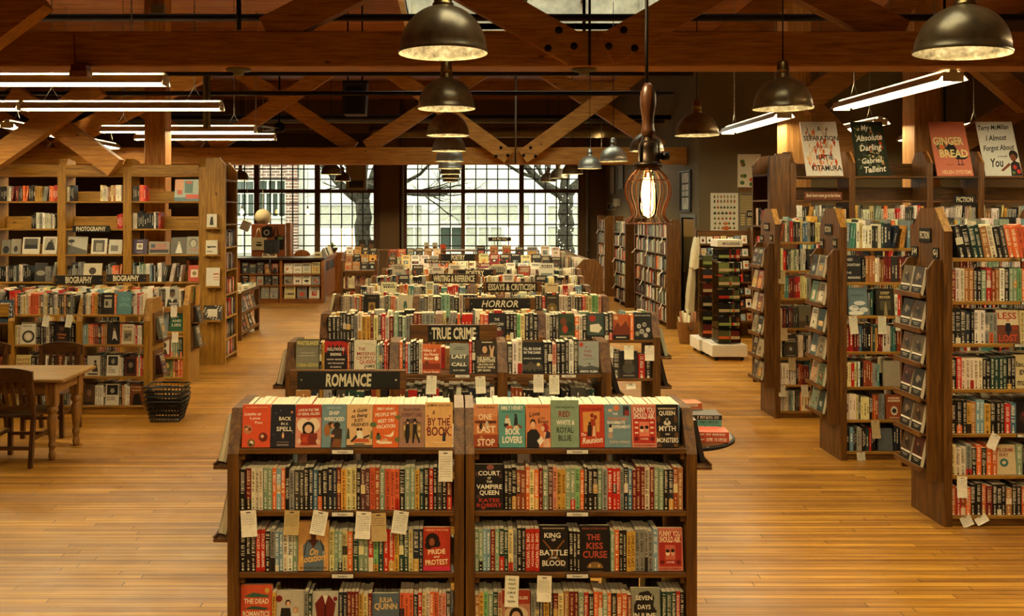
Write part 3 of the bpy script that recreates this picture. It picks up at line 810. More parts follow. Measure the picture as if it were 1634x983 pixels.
# ------------------------------------------------------------------ lamps
def lamp_light(name, loc, power, col, radius, parent, kind='POINT'):
    l = bpy.data.lights.new(name, kind); l.energy = power; l.color = col; l.shadow_soft_size = radius
    if kind == 'SPOT': l.spot_size = math.radians(156); l.spot_blend = .35
    o = bpy.data.objects.new(name, l); COL.objects.link(o); o.location = loc
    if parent is not None: o.parent = parent; o.location = Vector(loc) - parent.location
    return o
WARM = (1.0, .75, .37)
ZR = 3.09; RS = .23
def pendant_meshes():
    prof = []
    for i in range(13):
        a = PI / 2 * i / 12
        prof.append((RS * math.cos(a) if i < 12 else .0, RS * 1.03 * math.sin(a)))
    prof = [(max(r, .05), z) for r, z in prof]
    out = MB(); out.lathe([(RS + .006, -.008), (RS + .008, .004), (RS, .012)] + [(r, z + .012) for r, z in prof[1:]], 40, caps=False)
    inn = MB(); inn.lathe([(RS + .0045, -.008)] + [(r - .006, z + .002) for r, z in prof], 40, caps=False)
    inn.f = [f[::-1] for f in inn.f]
    cap = MB(); zt = RS * 1.03 + .008
    cap.lathe([(.056, zt - .012), (.056, zt + .012), (.048, zt + .016), (.048, zt + .055), (.053, zt + .06), (.053, zt + .068), (.046, zt + .072), (.046, zt + .125), (.034, zt + .14), (.01, zt + .145)], 24)
    bulb = MB(); bulb.lathe([(0, .085), (.022, .093), (.034, .118), (.03, .145), (.016, .17), (.016, .225)], 14)
    cord = MB(); cord.tube([(0, 0, zt + .14), (0, 0, ZC - ZR)], .006, 6)
    def M2(mb, n, m): me = mb.mesh(n); me.materials.append(m); return me
    return M2(out, 'lamp_shade', M_BRONZE), M2(inn, 'shade_lining', M_LINING), M2(cap, 'lamp_cap', M_BRASS), M2(bulb, 'bulb', M_BULB), M2(cord, 'cord', M_IRON), M2(out, 'lamp_shade', M_STEEL), M2(cap, 'lamp_cap', M_STEEL)
PM = pendant_meshes()
def pendant(x, y, label, group, steel=False, power=30, tilt=0):
    root = empty('pendant_lamp', (x, y, ZR), label, 'lamp', group)
    for n, me in (('lamp_shade', PM[5 if steel else 0]), ('shade_lining', PM[1]), ('lamp_cap', PM[6 if steel else 2]), ('bulb', PM[3]), ('cord', PM[4])):
        o = bpy.data.objects.new(n, me); COL.objects.link(o); o.parent = root
        if n == 'shade_lining': o.parent = bpy.data.objects[root_shade]; 
        if n == 'lamp_shade': root_shade = o.name
        if n != 'cord' and n != 'shade_lining' and tilt: o.rotation_euler = (math.radians(tilt * .4), math.radians(tilt), 0)
    lamp_light('bulb_light', (x, y, ZR + .055), power, WARM, .024, root, 'SPOT')
    return root
PW = 75
for i in range(10):
    y = 4.8 + 2.6 * i
    if y > YB - .5: break
    pendant(-.05, y, f'{"bronze" if i < 3 else "grey metal"} dome pendant, {ORD[i]} of the row hanging over the romance shelves', 'pendants of the central row', i >= 3, PW)
for i in range(10):
    y = 4.8 + 2.6 * i
    if y > YB - .5: break
    pendant(2.69, y, f'{"bronze" if i < 3 else "grey metal"} dome pendant, {ORD[i]} of the row over the aisle by fiction', 'pendants of the aisle row', i >= 3, PW * .65, tilt=3 if i == 0 else 0)
for i, (x, y) in enumerate(((-2.75, 20.6), (-3.05, 25.2), (-5.65, 24.2))):
    pendant(x, y, ['bronze dome pendant in front of the window air conditioner', 'bronze dome pendant just beyond another, before the air conditioner', 'bronze dome pendant half hidden by the tall display panel'][i], 'pendants over the checkout', False, PW)
for x in (-2.75, -.05, 2.69):  # unseen lamps added to light the near shelves
    for y in (2.2, -.4): pendant(x, y, 'bronze dome pendant of the near rows above the viewer', 'pendants above the viewer', False, PW * .9)

def tube_light(c, L, alongx, label, group, tubes=2, chains=True):
    """shop light with white hood and two tubes; c = centre under the hood"""
    root = empty('tube_light', c, label, 'light fixture', group)
    M = T(*c) if alongx else T(*c) @ RZ(90)
    h = MB()
    # two white wings and a centre channel with open slots between them, so that light also leaks upwards
    for sg in (-1, 1):
        w_ = [(sg * a, b) for a, b in ((.145, 0), (.135, .022), (.066, .088), (.063, .084), (.130, .014), (.14, 0))]
        if sg > 0: w_ = w_[::-1]
        h.prism(w_, 'x', -L / 2, L / 2, None, 0, M)
    h.box(-L / 2, L / 2, -.036, .036, .075, .112, None, 0, M)
    for q in range(5): x = -L / 2 + .01 + (L - .02) * q / 4; h.box(x - .01, x + .01, -.066, .066, .084, .09, None, 0, M)
    h.build('hood', M_WHITEP, root)
    for e in (-1, 1):
        hb = MB(); hb.box(e * L / 2 - (.012 if e > 0 else .0), e * L / 2 + (.0 if e > 0 else .012), -.1, .1, -.012, .08, None, 0, M)
        hb.build('lamp_holder', M_WHITEP, root)
    for t in ((-.07, .07) if tubes == 2 else (0,)):
        b = MB(); b.tube([M @ Vector((-L / 2 + .02, t, .03)), M @ Vector((L / 2 - .02, t, .03))], .019, 10); b.build('fluorescent_tube', M_TUBE, root)
    if chains:
        for e in (-.36, .36):
            cb = MB()
            a = M @ Vector((e * L, 0, .112)); k = .17
            for s_ in (-1, 1): cb.tube([M @ Vector((e * L + s_ * .1, 0, .112)), M @ Vector((e * L, 0, .112 + k))], .004, 5)
            p = M @ Vector((e * L, 0, .112 + k)); z = p.z; j = 0
            while z < ZC:
                cb.tube([(p.x, p.y, z), (p.x, p.y, min(z + .035, ZC))], .0055 if j % 2 else .0085, 5); z += .035; j += 1
            cb.build('chain', M_STEEL, root)
    return root
ZF = 3.5
for i, (x1, y, L) in enumerate(((-2.83, 8.98, 2.44), (-2.84, 11.2, 2.44), (-3.12, 14.4, 2.44), (-3.1, 15.9, 2.44))):
    tube_light((x1 - L / 2, y, ZF), L, True, ['white twin tube light just below the long beam, ending at its alarm box', 'white twin tube light hung lower beside the fir post', 'white tube light passing behind the fir post, nearer of two', 'white tube light passing behind the fir post, farther of two'][i], 'tube lights by the photography shelves')
for i, (x1, y, L) in enumerate(((-5.3, 8.98, 2.44), (-5.32, 11.2, 2.44))):
    tube_light((x1 - L / 2, y, ZF), L, True, ['white tube light continuing the upper run above the reading table', 'white tube light continuing the lower run above the reading table'][i], 'tube lights by the photography shelves')
tube_light((-6.62, 14.7, ZF), 2.4, False, 'white tube light behind the crossed fir braces', 'tube lights over the corner')
tube_light((-6.75, 17.55, ZF), 1.2, False, 'white tube light seen between the crossed fir braces', 'tube lights over the corner')
for i, (x, y) in enumerate(((4.78, 9.92), (4.42, 13.35), (6.15, 14.3), (8.0, 14.85))):
    tube_light((x, y, ZF), 2.5, False, ['white twin tube light slanting above the novel posters', 'white twin tube light above the card rack', 'white tube light glimpsed between the two pale posts', 'white tube light glimpsed beside the handwritten poster'][i], 'tube lights over fiction')
for x_, y_ in ((7.6, 9.9), (7.6, 6.0)): tube_light((x_, y_, ZF), 2.5, False, 'white tube light of the outer run beyond the fiction cases', 'tube lights out of view over fiction')  # added out of frame to brighten the posters
tube_light((4.9, 5.6, ZF), 2.5, False, 'white tube light above the fiction case out of view', 'tube lights over fiction')  # another added lamp, for light on the near shelves
tube_light((3.55, 22.5, 3.62), 2.4, False, 'white tube light along the wall beyond the cage lamp', 'tube lights over fiction')

# caged trouble lamp
YC = 2.4; cx, k = Xp(1034, YC), YC / F
CZ = lambda v: Zp(v, YC)
root = empty('cage_lamp', (cx, YC, CZ(300)), 'caged filament work lamp with turned wooden handle hanging on a cord', 'lamp')
cz = MB(); cz.tube([(cx - .003, YC, CZ(132)), (cx - .004, YC, CZ(60)), (cx - .003, YC, CZ(-40)), (cx - .002, YC, ZC)], .0048, 8); cz.build('cord', M_IRON, root)
h = MB(); pr = [(133, 5), (139, 8.5), (146, 11.5), (156, 12.8), (168, 12.5), (182, 10), (194, 9.0), (203, 9.4), (208, 10.8), (212, 10.8), (216, 9.5), (219, 8)]
h.lathe([(r * k, CZ(v)) for v, r in pr][::-1], 20, cx=cx, cy=YC); h.build('handle', wood('turned_handle_wood', '2c1608', '4c2a10', '6a4019', 'z', .35, False, .5), root)
s = MB(); s.lathe([(r * k, CZ(v)) for v, r in [(217, 8), (224, 8), (226, 11), (230, 14), (236, 15), (258, 15), (259, 20), (262, 23), (266, 23), (267, 19), (272, 17.5)]][::-1], 24, cx=cx, cy=YC); s.build('socket', plain('oiled_socket', '2b1d10', .4, .7, .5, .3, 40), root)
sk = MB(); sk.tube([(cx + 13 * k, YC, CZ(249)), (cx + 23 * k, YC, CZ(249))], 5.5 * k, 10); sk.lathe([(6.5 * k, 0), (6.5 * k, 11 * k), (4 * k, 12 * k)], 12, M=T(cx + 22 * k, YC, CZ(249)) @ RY(90))
sk.build('switch_knob', M_IRON, root)
g = MB()
for sx in (-11, 12): g.tube([(cx + sx * k * .7, YC - 8 * k, CZ(221)), (cx + sx * k, YC - 11 * k, CZ(223)), (cx + sx * 1.25 * k, YC - 11 * k, CZ(232)), (cx + sx * 1.25 * k, YC - 10 * k, CZ(264))], 1.3 * k, 6)
g.build('guard_rod', M_IRON, root)
cg = MB(); cp = [(268, 17), (273, 20), (279, 26), (287, 32), (297, 36), (306, 36.5), (316, 34.5), (328, 29), (338, 26), (345, 26.5), (351, 31), (356, 36)]
for j in range(14):
    a = 2 * PI * (j + .3) / 14
    cg.tube([(cx + r * k * math.cos(a), YC + r * k * math.sin(a), CZ(v)) for v, r in cp], 1.0 * k, 5)
for v, r, t in ((268, 18, 1.6), (287.5, 32.4, .8), (357, 36.5, 1.1)):
    cg.tube([(cx + r * k * math.cos(2 * PI * q / 32), YC + r * k * math.sin(2 * PI * q / 32), CZ(v)) for q in range(32)], t * k, 6, closed=True)
cg.build('wire_cage', M_RUST, root)
b = MB(); b.lathe([(0, CZ(349)), (8 * k, CZ(347)), (13 * k, CZ(340)), (15 * k, CZ(330)), (14 * k, CZ(312)), (10.5 * k, CZ(290)), (8 * k, CZ(276)), (7.5 * k, CZ(268))], 24, cx=cx, cy=YC)
b.build('glass_bulb', M_BULBGLASS, root)
fl = MB()
fl.lathe([(0, CZ(346)), (5.5 * k, CZ(343)), (10 * k, CZ(332)), (10 * k, CZ(312)), (7.5 * k, CZ(292)), (4.5 * k, CZ(284)), (0, CZ(283))], 16, cx=cx - 1.5 * k, cy=YC)
for j in range(0):
    a = 2 * PI * j / 8
    fl.tube([(cx + 3.6 * k * math.cos(a), YC + 3.6 * k * math.sin(a), CZ(285)), (cx + 6.5 * k * math.cos(a + .3), YC + 6.5 * k * math.sin(a + .3), CZ(338))], 1.1 * k, 6)
fl.tube([(cx, YC, CZ(276)), (cx, YC, CZ(300))], 1.6 * k, 8)
fl.build('filament', M_EDISON, root)
lamp_light('filament_light', (cx, YC, CZ(315)), 9, (1, .62, .28), .012, root)
for i, (u, v) in enumerate(((386, 338), (491, 338))):
    Y = 26.0; x, z = Xp(u, Y), Zp(v, Y)
    r = empty('bare_bulb', (x, Y, z), ['bare filament bulb on a cord before the window, by the woven ball', 'bare filament bulb on a cord in the middle window pane'][i], 'lamp', None)
    MB().lathe([(0, -.075), (.04, -.06), (.06, -.01), (.045, .04), (.02, .08)], 14, cx=x, cy=Y, cz=z).build('bulb', emit_mat('window_filament', 'ffc060', 18), r)
    MB().lathe([(.026, .08), (.026, .15), (.01, .17)], 10, cx=x, cy=Y, cz=z).build('socket', M_BRASS, r)
    MB().tube([(x, Y, z + .16), (x, Y, ZC)], .007, 5).build('cord', M_IRON, r)
# ------------------------------------------------------------------ bookcases
def panel_prof(y0, y1, ztop, cham=.1, ch=.2):
    """end-panel outline in (y,z) with both top corners cut off"""
    return [(y0, 0), (y1, 0), (y1, ztop - ch), (y1 - cham, ztop), (y0 + cham, ztop), (y0, ztop - ch)]
def lowcase(name, label, posts, y0, dep, zs, ztop, group=None, pt=.055, wd='case', toe=True, back=False, cham=.1, ch=.2, lip=True, shelfd=None, center=False):
    """double-sided low bookcase seen from the front: posts = x of each upright, zs = shelf heights"""
    root = empty(name, ((posts[0] + posts[-1]) / 2, y0 + dep / 2, 0), label, 'bookcase', group)
    for i, x in enumerate(posts):
        m = MB(); m.prism(panel_prof(y0, y0 + dep, ztop, cham, ch), 'x', x - pt / 2, x + pt / 2)
        m.build('end_panel' if i in (0, len(posts) - 1) else 'divider', MW[wd + 'z'], root)
        # lighter worn bevel capping the sloped corner
        c = MB(); c.beam((x, y0 + .004, ztop - ch), (x, y0 + cham + .004, ztop), pt * 1.02, .012, up=(0, -1, 1)); c.build('bevel_cap', MW['casey' if wd == 'case' else 'litey'], root)
    for z in zs:
        for i in range(len(posts) - 1):
            m = MB(); m.bbox(posts[i] + pt / 2, posts[i + 1] - pt / 2, y0 + .0, y0 + dep - .0, z - .026, z, .003)
            m.build('shelf', MW[wd + 'x'], root)
            if z > .5:
                m = MB()
                for x in (posts[i] + pt / 2 + .012, posts[i + 1] - pt / 2 - .012): m.bbox(x - .012, x + .012, y0 + .02, y0 + dep - .02, z - .06, z - .026)
                m.build('shelf_cleat', MW[wd + 'y'], root)
    if toe:
        for i in range(len(posts) - 1):
            m = MB(); m.bbox(posts[i] + pt / 2, posts[i + 1] - pt / 2, y0 + .01, y0 + .035, 0.0, max(zs[-1] - .03, .03)); m.build('toe_board', MW[wd + 'x'], root)
    if back:
        for i in range(len(posts) - 1):
            m = MB(); m.box(posts[i] + pt / 2, posts[i + 1] - pt / 2, y0 + dep - .015, y0 + dep - .003, 0.02, max(zs) + .05); m.build('back_panel', MW[wd + 'x'], root)
    return root

def sign(label, u0, u1, v0, v1, Y, text, black=None, zpost=None, shear=0, bold=.03, size=.62, tw=None, wood_ends=True, name='category_sign', tilt=0):
    x0, x1, z0, z1 = Xp(u0, Y), Xp(u1, Y), Zp(v1, Y), Zp(v0, Y)
    xc = (x0 + x1) / 2; hgt = z1 - z0
    root = empty(name, (xc, Y, zpost if zpost is not None else z0), label, 'sign', None)
    if wood_ends: MB().bbox(x0, x1, Y, Y + .022, z0, z1, .003).build('sign_board', MW['casex'], root)
    b0, b1 = (Xp(black[0], Y), Xp(black[1], Y)) if black else (x0, x1)
    pl = MB(); e = .006 if wood_ends else 0
    pl.bbox(b0, b1, Y - .006, Y + (.0 if wood_ends else .012), z0 + e, z1 - e, .002, lin('14110e'))
    pn = pl.build('name_plate', M_SIGN, root)
    t = MB(); t.text(text, (b0 + b1) / 2, Y - .0075, (z0 + z1) / 2, hgt * size, lin('cfc4a4'), bold=bold, shear=shear, width=(tw or .8) * (b1 - b0)); 
    t.build('lettering', M_SIGN, pn)
    if wood_ends:
        s = MB()
        for x in (b0 + .02, b1 - .02): s.lathe([(.006, 0), (.005, .003), (0, .004)], 8, M=T(x, Y - .006, (z0 + z1) / 2) @ RX(90))
        s.build('screw', M_STEEL, pn)
    if zpost is not None:
        for k in (.27, .76):
            x = x0 + (x1 - x0) * k
            MB().bbox(x - .011, x + .011, Y + .001, Y + .021, zpost, z0, .002).build('sign_post', MW['litez'], root)
    return root

NOTE_N = [0]
def note(x, z, Y, w, h, label, tilt=0, lines=9, group='handwritten shelf notes', col=None, M=None, big=None):
    """hand-written card hanging from a shelf edge"""
    m = MB(); rows = 6
    M = M or T(x, Y, z) @ RY(tilt)
    vs = []; 
    for i in range(rows + 1):
        q = i / rows; y = -.003 - .012 * q * q
        vs += [(-w / 2, y, -h * q), (w / 2, y, -h * q), (-w / 2, y + .0006, -h * q), (w / 2, y + .0006, -h * q)]
    fs = []
    for i in range(rows):
        a = 4 * i; b = a + 4
        fs += [(a, b, b + 1, a + 1), (a + 2, a + 3, b + 3, b + 2), (a, a + 2, b + 2, b), (a + 1, b + 1, b + 3, a + 3)]
    m.add(vs, fs, col or jit('e0dac2', .05), 0, M)
    ink = lin('55503f'); zz = -h * .08
    def yy(z): q = -z / h; return -.0036 - .012 * q * q
    if big:
        for i, t in enumerate(big): m.text(t, 0, yy(-h * (.16 + .14 * i)) - .0012, -h * (.12 + .14 * i), h * .07, ink, 0, M, width=w * .55 if len(t) > 2 else None)
    else:
        m.poly([(-w * .14, zz - .0024), (w * .14, zz - .0024), (w * .14, zz + .0024), (-w * .14, zz + .0024)], yy(zz) - .001, lin('2a2620'), 0, M)
        for i in range(lines):
            zz = -h * (.2 + .72 * i / lines); a = -w * .4
            while a < w * .36:
                l = R.uniform(.004, .014); e = min(a + l, w * .4); zq = zz + R.uniform(-.0012, .0012)
                m.poly([(a, zq - .0007), (e, zq - .0007), (e, zq + .0009), (a, zq + .0009)], yy(zz) - .001, ink, 0, M); a = e + .003
            if R.random() < .12: break
    return tag(m.build('shelf_note', M_PRINT), label, 'note', group)

def holder(root, x, Y, z, w, text='Romance'):
    m = MB(); m.bbox(x - w / 2, x + w / 2, Y - .008, Y - .0005, z - .012, z + .012, .001, lin('1a1714'))
    m.box(x - w / 2 + .004, x + w / 2 - .004, Y - .0092, Y - .008, z - .009, z + .009, lin('d6d0bc'))
    m.text(text, x, Y - .0098, z, .008, lin('2a2620'), width=w * .4)
    m.build('shelf_label', M_PRINT, root)

# ---------------- the two romance cases in front
YR = 4.35; SR = F / YR
def RXp(u): return Xp(u, YR)
DR = .52
zsh = [Zp(716, YR), Zp(815.5, YR), Zp(914, YR), Zp(1012, YR) - .004, .10]
zsh[3] = zsh[2] - .30; 
PL = [RXp(372), RXp(734)]; PRr = [RXp(749), RXp(1104)]
caseA = lowcase('bookcase', 'brown two-sided wooden bookcase under the romance sign, first of a pair', PL, YR, DR, zsh, 1.285, None, .055)
caseB = lowcase('bookcase', 'brown two-sided wooden bookcase joined to the romance one, with the rounded end shelf', PRr, YR, DR, zsh, 1.285, None, .05)
for zc in zsh[:3]:
    holder(caseA, RXp(547), YR, zc - .013, .11); holder(caseB, RXp(921), YR, zc - .013, .11)
# centre cross rails seen between the shelves
for rt, (x0, x1) in ((caseA, PL), (caseB, PRr)):
    for zc in zsh[1:3]:
        m = MB(); m.bbox(x0 + .03, x1 - .03, YR + DR / 2 - .012, YR + DR / 2 + .012, zc + .0, zc + .075); m.build('centre_rail', MW['casex'], rt)
xl0, xl1 = PL[0] + .0275, PL[1] - .0275; xr0, xr1 = PRr[0] + .025, PRr[1] - .025
E = lin
def fc(col, label, w=.135, h=.203, lines=(), shapes=(), **k):
    return dict(col=col, label=label, w=w, h=h, art=cover([(l[0], l[1], l[2], l[3], E(l[4]), l[5], *l[6:]) for l in lines], [tuple(s[:-1]) + (E(s[-1]),) for s in shapes]), **k)
SK_ = 'd8a884'; HAIR = '20160f'
def couple(x, z, s, a, b, h1=HAIR, h2='8a3a1c'):
    return [('d', x - .12 * s, z + .2 * s, .055 * s, .05 * s, h1), ('d', x - .11 * s, z + .185 * s, .04 * s, .04 * s, SK_), ('p', [(x - .24 * s, z - .14 * s), (x - .19 * s, z + .13 * s), (x - .06 * s, z + .13 * s), (x - .01 * s, z - .14 * s)], a),
            ('d', x + .12 * s, z + .16 * s, .06 * s, .055 * s, h2), ('d', x + .105 * s, z + .15 * s, .04 * s, .04 * s, SK_), ('p', [(x + .01 * s, z - .14 * s), (x + .05 * s, z + .1 * s), (x + .18 * s, z + .1 * s), (x + .24 * s, z - .14 * s)], b)]
TOPL = [
    fc('d4502a', 'orange-red romance paperback with three round portraits, face out on the top shelf', lines=[('Loathe to', .36, .78, .07, 'f2e6d0', .6, dict(shear=.3)), ('Love', .45, .68, .06, 'f2e6d0', .36), ('You', .56, .58, .06, 'f2e6d0', .28), ('ALI HAZELWOOD', .5, .935, .03, 'f0b48a', .8)],
       shapes=[('d', .2, .42, .16, .11, 'b87850'), ('d', .14, .45, .06, .045, HAIR), ('d', .15, .43, .045, .035, SK_), ('d', .27, .42, .05, .04, '6a2a1c'), ('d', .75, .24, .16, .11, '6a2418'), ('d', .72, .26, .06, .04, SK_), ('d', .33, .1, .14, .1, '7a5a30'), ('d', .34, .11, .06, .045, 'e6d8c0'), ('d', .31, .07, .05, .03, HAIR)]),
    fc('221f28', 'midnight blue romance paperback with a candle flame, face out on the top shelf', lines=[('BACK', .58, .67, .085, 'e6dcc0', .52), ('IN A', .56, .55, .06, 'e6dcc0', .3), ('SPELL', .56, .43, .1, 'e6dcc0', .68), ('SARAH HAWLEY', .5, .06, .04, 'b8a890', .5)],
       shapes=[('d', .5, .27, .05, .06, 'd8a060'), ('d', .5, .3, .025, .06, 'e8c890'), ('d', .86, .82, .045, .03, 'c98a4a'), ('d', .2, .8, .012, .01, 'c9b890'), ('d', .1, .3, .012, .01, 'c9b890'), ('d', .9, .35, .012, .01, 'c9b890'), ('d', .38, .86, .012, .01, 'c9b890'), ('r', .25, .75, .12, .13, '9a8a70')]),
    fc('cf8a72', 'pink romance paperback of a woman peering over a red book, face out', lines=[('LOVE IN THE TIME', .5, .87, .06, 'f0e6d0', .8, dict(rot=2)), ('OF SERIAL KILLERS', .5, .78, .06, 'f0e6d0', .86, dict(rot=2))],
       shapes=[('r', 0, 1, .7, 1, 'b03c22'), ('d', .3, .52, .25, .16, 'e6cfae'), ('d', .7, .52, .25, .16, 'e6cfae'), ('p', [(.08, .46), (.92, .46), (.5, .18)], 'e6cfae'), ('d', .5, .45, .24, .15, HAIR), ('r', .28, .72, .3, .45, HAIR), ('d', .5, .43, .15, .1, 'd8b090'), ('r', .2, .54, .05, .32, '9c3018'), ('r', .54, .85, .06, .33, '7a2a18'), ('r', .54, .556, .05, .33, '2a1410'), ('d', .14, .15, .09, .06, 'd8b090'), ('d', .88, .14, .08, .06, 'd8b090'), ('r', .28, .45, .12, .24, 'b8482a')]),
    fc('6f8c92', 'blue-grey romance paperback of an embracing couple, face out on the top shelf', lines=[('SHIP', .5, .8, .09, 'eae4d0', .42), ('WRECKED', .5, .66, .09, 'eae4d0', .84), ('OLIVIA DADE', .5, .92, .03, 'b8c0b8', .6)],
       shapes=[('p', [(.36, .0), (.4, .36), (.6, .5), (.84, .42), (.8, .0)], '3a2c24'), ('d', .38, .52, .15, .08, '3a2a1c'), ('d', .22, .4, .13, .14, '9c6430'), ('d', .46, .5, .1, .06, 'c08a60'), ('d', .62, .52, .14, .07, '241a14'), ('p', [(.4, 0), (.5, .2), (.8, .2), (.8, 0)], '7a4a28'), ('r', .34, .52, .24, .3, 'c08a60')]),
    fc('d8b07c', 'tan romance paperback with two people reading on a couch, face out', lines=[('A Guide', .5, .86, .08, '2a1c14', .58, dict(shear=.3, rot=6)), ('to Being', .5, .73, .08, '2a1c14', .64, dict(shear=.3, rot=6)), ('JUST', .46, .62, .075, '2a1c14', .36, dict(rot=3)), ('FRIENDS', .52, .53, .075, '2a1c14', .66, dict(rot=3))],
       shapes=[('r', 0, 1, 0, .06, '5a4630'), ('p', [(.2, .12), (.24, .2), (.84, .2), (.9, .12)], 'c0582c'), ('r', .3, .7, .04, .1, '6a6458'), ('d', .44, .42, .06, .035, HAIR), ('d', .56, .42, .05, .035, '4a2a18'), ('p', [(.36, .22), (.42, .39), (.58, .39), (.66, .22)], 'e6dcc4'), ('p', [(.14, .14), (.38, .3), (.42, .24), (.2, .12)], '2a2420'), ('p', [(.64, .24), (.88, .3), (.9, .26), (.66, .2)], '2a2420'), ('p', [(0, .2), (.03, .48), (.1, .4), (.12, .2)], '2c3a2c'), ('p', [(.9, .2), (.95, .42), (1, .36), (1, .2)], '6a6a44')]),
    fc('d4642a', 'orange romance paperback with two deck loungers, face out on the top shelf', lines=[('EMILY HENRY', .5, .9, .06, 'f0e4c8', .68), ('PEOPLE WE', .5, .77, .085, 'f0e4c8', .82, dict(rot=4)), ('MEET ON', .5, .62, .085, 'f0e4c8', .62, dict(rot=4)), ('VACATION', .5, .49, .085, 'f0e4c8', .74, dict(rot=4))],
       shapes=[('p', [(.12, .12), (.2, .2), (.3, .14), (.74, .14), (.76, .09), (.28, .08)], 'ead8b8'), ('p', [(.42, .28), (.68, .3), (.82, .4), (.8, .28), (.7, .24)], 'ead8b8'), ('d', .22, .24, .1, .07, '4a5a3a'), ('d', .2, .31, .05, .035, HAIR), ('p', [(.3, .16), (.52, .22), (.6, .16), (.4, .13)], 'd8a884'), ('d', .02, .53, .14, .06, '5a6a40'), ('d', .98, .7, .12, .05, '6a6a3c'), ('d', .95, .18, .1, .06, '6a6a3c')]),
    fc('9c7460', 'mauve romance paperback of two women before a house, face out', lines=[('DELILAH GREEN', .5, .88, .06, '5a3230', .66), ('DOESN\'T CARE', .5, .76, .085, '5a3230', .8)],
       shapes=[('p', [(.1, .56), (.5, .68), (.9, .56)], '5c4238'), ('r', .14, .88, .2, .56, '8c6c3c'), ('r', .74, .84, .4, .5, 'c0a870'), ('r', .74, .84, .24, .34, 'c0a870'), ('r', .18, .26, .4, .5, 'c0a870'), ('d', .34, .62, .06, .05, HAIR), ('p', [(.22, .3), (.27, .56), (.41, .56), (.42, .28), (.36, .1), (.28, .1)], '1c1614'), ('d', .62, .62, .07, .06, HAIR), ('p', [(.52, .1), (.55, .54), (.7, .54), (.7, .36), (.84, .12), (.78, .1), (.64, .34), (.58, .1)], '1c1614'), ('d', .34, .57, .035, .03, SK_), ('d', .62, .57, .035, .03, SK_)]),
    fc('d8a868', 'peach romance hardback with big maroon title letters, face out', w=.142, h=.212, lines=[('JASMINE GUILLORY', .5, .93, .045, '3a2a1a', .86), ('BY THE', .5, .57, .17, '6a1a20', .8), ('BOOK', .5, .36, .2, '6a1a20', .84), ('A', .3, .78, .1, '4a2a2a', .1, dict(shear=.3))],
       shapes=[('d', .1, .7, .03, .02, 'a83a2a'), ('d', .9, .7, .03, .02, 'a83a2a'), ('d', .06, .4, .03, .02, 'a83a2a'), ('d', .93, .45, .03, .02, 'a83a2a'), ('d', .93, .28, .03, .02, 'a83a2a'), ('p', [(.62, .14), (.64, .34), (.74, .34), (.74, .14)], '1c2430'), ('d', .68, .38, .04, .03, HAIR), ('r', .3, .8, .11, .12, 'e8d8b8')], hard=True)]
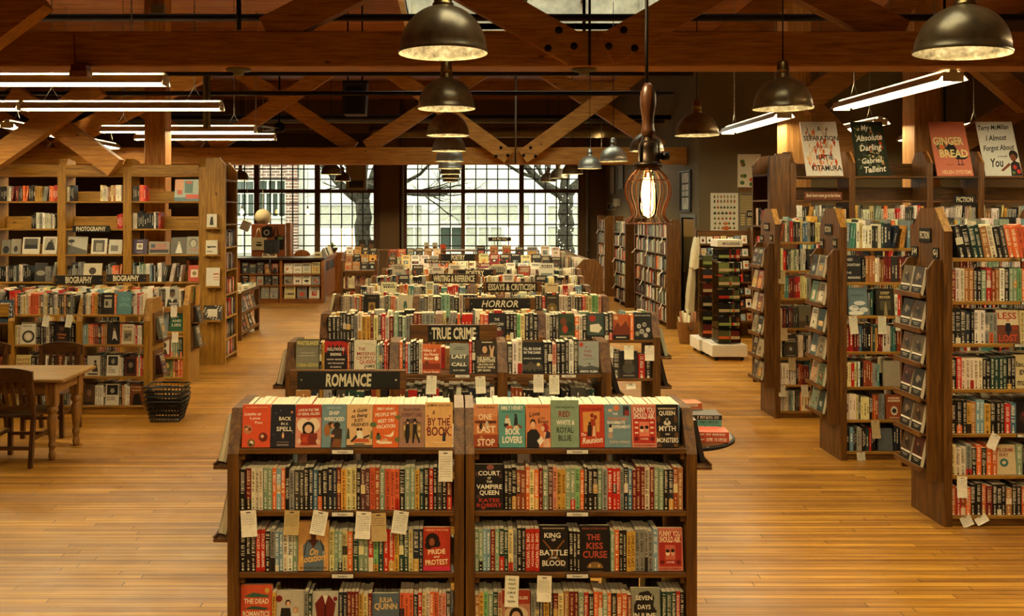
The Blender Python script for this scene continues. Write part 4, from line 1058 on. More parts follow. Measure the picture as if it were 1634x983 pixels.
TOPR = [
    fc('bf7440', 'terracotta romance paperback in orange bands, face out beside the divider', lines=[('Casey McQuiston', .5, .93, .05, '4a2414', .76), ('ONE', .48, .71, .13, 'ead8b4', .56), ('LAST', .53, .42, .16, 'ead8b4', .76), ('STOP', .52, .12, .16, 'ead8b4', .72)],
       shapes=[('r', 0, 1, .72, 1, 'cf8a5c'), ('r', 0, 1, 0, .3, '93401f'), ('r', .05, .95, .56, .62, '5a2814'), ('d', .3, .5, .06, .08, '2a1a14'), ('d', .55, .52, .07, .1, 'c8b49a'), ('d', .7, .58, .04, .03, '3a2418'), ('d', .32, .24, .07, .04, 'b87848')]),
    fc('58948a', 'teal romance paperback of two readers sitting on giant letters, face out', lines=[('EMILY HENRY', .5, .92, .09, 'eee6d0', .86), ('BOOK', .52, .37, .14, 'eee6d0', .56, dict(bold=.03)), ('LOVERS', .5, .18, .15, 'eee6d0', .76, dict(bold=.03))],
       shapes=[('r', .1, .9, .82, .835, '3a5a54'), ('p', [(.2, .48), (.24, .68), (.4, .68), (.46, .5)], 'd8ccb0'), ('d', .31, .72, .05, .035, 'b0562c'), ('r', .18, .36, .48, .56, '22201e'), ('p', [(.56, .5), (.6, .72), (.7, .72), (.72, .54)], '22201e'), ('d', .64, .75, .045, .035, HAIR), ('p', [(.6, .5), (.74, .54), (.9, .48), (.86, .44)], '7a4a28'), ('d', .4, .47, .14, .035, 'c0562c'), ('r', .57, .74, .44, .5, 'd8ccb0')]),
    fc('d08050', 'orange romance paperback of a man and a red-haired woman, face out', lines=[('ALI HAZELWOOD', .5, .94, .045, 'a02c20', .86), ('Love', .34, .78, .11, '2a1812', .44, dict(shear=.3, rot=8)), ('on the', .62, .68, .05, '2a1812', .3, dict(shear=.3, rot=8)), ('Brain', .7, .6, .075, '2a1812', .42)],
       shapes=[('p', [(.02, 0), (.04, .34), (.2, .42), (.42, .42), (.56, .3), (.52, 0)], '1c1a1a'), ('d', .28, .56, .12, .1, HAIR), ('d', .28, .52, .1, .085, SK_), ('d', .78, .46, .14, .1, '9c2c1c'), ('d', .68, .44, .07, .06, 'deb894'), ('p', [(.7, 0), (.72, .36), (.9, .34), (.98, 0)], 'd8a884'), ('p', [(.76, .2), (.84, .4), (.98, .34), (.98, .22)], '3a2a34'), ('p', [(.44, .16), (.56, .04), (.72, .16), (.62, .26)], 'e6dcc8')]),
    fc('82987c', 'tall sage green romance hardback with four stacked title lines, face out', w=.15, h=.222, lines=[('CASEY McQUISTON', .5, .85, .04, '3a4a3e', .68), ('RED', .48, .71, .12, '8a2c1c', .4), ('WHITE &', .52, .53, .1, 'eae6d4', .66), ('ROYAL', .5, .37, .12, '24302c', .6), ('BLUE', .49, .2, .12, '24302c', .46)],
       shapes=[('d', x / 10, z, .006, .006, '4a5a48') for x, z in ((8, .8), (9, .72), (8.6, .66), (9.3, .3), (.8, .3), (1, .12), (2, .08), (8, .1), (9, .2), (.6, .5), (7, .06), (1.4, .2))], hard=True),
    fc('b83a1e', 'red romance paperback of a couple against a yellow square, face out', lines=[('The', .14, .3, .07, 'f0e4c8', .2, dict(shear=.3)), ('Reunion', .5, .17, .14, 'f0e4c8', .84, dict(shear=.3, rot=5)), ('KAYLA OLSON', .5, .89, .05, '6a2018', .8)],
       shapes=[('p', [(.14, .36), (.12, .82), (.82, .84), (.8, .36)], 'd09048'), ('p', [(.42, .36), (.44, .66), (.62, .66), (.66, .36)], '9c3018'), ('d', .5, .74, .08, .055, '8a2818'), ('d', .64, .7, .07, .055, '8a2818'), ('p', [(.3, .26), (.32, .52), (.48, .52), (.48, .26)], '2a1814'), ('d', .4, .56, .05, .04, '1c100c'), ('p', [(.5, .26), (.54, .5), (.62, .5), (.64, .26)], 'd8b48c')]),
    fc('6f8a90', 'slate blue romance paperback with a walking woman and a window man, face out', lines=[('THE', .4, .78, .05, 'e8e2d0', .2), ('American', .48, .68, .1, 'c07a5c', .76, dict(shear=.3)), ('ROOMMATE', .44, .58, .07, 'eae4d2', .66), ('EXPERIMENT', .62, .48, .07, 'eae4d2', .7), ('ELENA ARMAS', .56, .13, .055, 'c8b49c', .76)],
       shapes=[('d', .46, .92, .12, .07, 'cf7a4c'), ('d', .22, .86, .09, .035, 'cfae90'), ('r', .7, .94, .74, .97, '3a3c44'), ('d', .84, .9, .05, .04, HAIR), ('p', [(.76, .74), (.78, .86), (.92, .86), (.92, .74)], '8a2c24'), ('p', [(.12, .24), (.18, .4), (.28, .42), (.3, .24), (.26, .2)], 'b09480'), ('d', .23, .5, .06, .05, HAIR), ('p', [(.15, .36), (.16, .46), (.3, .46), (.3, .36)], 'd8ccb4')]),
    fc('cf8468', 'pink and red romance paperback with blocky title and two faces, face out', lines=[('FUNNY YOU', .5, .87, .13, 'f0e2c8', .84, dict(bold=.03)), ('SHOULD ASK', .5, .73, .13, 'f0e2c8', .84, dict(bold=.03)), ('A NOVEL', .5, .2, .04, 'f0e2c8', .32), ('ELISSA SUSSMAN', .5, .05, .04, '8a2018', .84)],
       shapes=[('r', .06, .94, .1, .95, 'b02c20'), ('r', .3, .7, .26, .6, 'd87a5c'), ('d', .4, .42, .075, .07, 'e8d0b0'), ('d', .6, .42, .07, .07, 'c89a78'), ('d', .4, .46, .08, .04, HAIR), ('d', .6, .47, .08, .04, HAIR), ('r', .12, .26, .56, .6, 'e8c8a8'), ('r', .74, .88, .56, .6, 'e8c8a8'), ('r', .12, .26, .44, .48, 'e8c8a8'), ('r', .74, .88, .44, .48, 'e8c8a8'), ('r', .12, .26, .32, .36, 'e8c8a8'), ('r', .74, .88, .32, .36, 'e8c8a8'), ('d', .18, .2, .09, .05, '6a1414'), ('d', .82, .2, .09, .05, '6a1414')]),
    fc('1c1512', 'black romance paperback with golden ribbons and white heart hands, face out', w=.13, h=.203, lines=[('QUEEN', .5, .79, .1, 'e8dcc0', .72), ('OF', .5, .66, .04, 'e8dcc0', .12), ('MYTH', .5, .44, .12, 'e8dcc0', .74), ('AND', .5, .31, .04, 'e8dcc0', .2), ('MONSTERS', .5, .17, .11, 'e8dcc0', .95)],
       shapes=[('r', .1, .9, .885, .92, 'b8a078'), ('d', .12, .66, .08, .09, '5c3c1c'), ('d', .88, .66, .08, .09, '5c3c1c'), ('d', .1, .28, .09, .08, '5c3c1c'), ('d', .9, .28, .09, .08, '5c3c1c'), ('d', .5, .57, .16, .06, 'cfc4ac'), ('d', .5, .6, .05, .03, '1c1512'), ('d', .14, .05, .1, .04, '6a4420'), ('d', .86, .05, .1, .04, '6a4420')])]
def top_faces(fl, x0, x1, us, z, Y, tall=0):
    for f, (a, b_) in zip(fl, us):
        xa, xb = RXp(a), RXp(b_); x = (xa + xb) / 2; w = min(f['w'], (xb - xa) - .003)
        face_book('display_book', f['label'], 'book', 'romance books facing out', lean_M(x, Y + .010, z + .0006, 7, .02), w, f['h'], .02, lin(f['col']), f['art'], f.get('hard', False))
top_faces(TOPL, xl0, xl1, [(384, 431), (431, 470), (470, 512), (512, 552), (552, 594), (594, 636), (636, 677.5), (677.5, 723)], zsh[0], YR)
top_faces(TOPR, xr0, xr1, [(755.5, 795), (796.5, 839), (839.5, 880), (879.5, 925.5), (926, 966), (965.5, 1009), (1009, 1050), (1048, 1085)], zsh[0], YR)
# spine-out copies standing behind the facing books: only their page tops show
def page_row(where, x0, x1, y, z, n, h0, h1, dep):
    x = x0; k = 0
    while x < x1 - .016:
        w = R.uniform(.018, .034); w = min(w, x1 - x - .001)
        h = R.uniform(h0, h1); c = R.choice('wsgbroykw')
        spine_book('paperback', f'page top of the {ORD[k]} paperback behind the facing books, {where}', 'book', 'paperbacks behind the facing books', T(x, y + R.uniform(0, .012), z + .0006), w - .0006, h, dep, jit(PAL[c][1]), lin(INK[c]), False, plainback=True)
        x += w; k += 1
page_row('romance bookcase', xl0 + .02, xl1 - .01, YR + .075, zsh[0], 0, .186, .195, .2)
page_row('rounded shelf case', xr0 + .012, xr1 - .01, YR + .08, zsh[0], 0, .186, .195, .2)

WL, WR_ = 'romance sign bookcase', 'rounded shelf bookcase'
for wl, n, t in (((f'third shelf of the {WR_}'), 12, 'ONE TO WATCH'), ((f'third shelf of the {WR_}'), 13, 'ONE TO WATCH'), ((f'third shelf of the {WR_}'), 14, 'ONE TO WATCH'), (f'third shelf of the {WR_}', 22, 'ONE LAST GIFT'), (f'third shelf of the {WR_}', 23, 'ONE LAST GIFT'),
                 (f'third shelf of the {WL}', 3, 'STACEY ABRAMS'), (f'third shelf of the {WL}', 4, 'STACEY ABRAMS'), (f'second shelf of the {WL}', 27, 'ONE LAST STOP'), (f'second shelf of the {WL}', 28, 'ONE LAST STOP'),
                 (f'lowest shelf seen of the {WR_}', 16, 'COME AGAIN'), (f'second shelf of the {WL}', 10, 'THE DEAD')):
    TEXTS[(wl, n)] = t
F2 = {
 0: fc('c99858', 'tan romance paperback of a doctor with stethoscope, face out on the third shelf', w=.148, h=.235, lines=[('On', .52, .38, .13, 'e0b050', .28, dict(shear=.35, rot=8)), ('Rotation', .46, .25, .14, 'e0b050', .84, dict(shear=.35, rot=8)), ('SHIRLENE OBUOBI', .5, .06, .04, '2a2420', .86)],
       shapes=[('p', [(.2, 0), (.16, .5), (.34, .62), (.66, .62), (.86, .5), (.84, 0)], '5a6a74'), ('p', [(.34, .62), (.5, .44), (.66, .62)], '4a2414'), ('d', .5, .82, .14, .14, '3a1c10'), ('r', .42, .58, .6, .74, '4a2414'), ('p', [(.28, .62), (.3, .64), (.22, .3), (.18, .3)], '1c1a18'), ('p', [(.7, .64), (.74, .62), (.86, .4), (.82, .38)], '1c1a18'), ('d', .84, .36, .05, .035, '9a9a90')]),
 1: fc('b0341e', 'red romance paperback with a curly-haired profile, face out on the third shelf', w=.13, h=.203, lines=[('NIKKI PAYNE', .5, .94, .05, 'e8a878', .86), ('PRIDE', .5, .44, .11, 'f0d8a8', .64, dict(rot=3)), ('and', .5, .33, .06, 'f0d8a8', .22, dict(shear=.3)), ('PROTEST', .5, .2, .12, 'f0d8a8', .84, dict(rot=3))],
       shapes=[('d', .34, .7, .26, .17, '1c0c0a'), ('d', .2, .58, .14, .09, '1c0c0a'), ('d', .52, .62, .12, .08, '1c0c0a'), ('d', .32, .66, .1, .09, '8a4a2c'), ('r', 0, 1, 0, .1, 'c82c48')])}
F3 = {
 0: fc('c8502c', 'orange romance paperback with green title letters, face out on the fourth shelf', w=.15, h=.225, lines=[('THE DEAD', .5, .66, .1, 'e8dcb8', .8), ('ROMANTICS', .5, .4, .11, 'e8dcb8', .86)], shapes=[('d', .84, .88, .08, .055, 'c8a040'), ('p', [(.1, .76), (.4, .84), (.9, .78), (.9, .74), (.3, .74)], '3a5a44'), ('p', [(.1, .5), (.4, .56), (.9, .52), (.8, .48)], '2c4a3a')]),
 1: fc('b8b09a', 'pale romance paperback of a couple in period dress, face out', w=.135, h=.195, lines=[('BRIDGERTON', .5, .1, .08, '2a2620', .84)], shapes=[('d', .1, .82, .12, .08, '7a1c1c'), ('p', [(.1, .1), (.18, .6), (.5, .6), (.6, .1)], '1c1a18'), ('d', .42, .72, .1, .08, '2c1c12'), ('d', .43, .7, .07, .06, SK_), ('p', [(.55, .1), (.58, .48), (.8, .48), (.95, .1)], 'd0c8b4'), ('d', .7, .55, .09, .08, 'b08850'), ('d', .68, .54, .06, .055, SK_)]),
 2: fc('b8b2a0', 'pale romance paperback of a man in a red waistcoat, face out', w=.125, h=.19, lines=[('BRIDGERTON', .5, .18, .09, '2a2620', .84)], shapes=[('p', [(.2, .3), (.1, .72), (.35, .92), (.65, .92), (.9, .72), (.8, .3)], '6a1c18'), ('p', [(.4, .92), (.5, .7), (.6, .92)], 'd8d0bc'), ('d', .88, .84, .08, .055, '7a1c1c'), ('r', .46, .54, .34, .7, '3a0c0c')]),
 3: fc('53626c', 'blue romance paperback with gold lettering, face out on the fourth shelf', w=.13, h=.185, lines=[('JULIA', .5, .82, .12, 'd8b878', .5), ('QUINN', .5, .66, .15, 'd8b878', .84)], shapes=[('d', .5, .24, .3, .14, 'a8a898'), ('r', .1, .9, .4, .42, 'b8a888')])}
F4 = {
 0: fc('14110f', 'black fantasy romance paperback with rose clusters, face out beside the divider', w=.138, h=.212, lines=[('COURT', .5, .8, .1, 'e8e0cc', .76), ('OF', .5, .69, .05, 'e8e0cc', .12), ('THE', .5, .61, .05, 'e8e0cc', .2), ('VAMPIRE', .5, .5, .1, 'e8e0cc', .9), ('QUEEN', .5, .36, .1, 'e8e0cc', .68), ('KATEE', .5, .2, .08, 'b03428', .72), ('ROBERT', .5, .09, .08, 'b03428', .88)],
       shapes=[('d', .54, .93, .13, .06, '8a5044'), ('d', .1, .78, .09, .06, '4a3430'), ('d', .12, .28, .08, .05, '4a3430'), ('d', .88, .74, .07, .05, '4a3430'), ('d', .3, .03, .08, .03, '8a3a34')]),
 1: fc('15110f', 'black fantasy romance paperback with crossed golden swords, face out', w=.14, h=.212, lines=[('KING', .46, .78, .11, 'e0d8c4', .56), ('OF', .5, .68, .05, 'e0d8c4', .14), ('BATTLE', .5, .4, .12, 'e0d8c4', .96), ('AND', .5, .29, .05, 'e0d8c4', .22), ('BLOOD', .5, .17, .12, 'e0d8c4', .8)],
       shapes=[('p', [(.12, .66), (.15, .69), (.9, .1), (.87, .08)], '7a4c22'), ('p', [(.88, .66), (.85, .69), (.1, .1), (.13, .08)], '7a4c22'), ('r', .12, .88, .92, .95, '8a7a60')]),
 2: fc('15100f', 'black fantasy romance paperback with coral serif title, face out', w=.142, h=.212, lines=[('ERIN STERLING', .5, .93, .045, '8a4c38', .84), ('THE', .46, .74, .13, 'b04a38', .46), ('KISS', .5, .55, .14, 'b04a38', .56), ('CURSE', .5, .36, .15, 'b04a38', .82)],
       shapes=[('d', .5, .06, .28, .14, '7a5c30'), ('r', 0, 1, 0, .06, '15100f'), ('r', .3, .36, .08, .14, 'c89850'), ('r', .6, .66, .08, .14, 'c89850')]),
 3: fc('c07058', 'pink and red romance paperback repeated, face out at the third shelf end', w=.122, h=.2, lines=[('FUNNY YOU', .5, .87, .13, 'ecd0a8', .84, dict(bold=.03)), ('SHOULD ASK', .5, .73, .13, 'ecd0a8', .84, dict(bold=.03)), ('A NOVEL', .5, .2, .04, 'f0e2c8', .32), ('ELISSA SUSSMAN', .5, .05, .04, '8a2018', .84)],
       shapes=[('r', .06, .94, .1, .95, 'a02a22'), ('r', .3, .7, .26, .6, 'c0604a'), ('d', .4, .42, .075, .07, 'e8d0b0'), ('d', .6, .42, .07, .07, 'c89a78'), ('d', .4, .46, .08, .04, HAIR), ('d', .6, .47, .08, .04, HAIR), ('d', .18, .2, .09, .05, '6a1414'), ('d', .82, .2, .09, .05, '6a1414')])}
F5 = {
 0: fc('c08a6c', 'pink romance paperback repeating the woman behind a book, face out low', w=.135, h=.2, lines=[('OF SERIAL KILLERS', .5, .82, .07, 'f0e2c8', .84)], shapes=[('r', 0, 1, .68, 1, 'a83c26'), ('d', .5, .44, .42, .2, 'd8c4a0'), ('d', .5, .4, .25, .2, HAIR), ('d', .5, .38, .16, .13, 'd8b090'), ('r', .2, .8, 0, .2, '9c3018')]),
 1: fc('8a8a76', 'grey green romance paperback with a dark profile silhouette, face out low', w=.142, h=.21, lines=[('SEVEN', .45, .78, .1, 'e8e0c8', .56), ('DAYS', .45, .58, .1, 'e8e0c8', .44), ('IN JUNE', .45, .38, .1, 'e8e0c8', .74)], shapes=[('p', [(.1, 0), (.1, .6), (.3, .9), (.6, .94), (.8, .8), (.76, .6), (.88, .48), (.7, .3), (.7, 0)], '1c1a18'), ('d', .6, .12, .2, .1, '8a3428')])}
for f in list(F2.values()) + list(F3.values()) + list(F4.values()) + list(F5.values()): f['name'] = 'display_book'; f['group'] = 'romance books facing out'
PB = 'paperbacks on the romance shelves'
spine_row(f'second shelf of the {WL}', PB, 'kRwwwggoboksddknBkknnRycckmmOugOOOkggyGkrkdkR', T(xl0, YR + .012, zsh[1]), xl1 - xl0, .19, .205, .135, 'paperback')
spine_row(f'third shelf of the {WL}', PB, 'kkkrrksbbwWg0cggcoGggreGrryGGcnn1', T(xl0, YR + .012, zsh[2]), xl1 - xl0, .19, .205, .135, 'paperback', faces=F2)
spine_row(f'lowest shelf seen of the {WL}', PB, '0y1sG2nnRRRycR3OOOnrcwoOppd', T(xl0, YR + .012, zsh[3]), xl1 - xl0, .185, .205, .135, 'paperback', faces=F3)
spine_row(f'second shelf of the {WR_}', PB, '0kkkuuocoRgmpyyggeokkkgsrrrsnBRRRwRggknuz', T(xr0, YR + .012, zsh[1]), xr1 - xr0, .19, .207, .135, 'paperback', faces=F4)
spine_row(f'third shelf of the {WR_}', PB, 'ggbbRgGGcskkrrr1kkk2gokkyyssssb3', T(xr0, YR + .012, zsh[2]), xr1 - xr0, .19, .207, .135, 'paperback', faces=F4)
spine_row(f'lowest shelf seen of the {WR_}', PB, 'zyegGp0ssnykRczRRgrkoogokooR1GGGrk', T(xr0, YR + .012, zsh[3]), xr1 - xr0, .185, .205, .135, 'paperback', faces=F5)
# the back halves of both cases: page edges towards the viewer
def back_rows(x0, x1, zs, y, dep=.135, h0=.18, h1=.21):
    for z in zs:
        x = x0 + .004
        while x < x1 - .04:
            w = R.uniform(.018, .04); h = R.uniform(h0, h1); c = R.choice(MIX)
            M = T(x + w, y + dep + R.uniform(-.015, 0), z + .0008) @ RZ(180)
            book_boxes(STUFF, None, M, w - .001, h, dep, jit(PAL[c][1]), False)
            STUFF.box(.001, w - .002, .0014, dep - .001, .0008, h - .0006, None, 1, M)
            x += w
            if R.random() < .04: x += R.uniform(.03, .1)
back_rows(xl0, xl1, zsh[1:4], YR + DR - .15); back_rows(xr0, xr1, zsh[1:4], YR + DR - .15)
# little easel ledges with books on the outer ends
def ledge_book(label, x, y, z, face, w, h, t, col, art=None, group='books on end panel ledges', hard=True, tilt=12, name='display_book'):
    """book standing on a ledge fixed to an end panel; face = -1 looks to -x, +1 to +x"""
    M = T(x, y, z + t * math.sin(math.radians(tilt))) @ RZ(-90 if face < 0 else 90) @ RX(-tilt)
    return face_book(name, label, 'book', group, M, w, h, t, col, art, hard)
def end_ledge(root, x, y0, y1, z, face, out=.075):
    m = MB(); a, b = (x - out, x) if face < 0 else (x, x + out)
    m.bbox(a, b, y0, y1, z - .018, z); 
    m.bbox(a if face < 0 else b - .012, a + .012 if face < 0 else b, y0, y1, z, z + .014)
    m.build('display_ledge', MW['casey'], root)
xe = PL[0] - .0275
for i, z in enumerate((Zp(738, YR + .12), Zp(853, YR + .12))):
    end_ledge(caseA, xe, YR + .06, YR + .30, z, -1, .085)
    ledge_book(['thick hardback with cream pages leaning on the upper outer ledge of the romance case', 'thick hardback with cream pages leaning on the lower outer ledge of the romance case'][i], xe - .072, YR + .18, z + .001, -1, .15, .225, .04, jit('c9bca0'), rnd_cover(lin('2a2622'), 3 + i))
xe = PRr[1] + .025
for i, z in enumerate((Zp(737, YR + .12),)):
    end_ledge(caseB, xe, YR + .04, YR + .3, z, 1, .085)
    ledge_book('dark patterned paperback leaning on the outer ledge with the rounded end shelf', xe + .068, YR + .17, z + .001, 1, .14, .21, .024, jit('2a2622'), rnd_cover(lin('9a8a6a'), 9), hard=False)

# ROMANCE sign and shelf notes
sign('long black romance sign with wood ends standing over the first case', 462, 648, 590.5, 622, 4.72, 'ROMANCE', (475, 638), zsh[0], .12, .035, .62, .45)
nts = [(397, 810, 845, 25, -4), (467, 810, 842, 24, 2), (513, 811, 842, 24, 10), (581, 812, 848, 24, 3), (604, 814, 852, 24, -2), (641, 811, 840, 24, 8), (711, 715, 757, 22, 0)]
for i, (u, v0, v1, wpx, tl) in enumerate(nts):
    note(RXp(u), Zp(v0 + 3, YR), YR - .011, wpx / SR, (v1 - v0 + 6) / SR, ['white handwritten card at the outer end of the second romance shelf', 'tan handwritten card clipped below the second romance shelf', 'white tilted card above the stethoscope cover', 'white handwritten card above the green spines', 'tan handwritten card overlapping the white one', 'white tilted handwritten card above the red spines', 'white handwritten card below the maroon lettered hardback'][i], tl, col=jit('b59c68' if i in (1, 4) else 'e2dcc6', .04))
note(RXp(817), Zp(917, YR), YR - .011, 22 / SR, 48 / SR, 'white card with big handwriting below the third shelf by the rounded end', 2, big=['ALL', 'WOULDN\'T', 'YOU', 'LIKE', 'TO', 'KNOW'])
note(RXp(868.5), Zp(917, YR), YR - .011, 23 / SR, 40 / SR, 'white densely written card below the sword cover', 2, 12)
# ---------------- the rows behind romance
ROWS = [6.47, 8.1, 9.8, 11.45, 13.1, 14.8, 16.5]
ZT_ = 1.105
def yp(i): return ROWS[i]
# true crime
Yt = yp(0)
tx = [Xp(463, Yt), Xp(629, Yt), Xp(802, Yt), Xp(968, Yt)]
zs_t = [Zp(597, Yt), Zp(597, Yt) - .335, Zp(597, Yt) - .67, .09]
tc = lowcase('bookcase', 'wooden two-sided bookcase under the true crime sign, three bays wide', tx, Yt, .5, zs_t, 1.3, None, .07)
for i in (0, 1, 2): holder(tc, (tx[i] + tx[i + 1]) / 2 + .1, Yt, zs_t[0] - .013, .11, 'True Crime')
TFa = {0: fc('6f6a4c', 'grey-green hardback with pale yellow capitals, face out above the romance sign', w=.165, h=.243, lines=[('WASTELANDS', .5, .88, .12, 'd8c878', .92), ('CORBAN ADDISON', .5, .24, .1, 'c8b868', .92)], shapes=[('r', 0, 1, .3, .75, '7c7862'), ('r', .2, .8, .58, .6, 'b0a890'), ('r', .1, .85, .5, .52, 'b0a890'), ('r', 0, 1, 0, .1, '2a2a22'), ('r', .1, .9, .08, .1, 'd0c8b0')], hard=True),
       1: fc('1a0e0c', 'black hardback with red brush strokes along its top, face out', w=.16, h=.243, lines=[('HOLLYWOOD', .5, .7, .09, 'e8dcc8', .78), ('ENDING', .5, .55, .08, 'e8dcc8', .48), ('HARVEY WEINSTEIN', .5, .4, .045, 'd8ccb8', .8), ('AND THE CULTURE', .5, .29, .045, 'd8ccb8', .72), ('OF SILENCE', .5, .18, .045, 'd8ccb8', .5), ('KEN AULETTA', .5, .05, .07, 'e8dcc8', .82)],
             shapes=[('p', [(0, .6), (0, 1), (1, 1), (1, .5), (.9, .76), (.84, .5), (.74, .86), (.66, .72), (.56, .84), (.45, .74), (.36, .86), (.28, .7), (.2, .84), (.1, .6)], 'a8201a'), ('p', [(0, 1), (1, 1), (1, .9), (.7, .94), (.3, .92), (0, .96)], '1a0e0c')], hard=True),
       2: fc('cfc4a6', 'cream hardback with stacked red title, face out above the romance sign', w=.158, h=.235, lines=[('THE', .34, .73, .1, '8a2418', .32), ('MISSING', .54, .59, .1, '8a2418', .82), ('CRYPTO', .5, .46, .1, '8a2418', .8), ('QUEEN', .6, .33, .11, 'a02c1c', .72), ('JAMIE', .7, .2, .09, '2a2018', .5), ('BARTLETT', .55, .08, .09, '2a2018', .84)], shapes=[('r', .4, .8, .9, .91, '8a8068'), ('r', .5, .9, .86, .87, '8a8068')], hard=True),
       3: fc('b04a22', 'burnt orange paperback with cream slab title, face out under the true crime sign', w=.13, h=.203, lines=[('Killers of', .4, .8, .1, 'f0dcb8', .68), ('the Flower', .5, .66, .1, 'f0dcb8', .82), ('Moon', .36, .52, .11, 'f0dcb8', .52), ('David Grann', .5, .05, .07, 'f0dcb8', .84)], shapes=[('r', 0, 1, .14, .34, '7a2a14'), ('r', 0, 1, .86, 1, 'c8642c'), ('d', .78, .52, .12, .08, 'f0dcb8'), ('d', .24, .36, .11, .07, '5a3018')]),
       4: fc('4e5048', 'grey paperback fading dark with wide cream title, face out', w=.138, h=.21, lines=[('LAST', .5, .56, .12, 'e8e0c8', .78), ('CALL', .5, .3, .12, 'e8e0c8', .78), ('ELON GREEN', .5, .1, .05, 'd0c8b0', .6)], shapes=[('r', 0, 1, .62, 1, '8a8c7e'), ('r', 0, 1, 0, .25, '2c2e2a'), ('r', .3, .7, .86, .88, '3a3c36'), ('r', .2, .8, .8, .82, '3a3c36')]),
       5: fc('2e2418', 'brown hardback with a man making a peace sign, face out', w=.152, h=.232, lines=[('THE ROAD TO', .5, .46, .09, 'e8dcb8', .86), ('JONESTOWN', .5, .36, .09, 'e8dcb8', .84), ('JIM JONES AND', .5, .26, .06, 'd8ccaa', .72), ('PEOPLES TEMPLE', .5, .18, .06, 'd8ccaa', .84), ('JEFF GUINN', .4, .08, .06, 'e8dcb8', .6)], shapes=[('d', .44, .76, .18, .15, '1c120c'), ('d', .44, .72, .12, .11, 'c89a70'), ('p', [(.7, .5), (.7, .66), (.64, .84), (.7, .85), (.76, .7), (.84, .84), (.9, .82), (.84, .64), (.84, .5)], 'c8a078'), ('r', .2, .7, .5, .58, '5a3c24'), ('r', .3, .8, .93, .96, 'c8b890')], hard=True),
       6: fc('1d1f1e', 'black paperback with white capitals above dark pine trees, face out', w=.15, h=.222, lines=[("I'LL BE GONE", .5, .78, .08, 'e8e2d0', .82), ('IN THE DARK', .5, .66, .08, 'e8e2d0', .82), ('MICHELLE McNAMARA', .5, .47, .05, 'c8c0ac', .84)], shapes=[('p', [(0, 0), (0, .3), (.2, .26), (.4, .38), (.6, .28), (.8, .32), (1, .26), (1, 0)], '4a4438'), ('p', [(0, 0), (0, .14), (.06, .06), (.12, .14), (.18, .06), (.26, .15), (.34, .05), (.5, .14), (.6, .05), (.72, .15), (.8, .06), (.9, .14), (1, .05), (1, 0)], '0c0c0b'), ('d', .78, .28, .08, .055, 'c8b478')]),
       7: fc('8e938a', 'misty grey hardback with spaced red title over water, face out', w=.148, h=.225, lines=[('IF', .4, .82, .06, '8a2c20', .1), ('YOU', .46, .69, .07, '8a2c20', .36), ('TELL', .48, .56, .07, '8a2c20', .44), ('GREGG OLSEN', .5, .06, .07, 'eae6d8', .86)], shapes=[('r', 0, 1, 0, .12, '26282a'), ('p', [(0, .12), (0, .26), (.3, .2), (.6, .25), (1, .18), (1, .12)], '4a4e4c'), ('d', .16, .9, .1, .07, 'b03a28'), ('r', .2, .8, .44, .45, '3a3c3a'), ('d', .54, .3, .06, .02, '2a2c2c')])}
for f in TFa.values(): f['name'] = 'display_book'; f['group'] = 'true crime books facing out'; f['t'] = .028
HB = 'books on the true crime shelf'
pt = .035
spine_row('first bay of the true crime shelf', HB, '0ky1okk2gskrR', T(tx[0] + pt, Yt + .01, zs_t[0]), tx[1] - tx[0] - 2 * pt, .2, .24, .15, 'hardcover', True, TFa)
spine_row('middle bay of the true crime shelf', HB, 'oGrbkkkw3__4rk5', T(tx[1] + pt, Yt + .01, zs_t[0]), tx[2] - tx[1] - 2 * pt, .21, .245, .15, 'hardcover', True, TFa)
spine_row('last bay of the true crime shelf', HB, 'dWw6kkpkkdWd7', T(tx[2] + pt, Yt + .01, zs_t[0]), tx[3] - tx[2] - 2 * pt, .21, .245, .15, 'hardcover', True, TFa)
for i in range(3):
    stuff_row(T(tx[i] + pt, Yt + .01, zs_t[1]), tx[i + 1] - tx[i] - 2 * pt, .2, .24, .15, MIXD)
    back_rows(tx[i] + pt, tx[i + 1] - pt, zs_t[1:2], Yt + .34)
    # page tops behind the display row
    x0, x1 = tx[i] + pt, tx[i + 1] - pt
    x = x0
    while x < x1 - .05:
        w = R.uniform(.02, .05); stuff_book(T(x, Yt + .2 + R.uniform(0, .02), zs_t[0]), w, R.uniform(.14, .162), .15, jit(PAL[R.choice(MIXL)][1]), INK['w']); x += w + .001
Ys_ = 6.85
sign('black true crime sign with wood ends standing behind the display row', 655, 793, 518, 545.5, Ys_, 'TRUE CRIME', (683, 765), zs_t[0], 0, .03, .66, .86)
for i, (u, v0, v1, wpx, tl, lab) in enumerate([(689, 599, 628, 16, 2, 'grey receipt card below the burnt orange true crime book'), (766, 600, 627, 16, -3, 'white handwritten card below the peace sign cover'), (859, 597, 625, 16, 0, 'white handwritten card below the pine tree cover, first of two'), (884, 598, 628, 16, 0, 'white handwritten card below the pine tree cover, second of two')]):
    note(Xp(u, Yt), Zp(v0, Yt), Yt - .011, wpx * Yt / F, (v1 - v0) * Yt / F, lab, tl, 10)
end_ledge(tc, tx[0] - .035, Yt + .05, Yt + .32, Zp(615, Yt + .1), -1, .1)
ledge_book('thick red edged hardback leaning on the outer ledge beside the romance sign', tx[0] - .035 - .082, Yt + .18, Zp(615, Yt + .1) + .001, -1, .16, .24, .045, jit('3a2420'), rnd_cover(lin('c8b890'), 12))
end_ledge(tc, tx[3] + .035, Yt + .05, Yt + .34, Zp(629, Yt + .1), 1, .1)
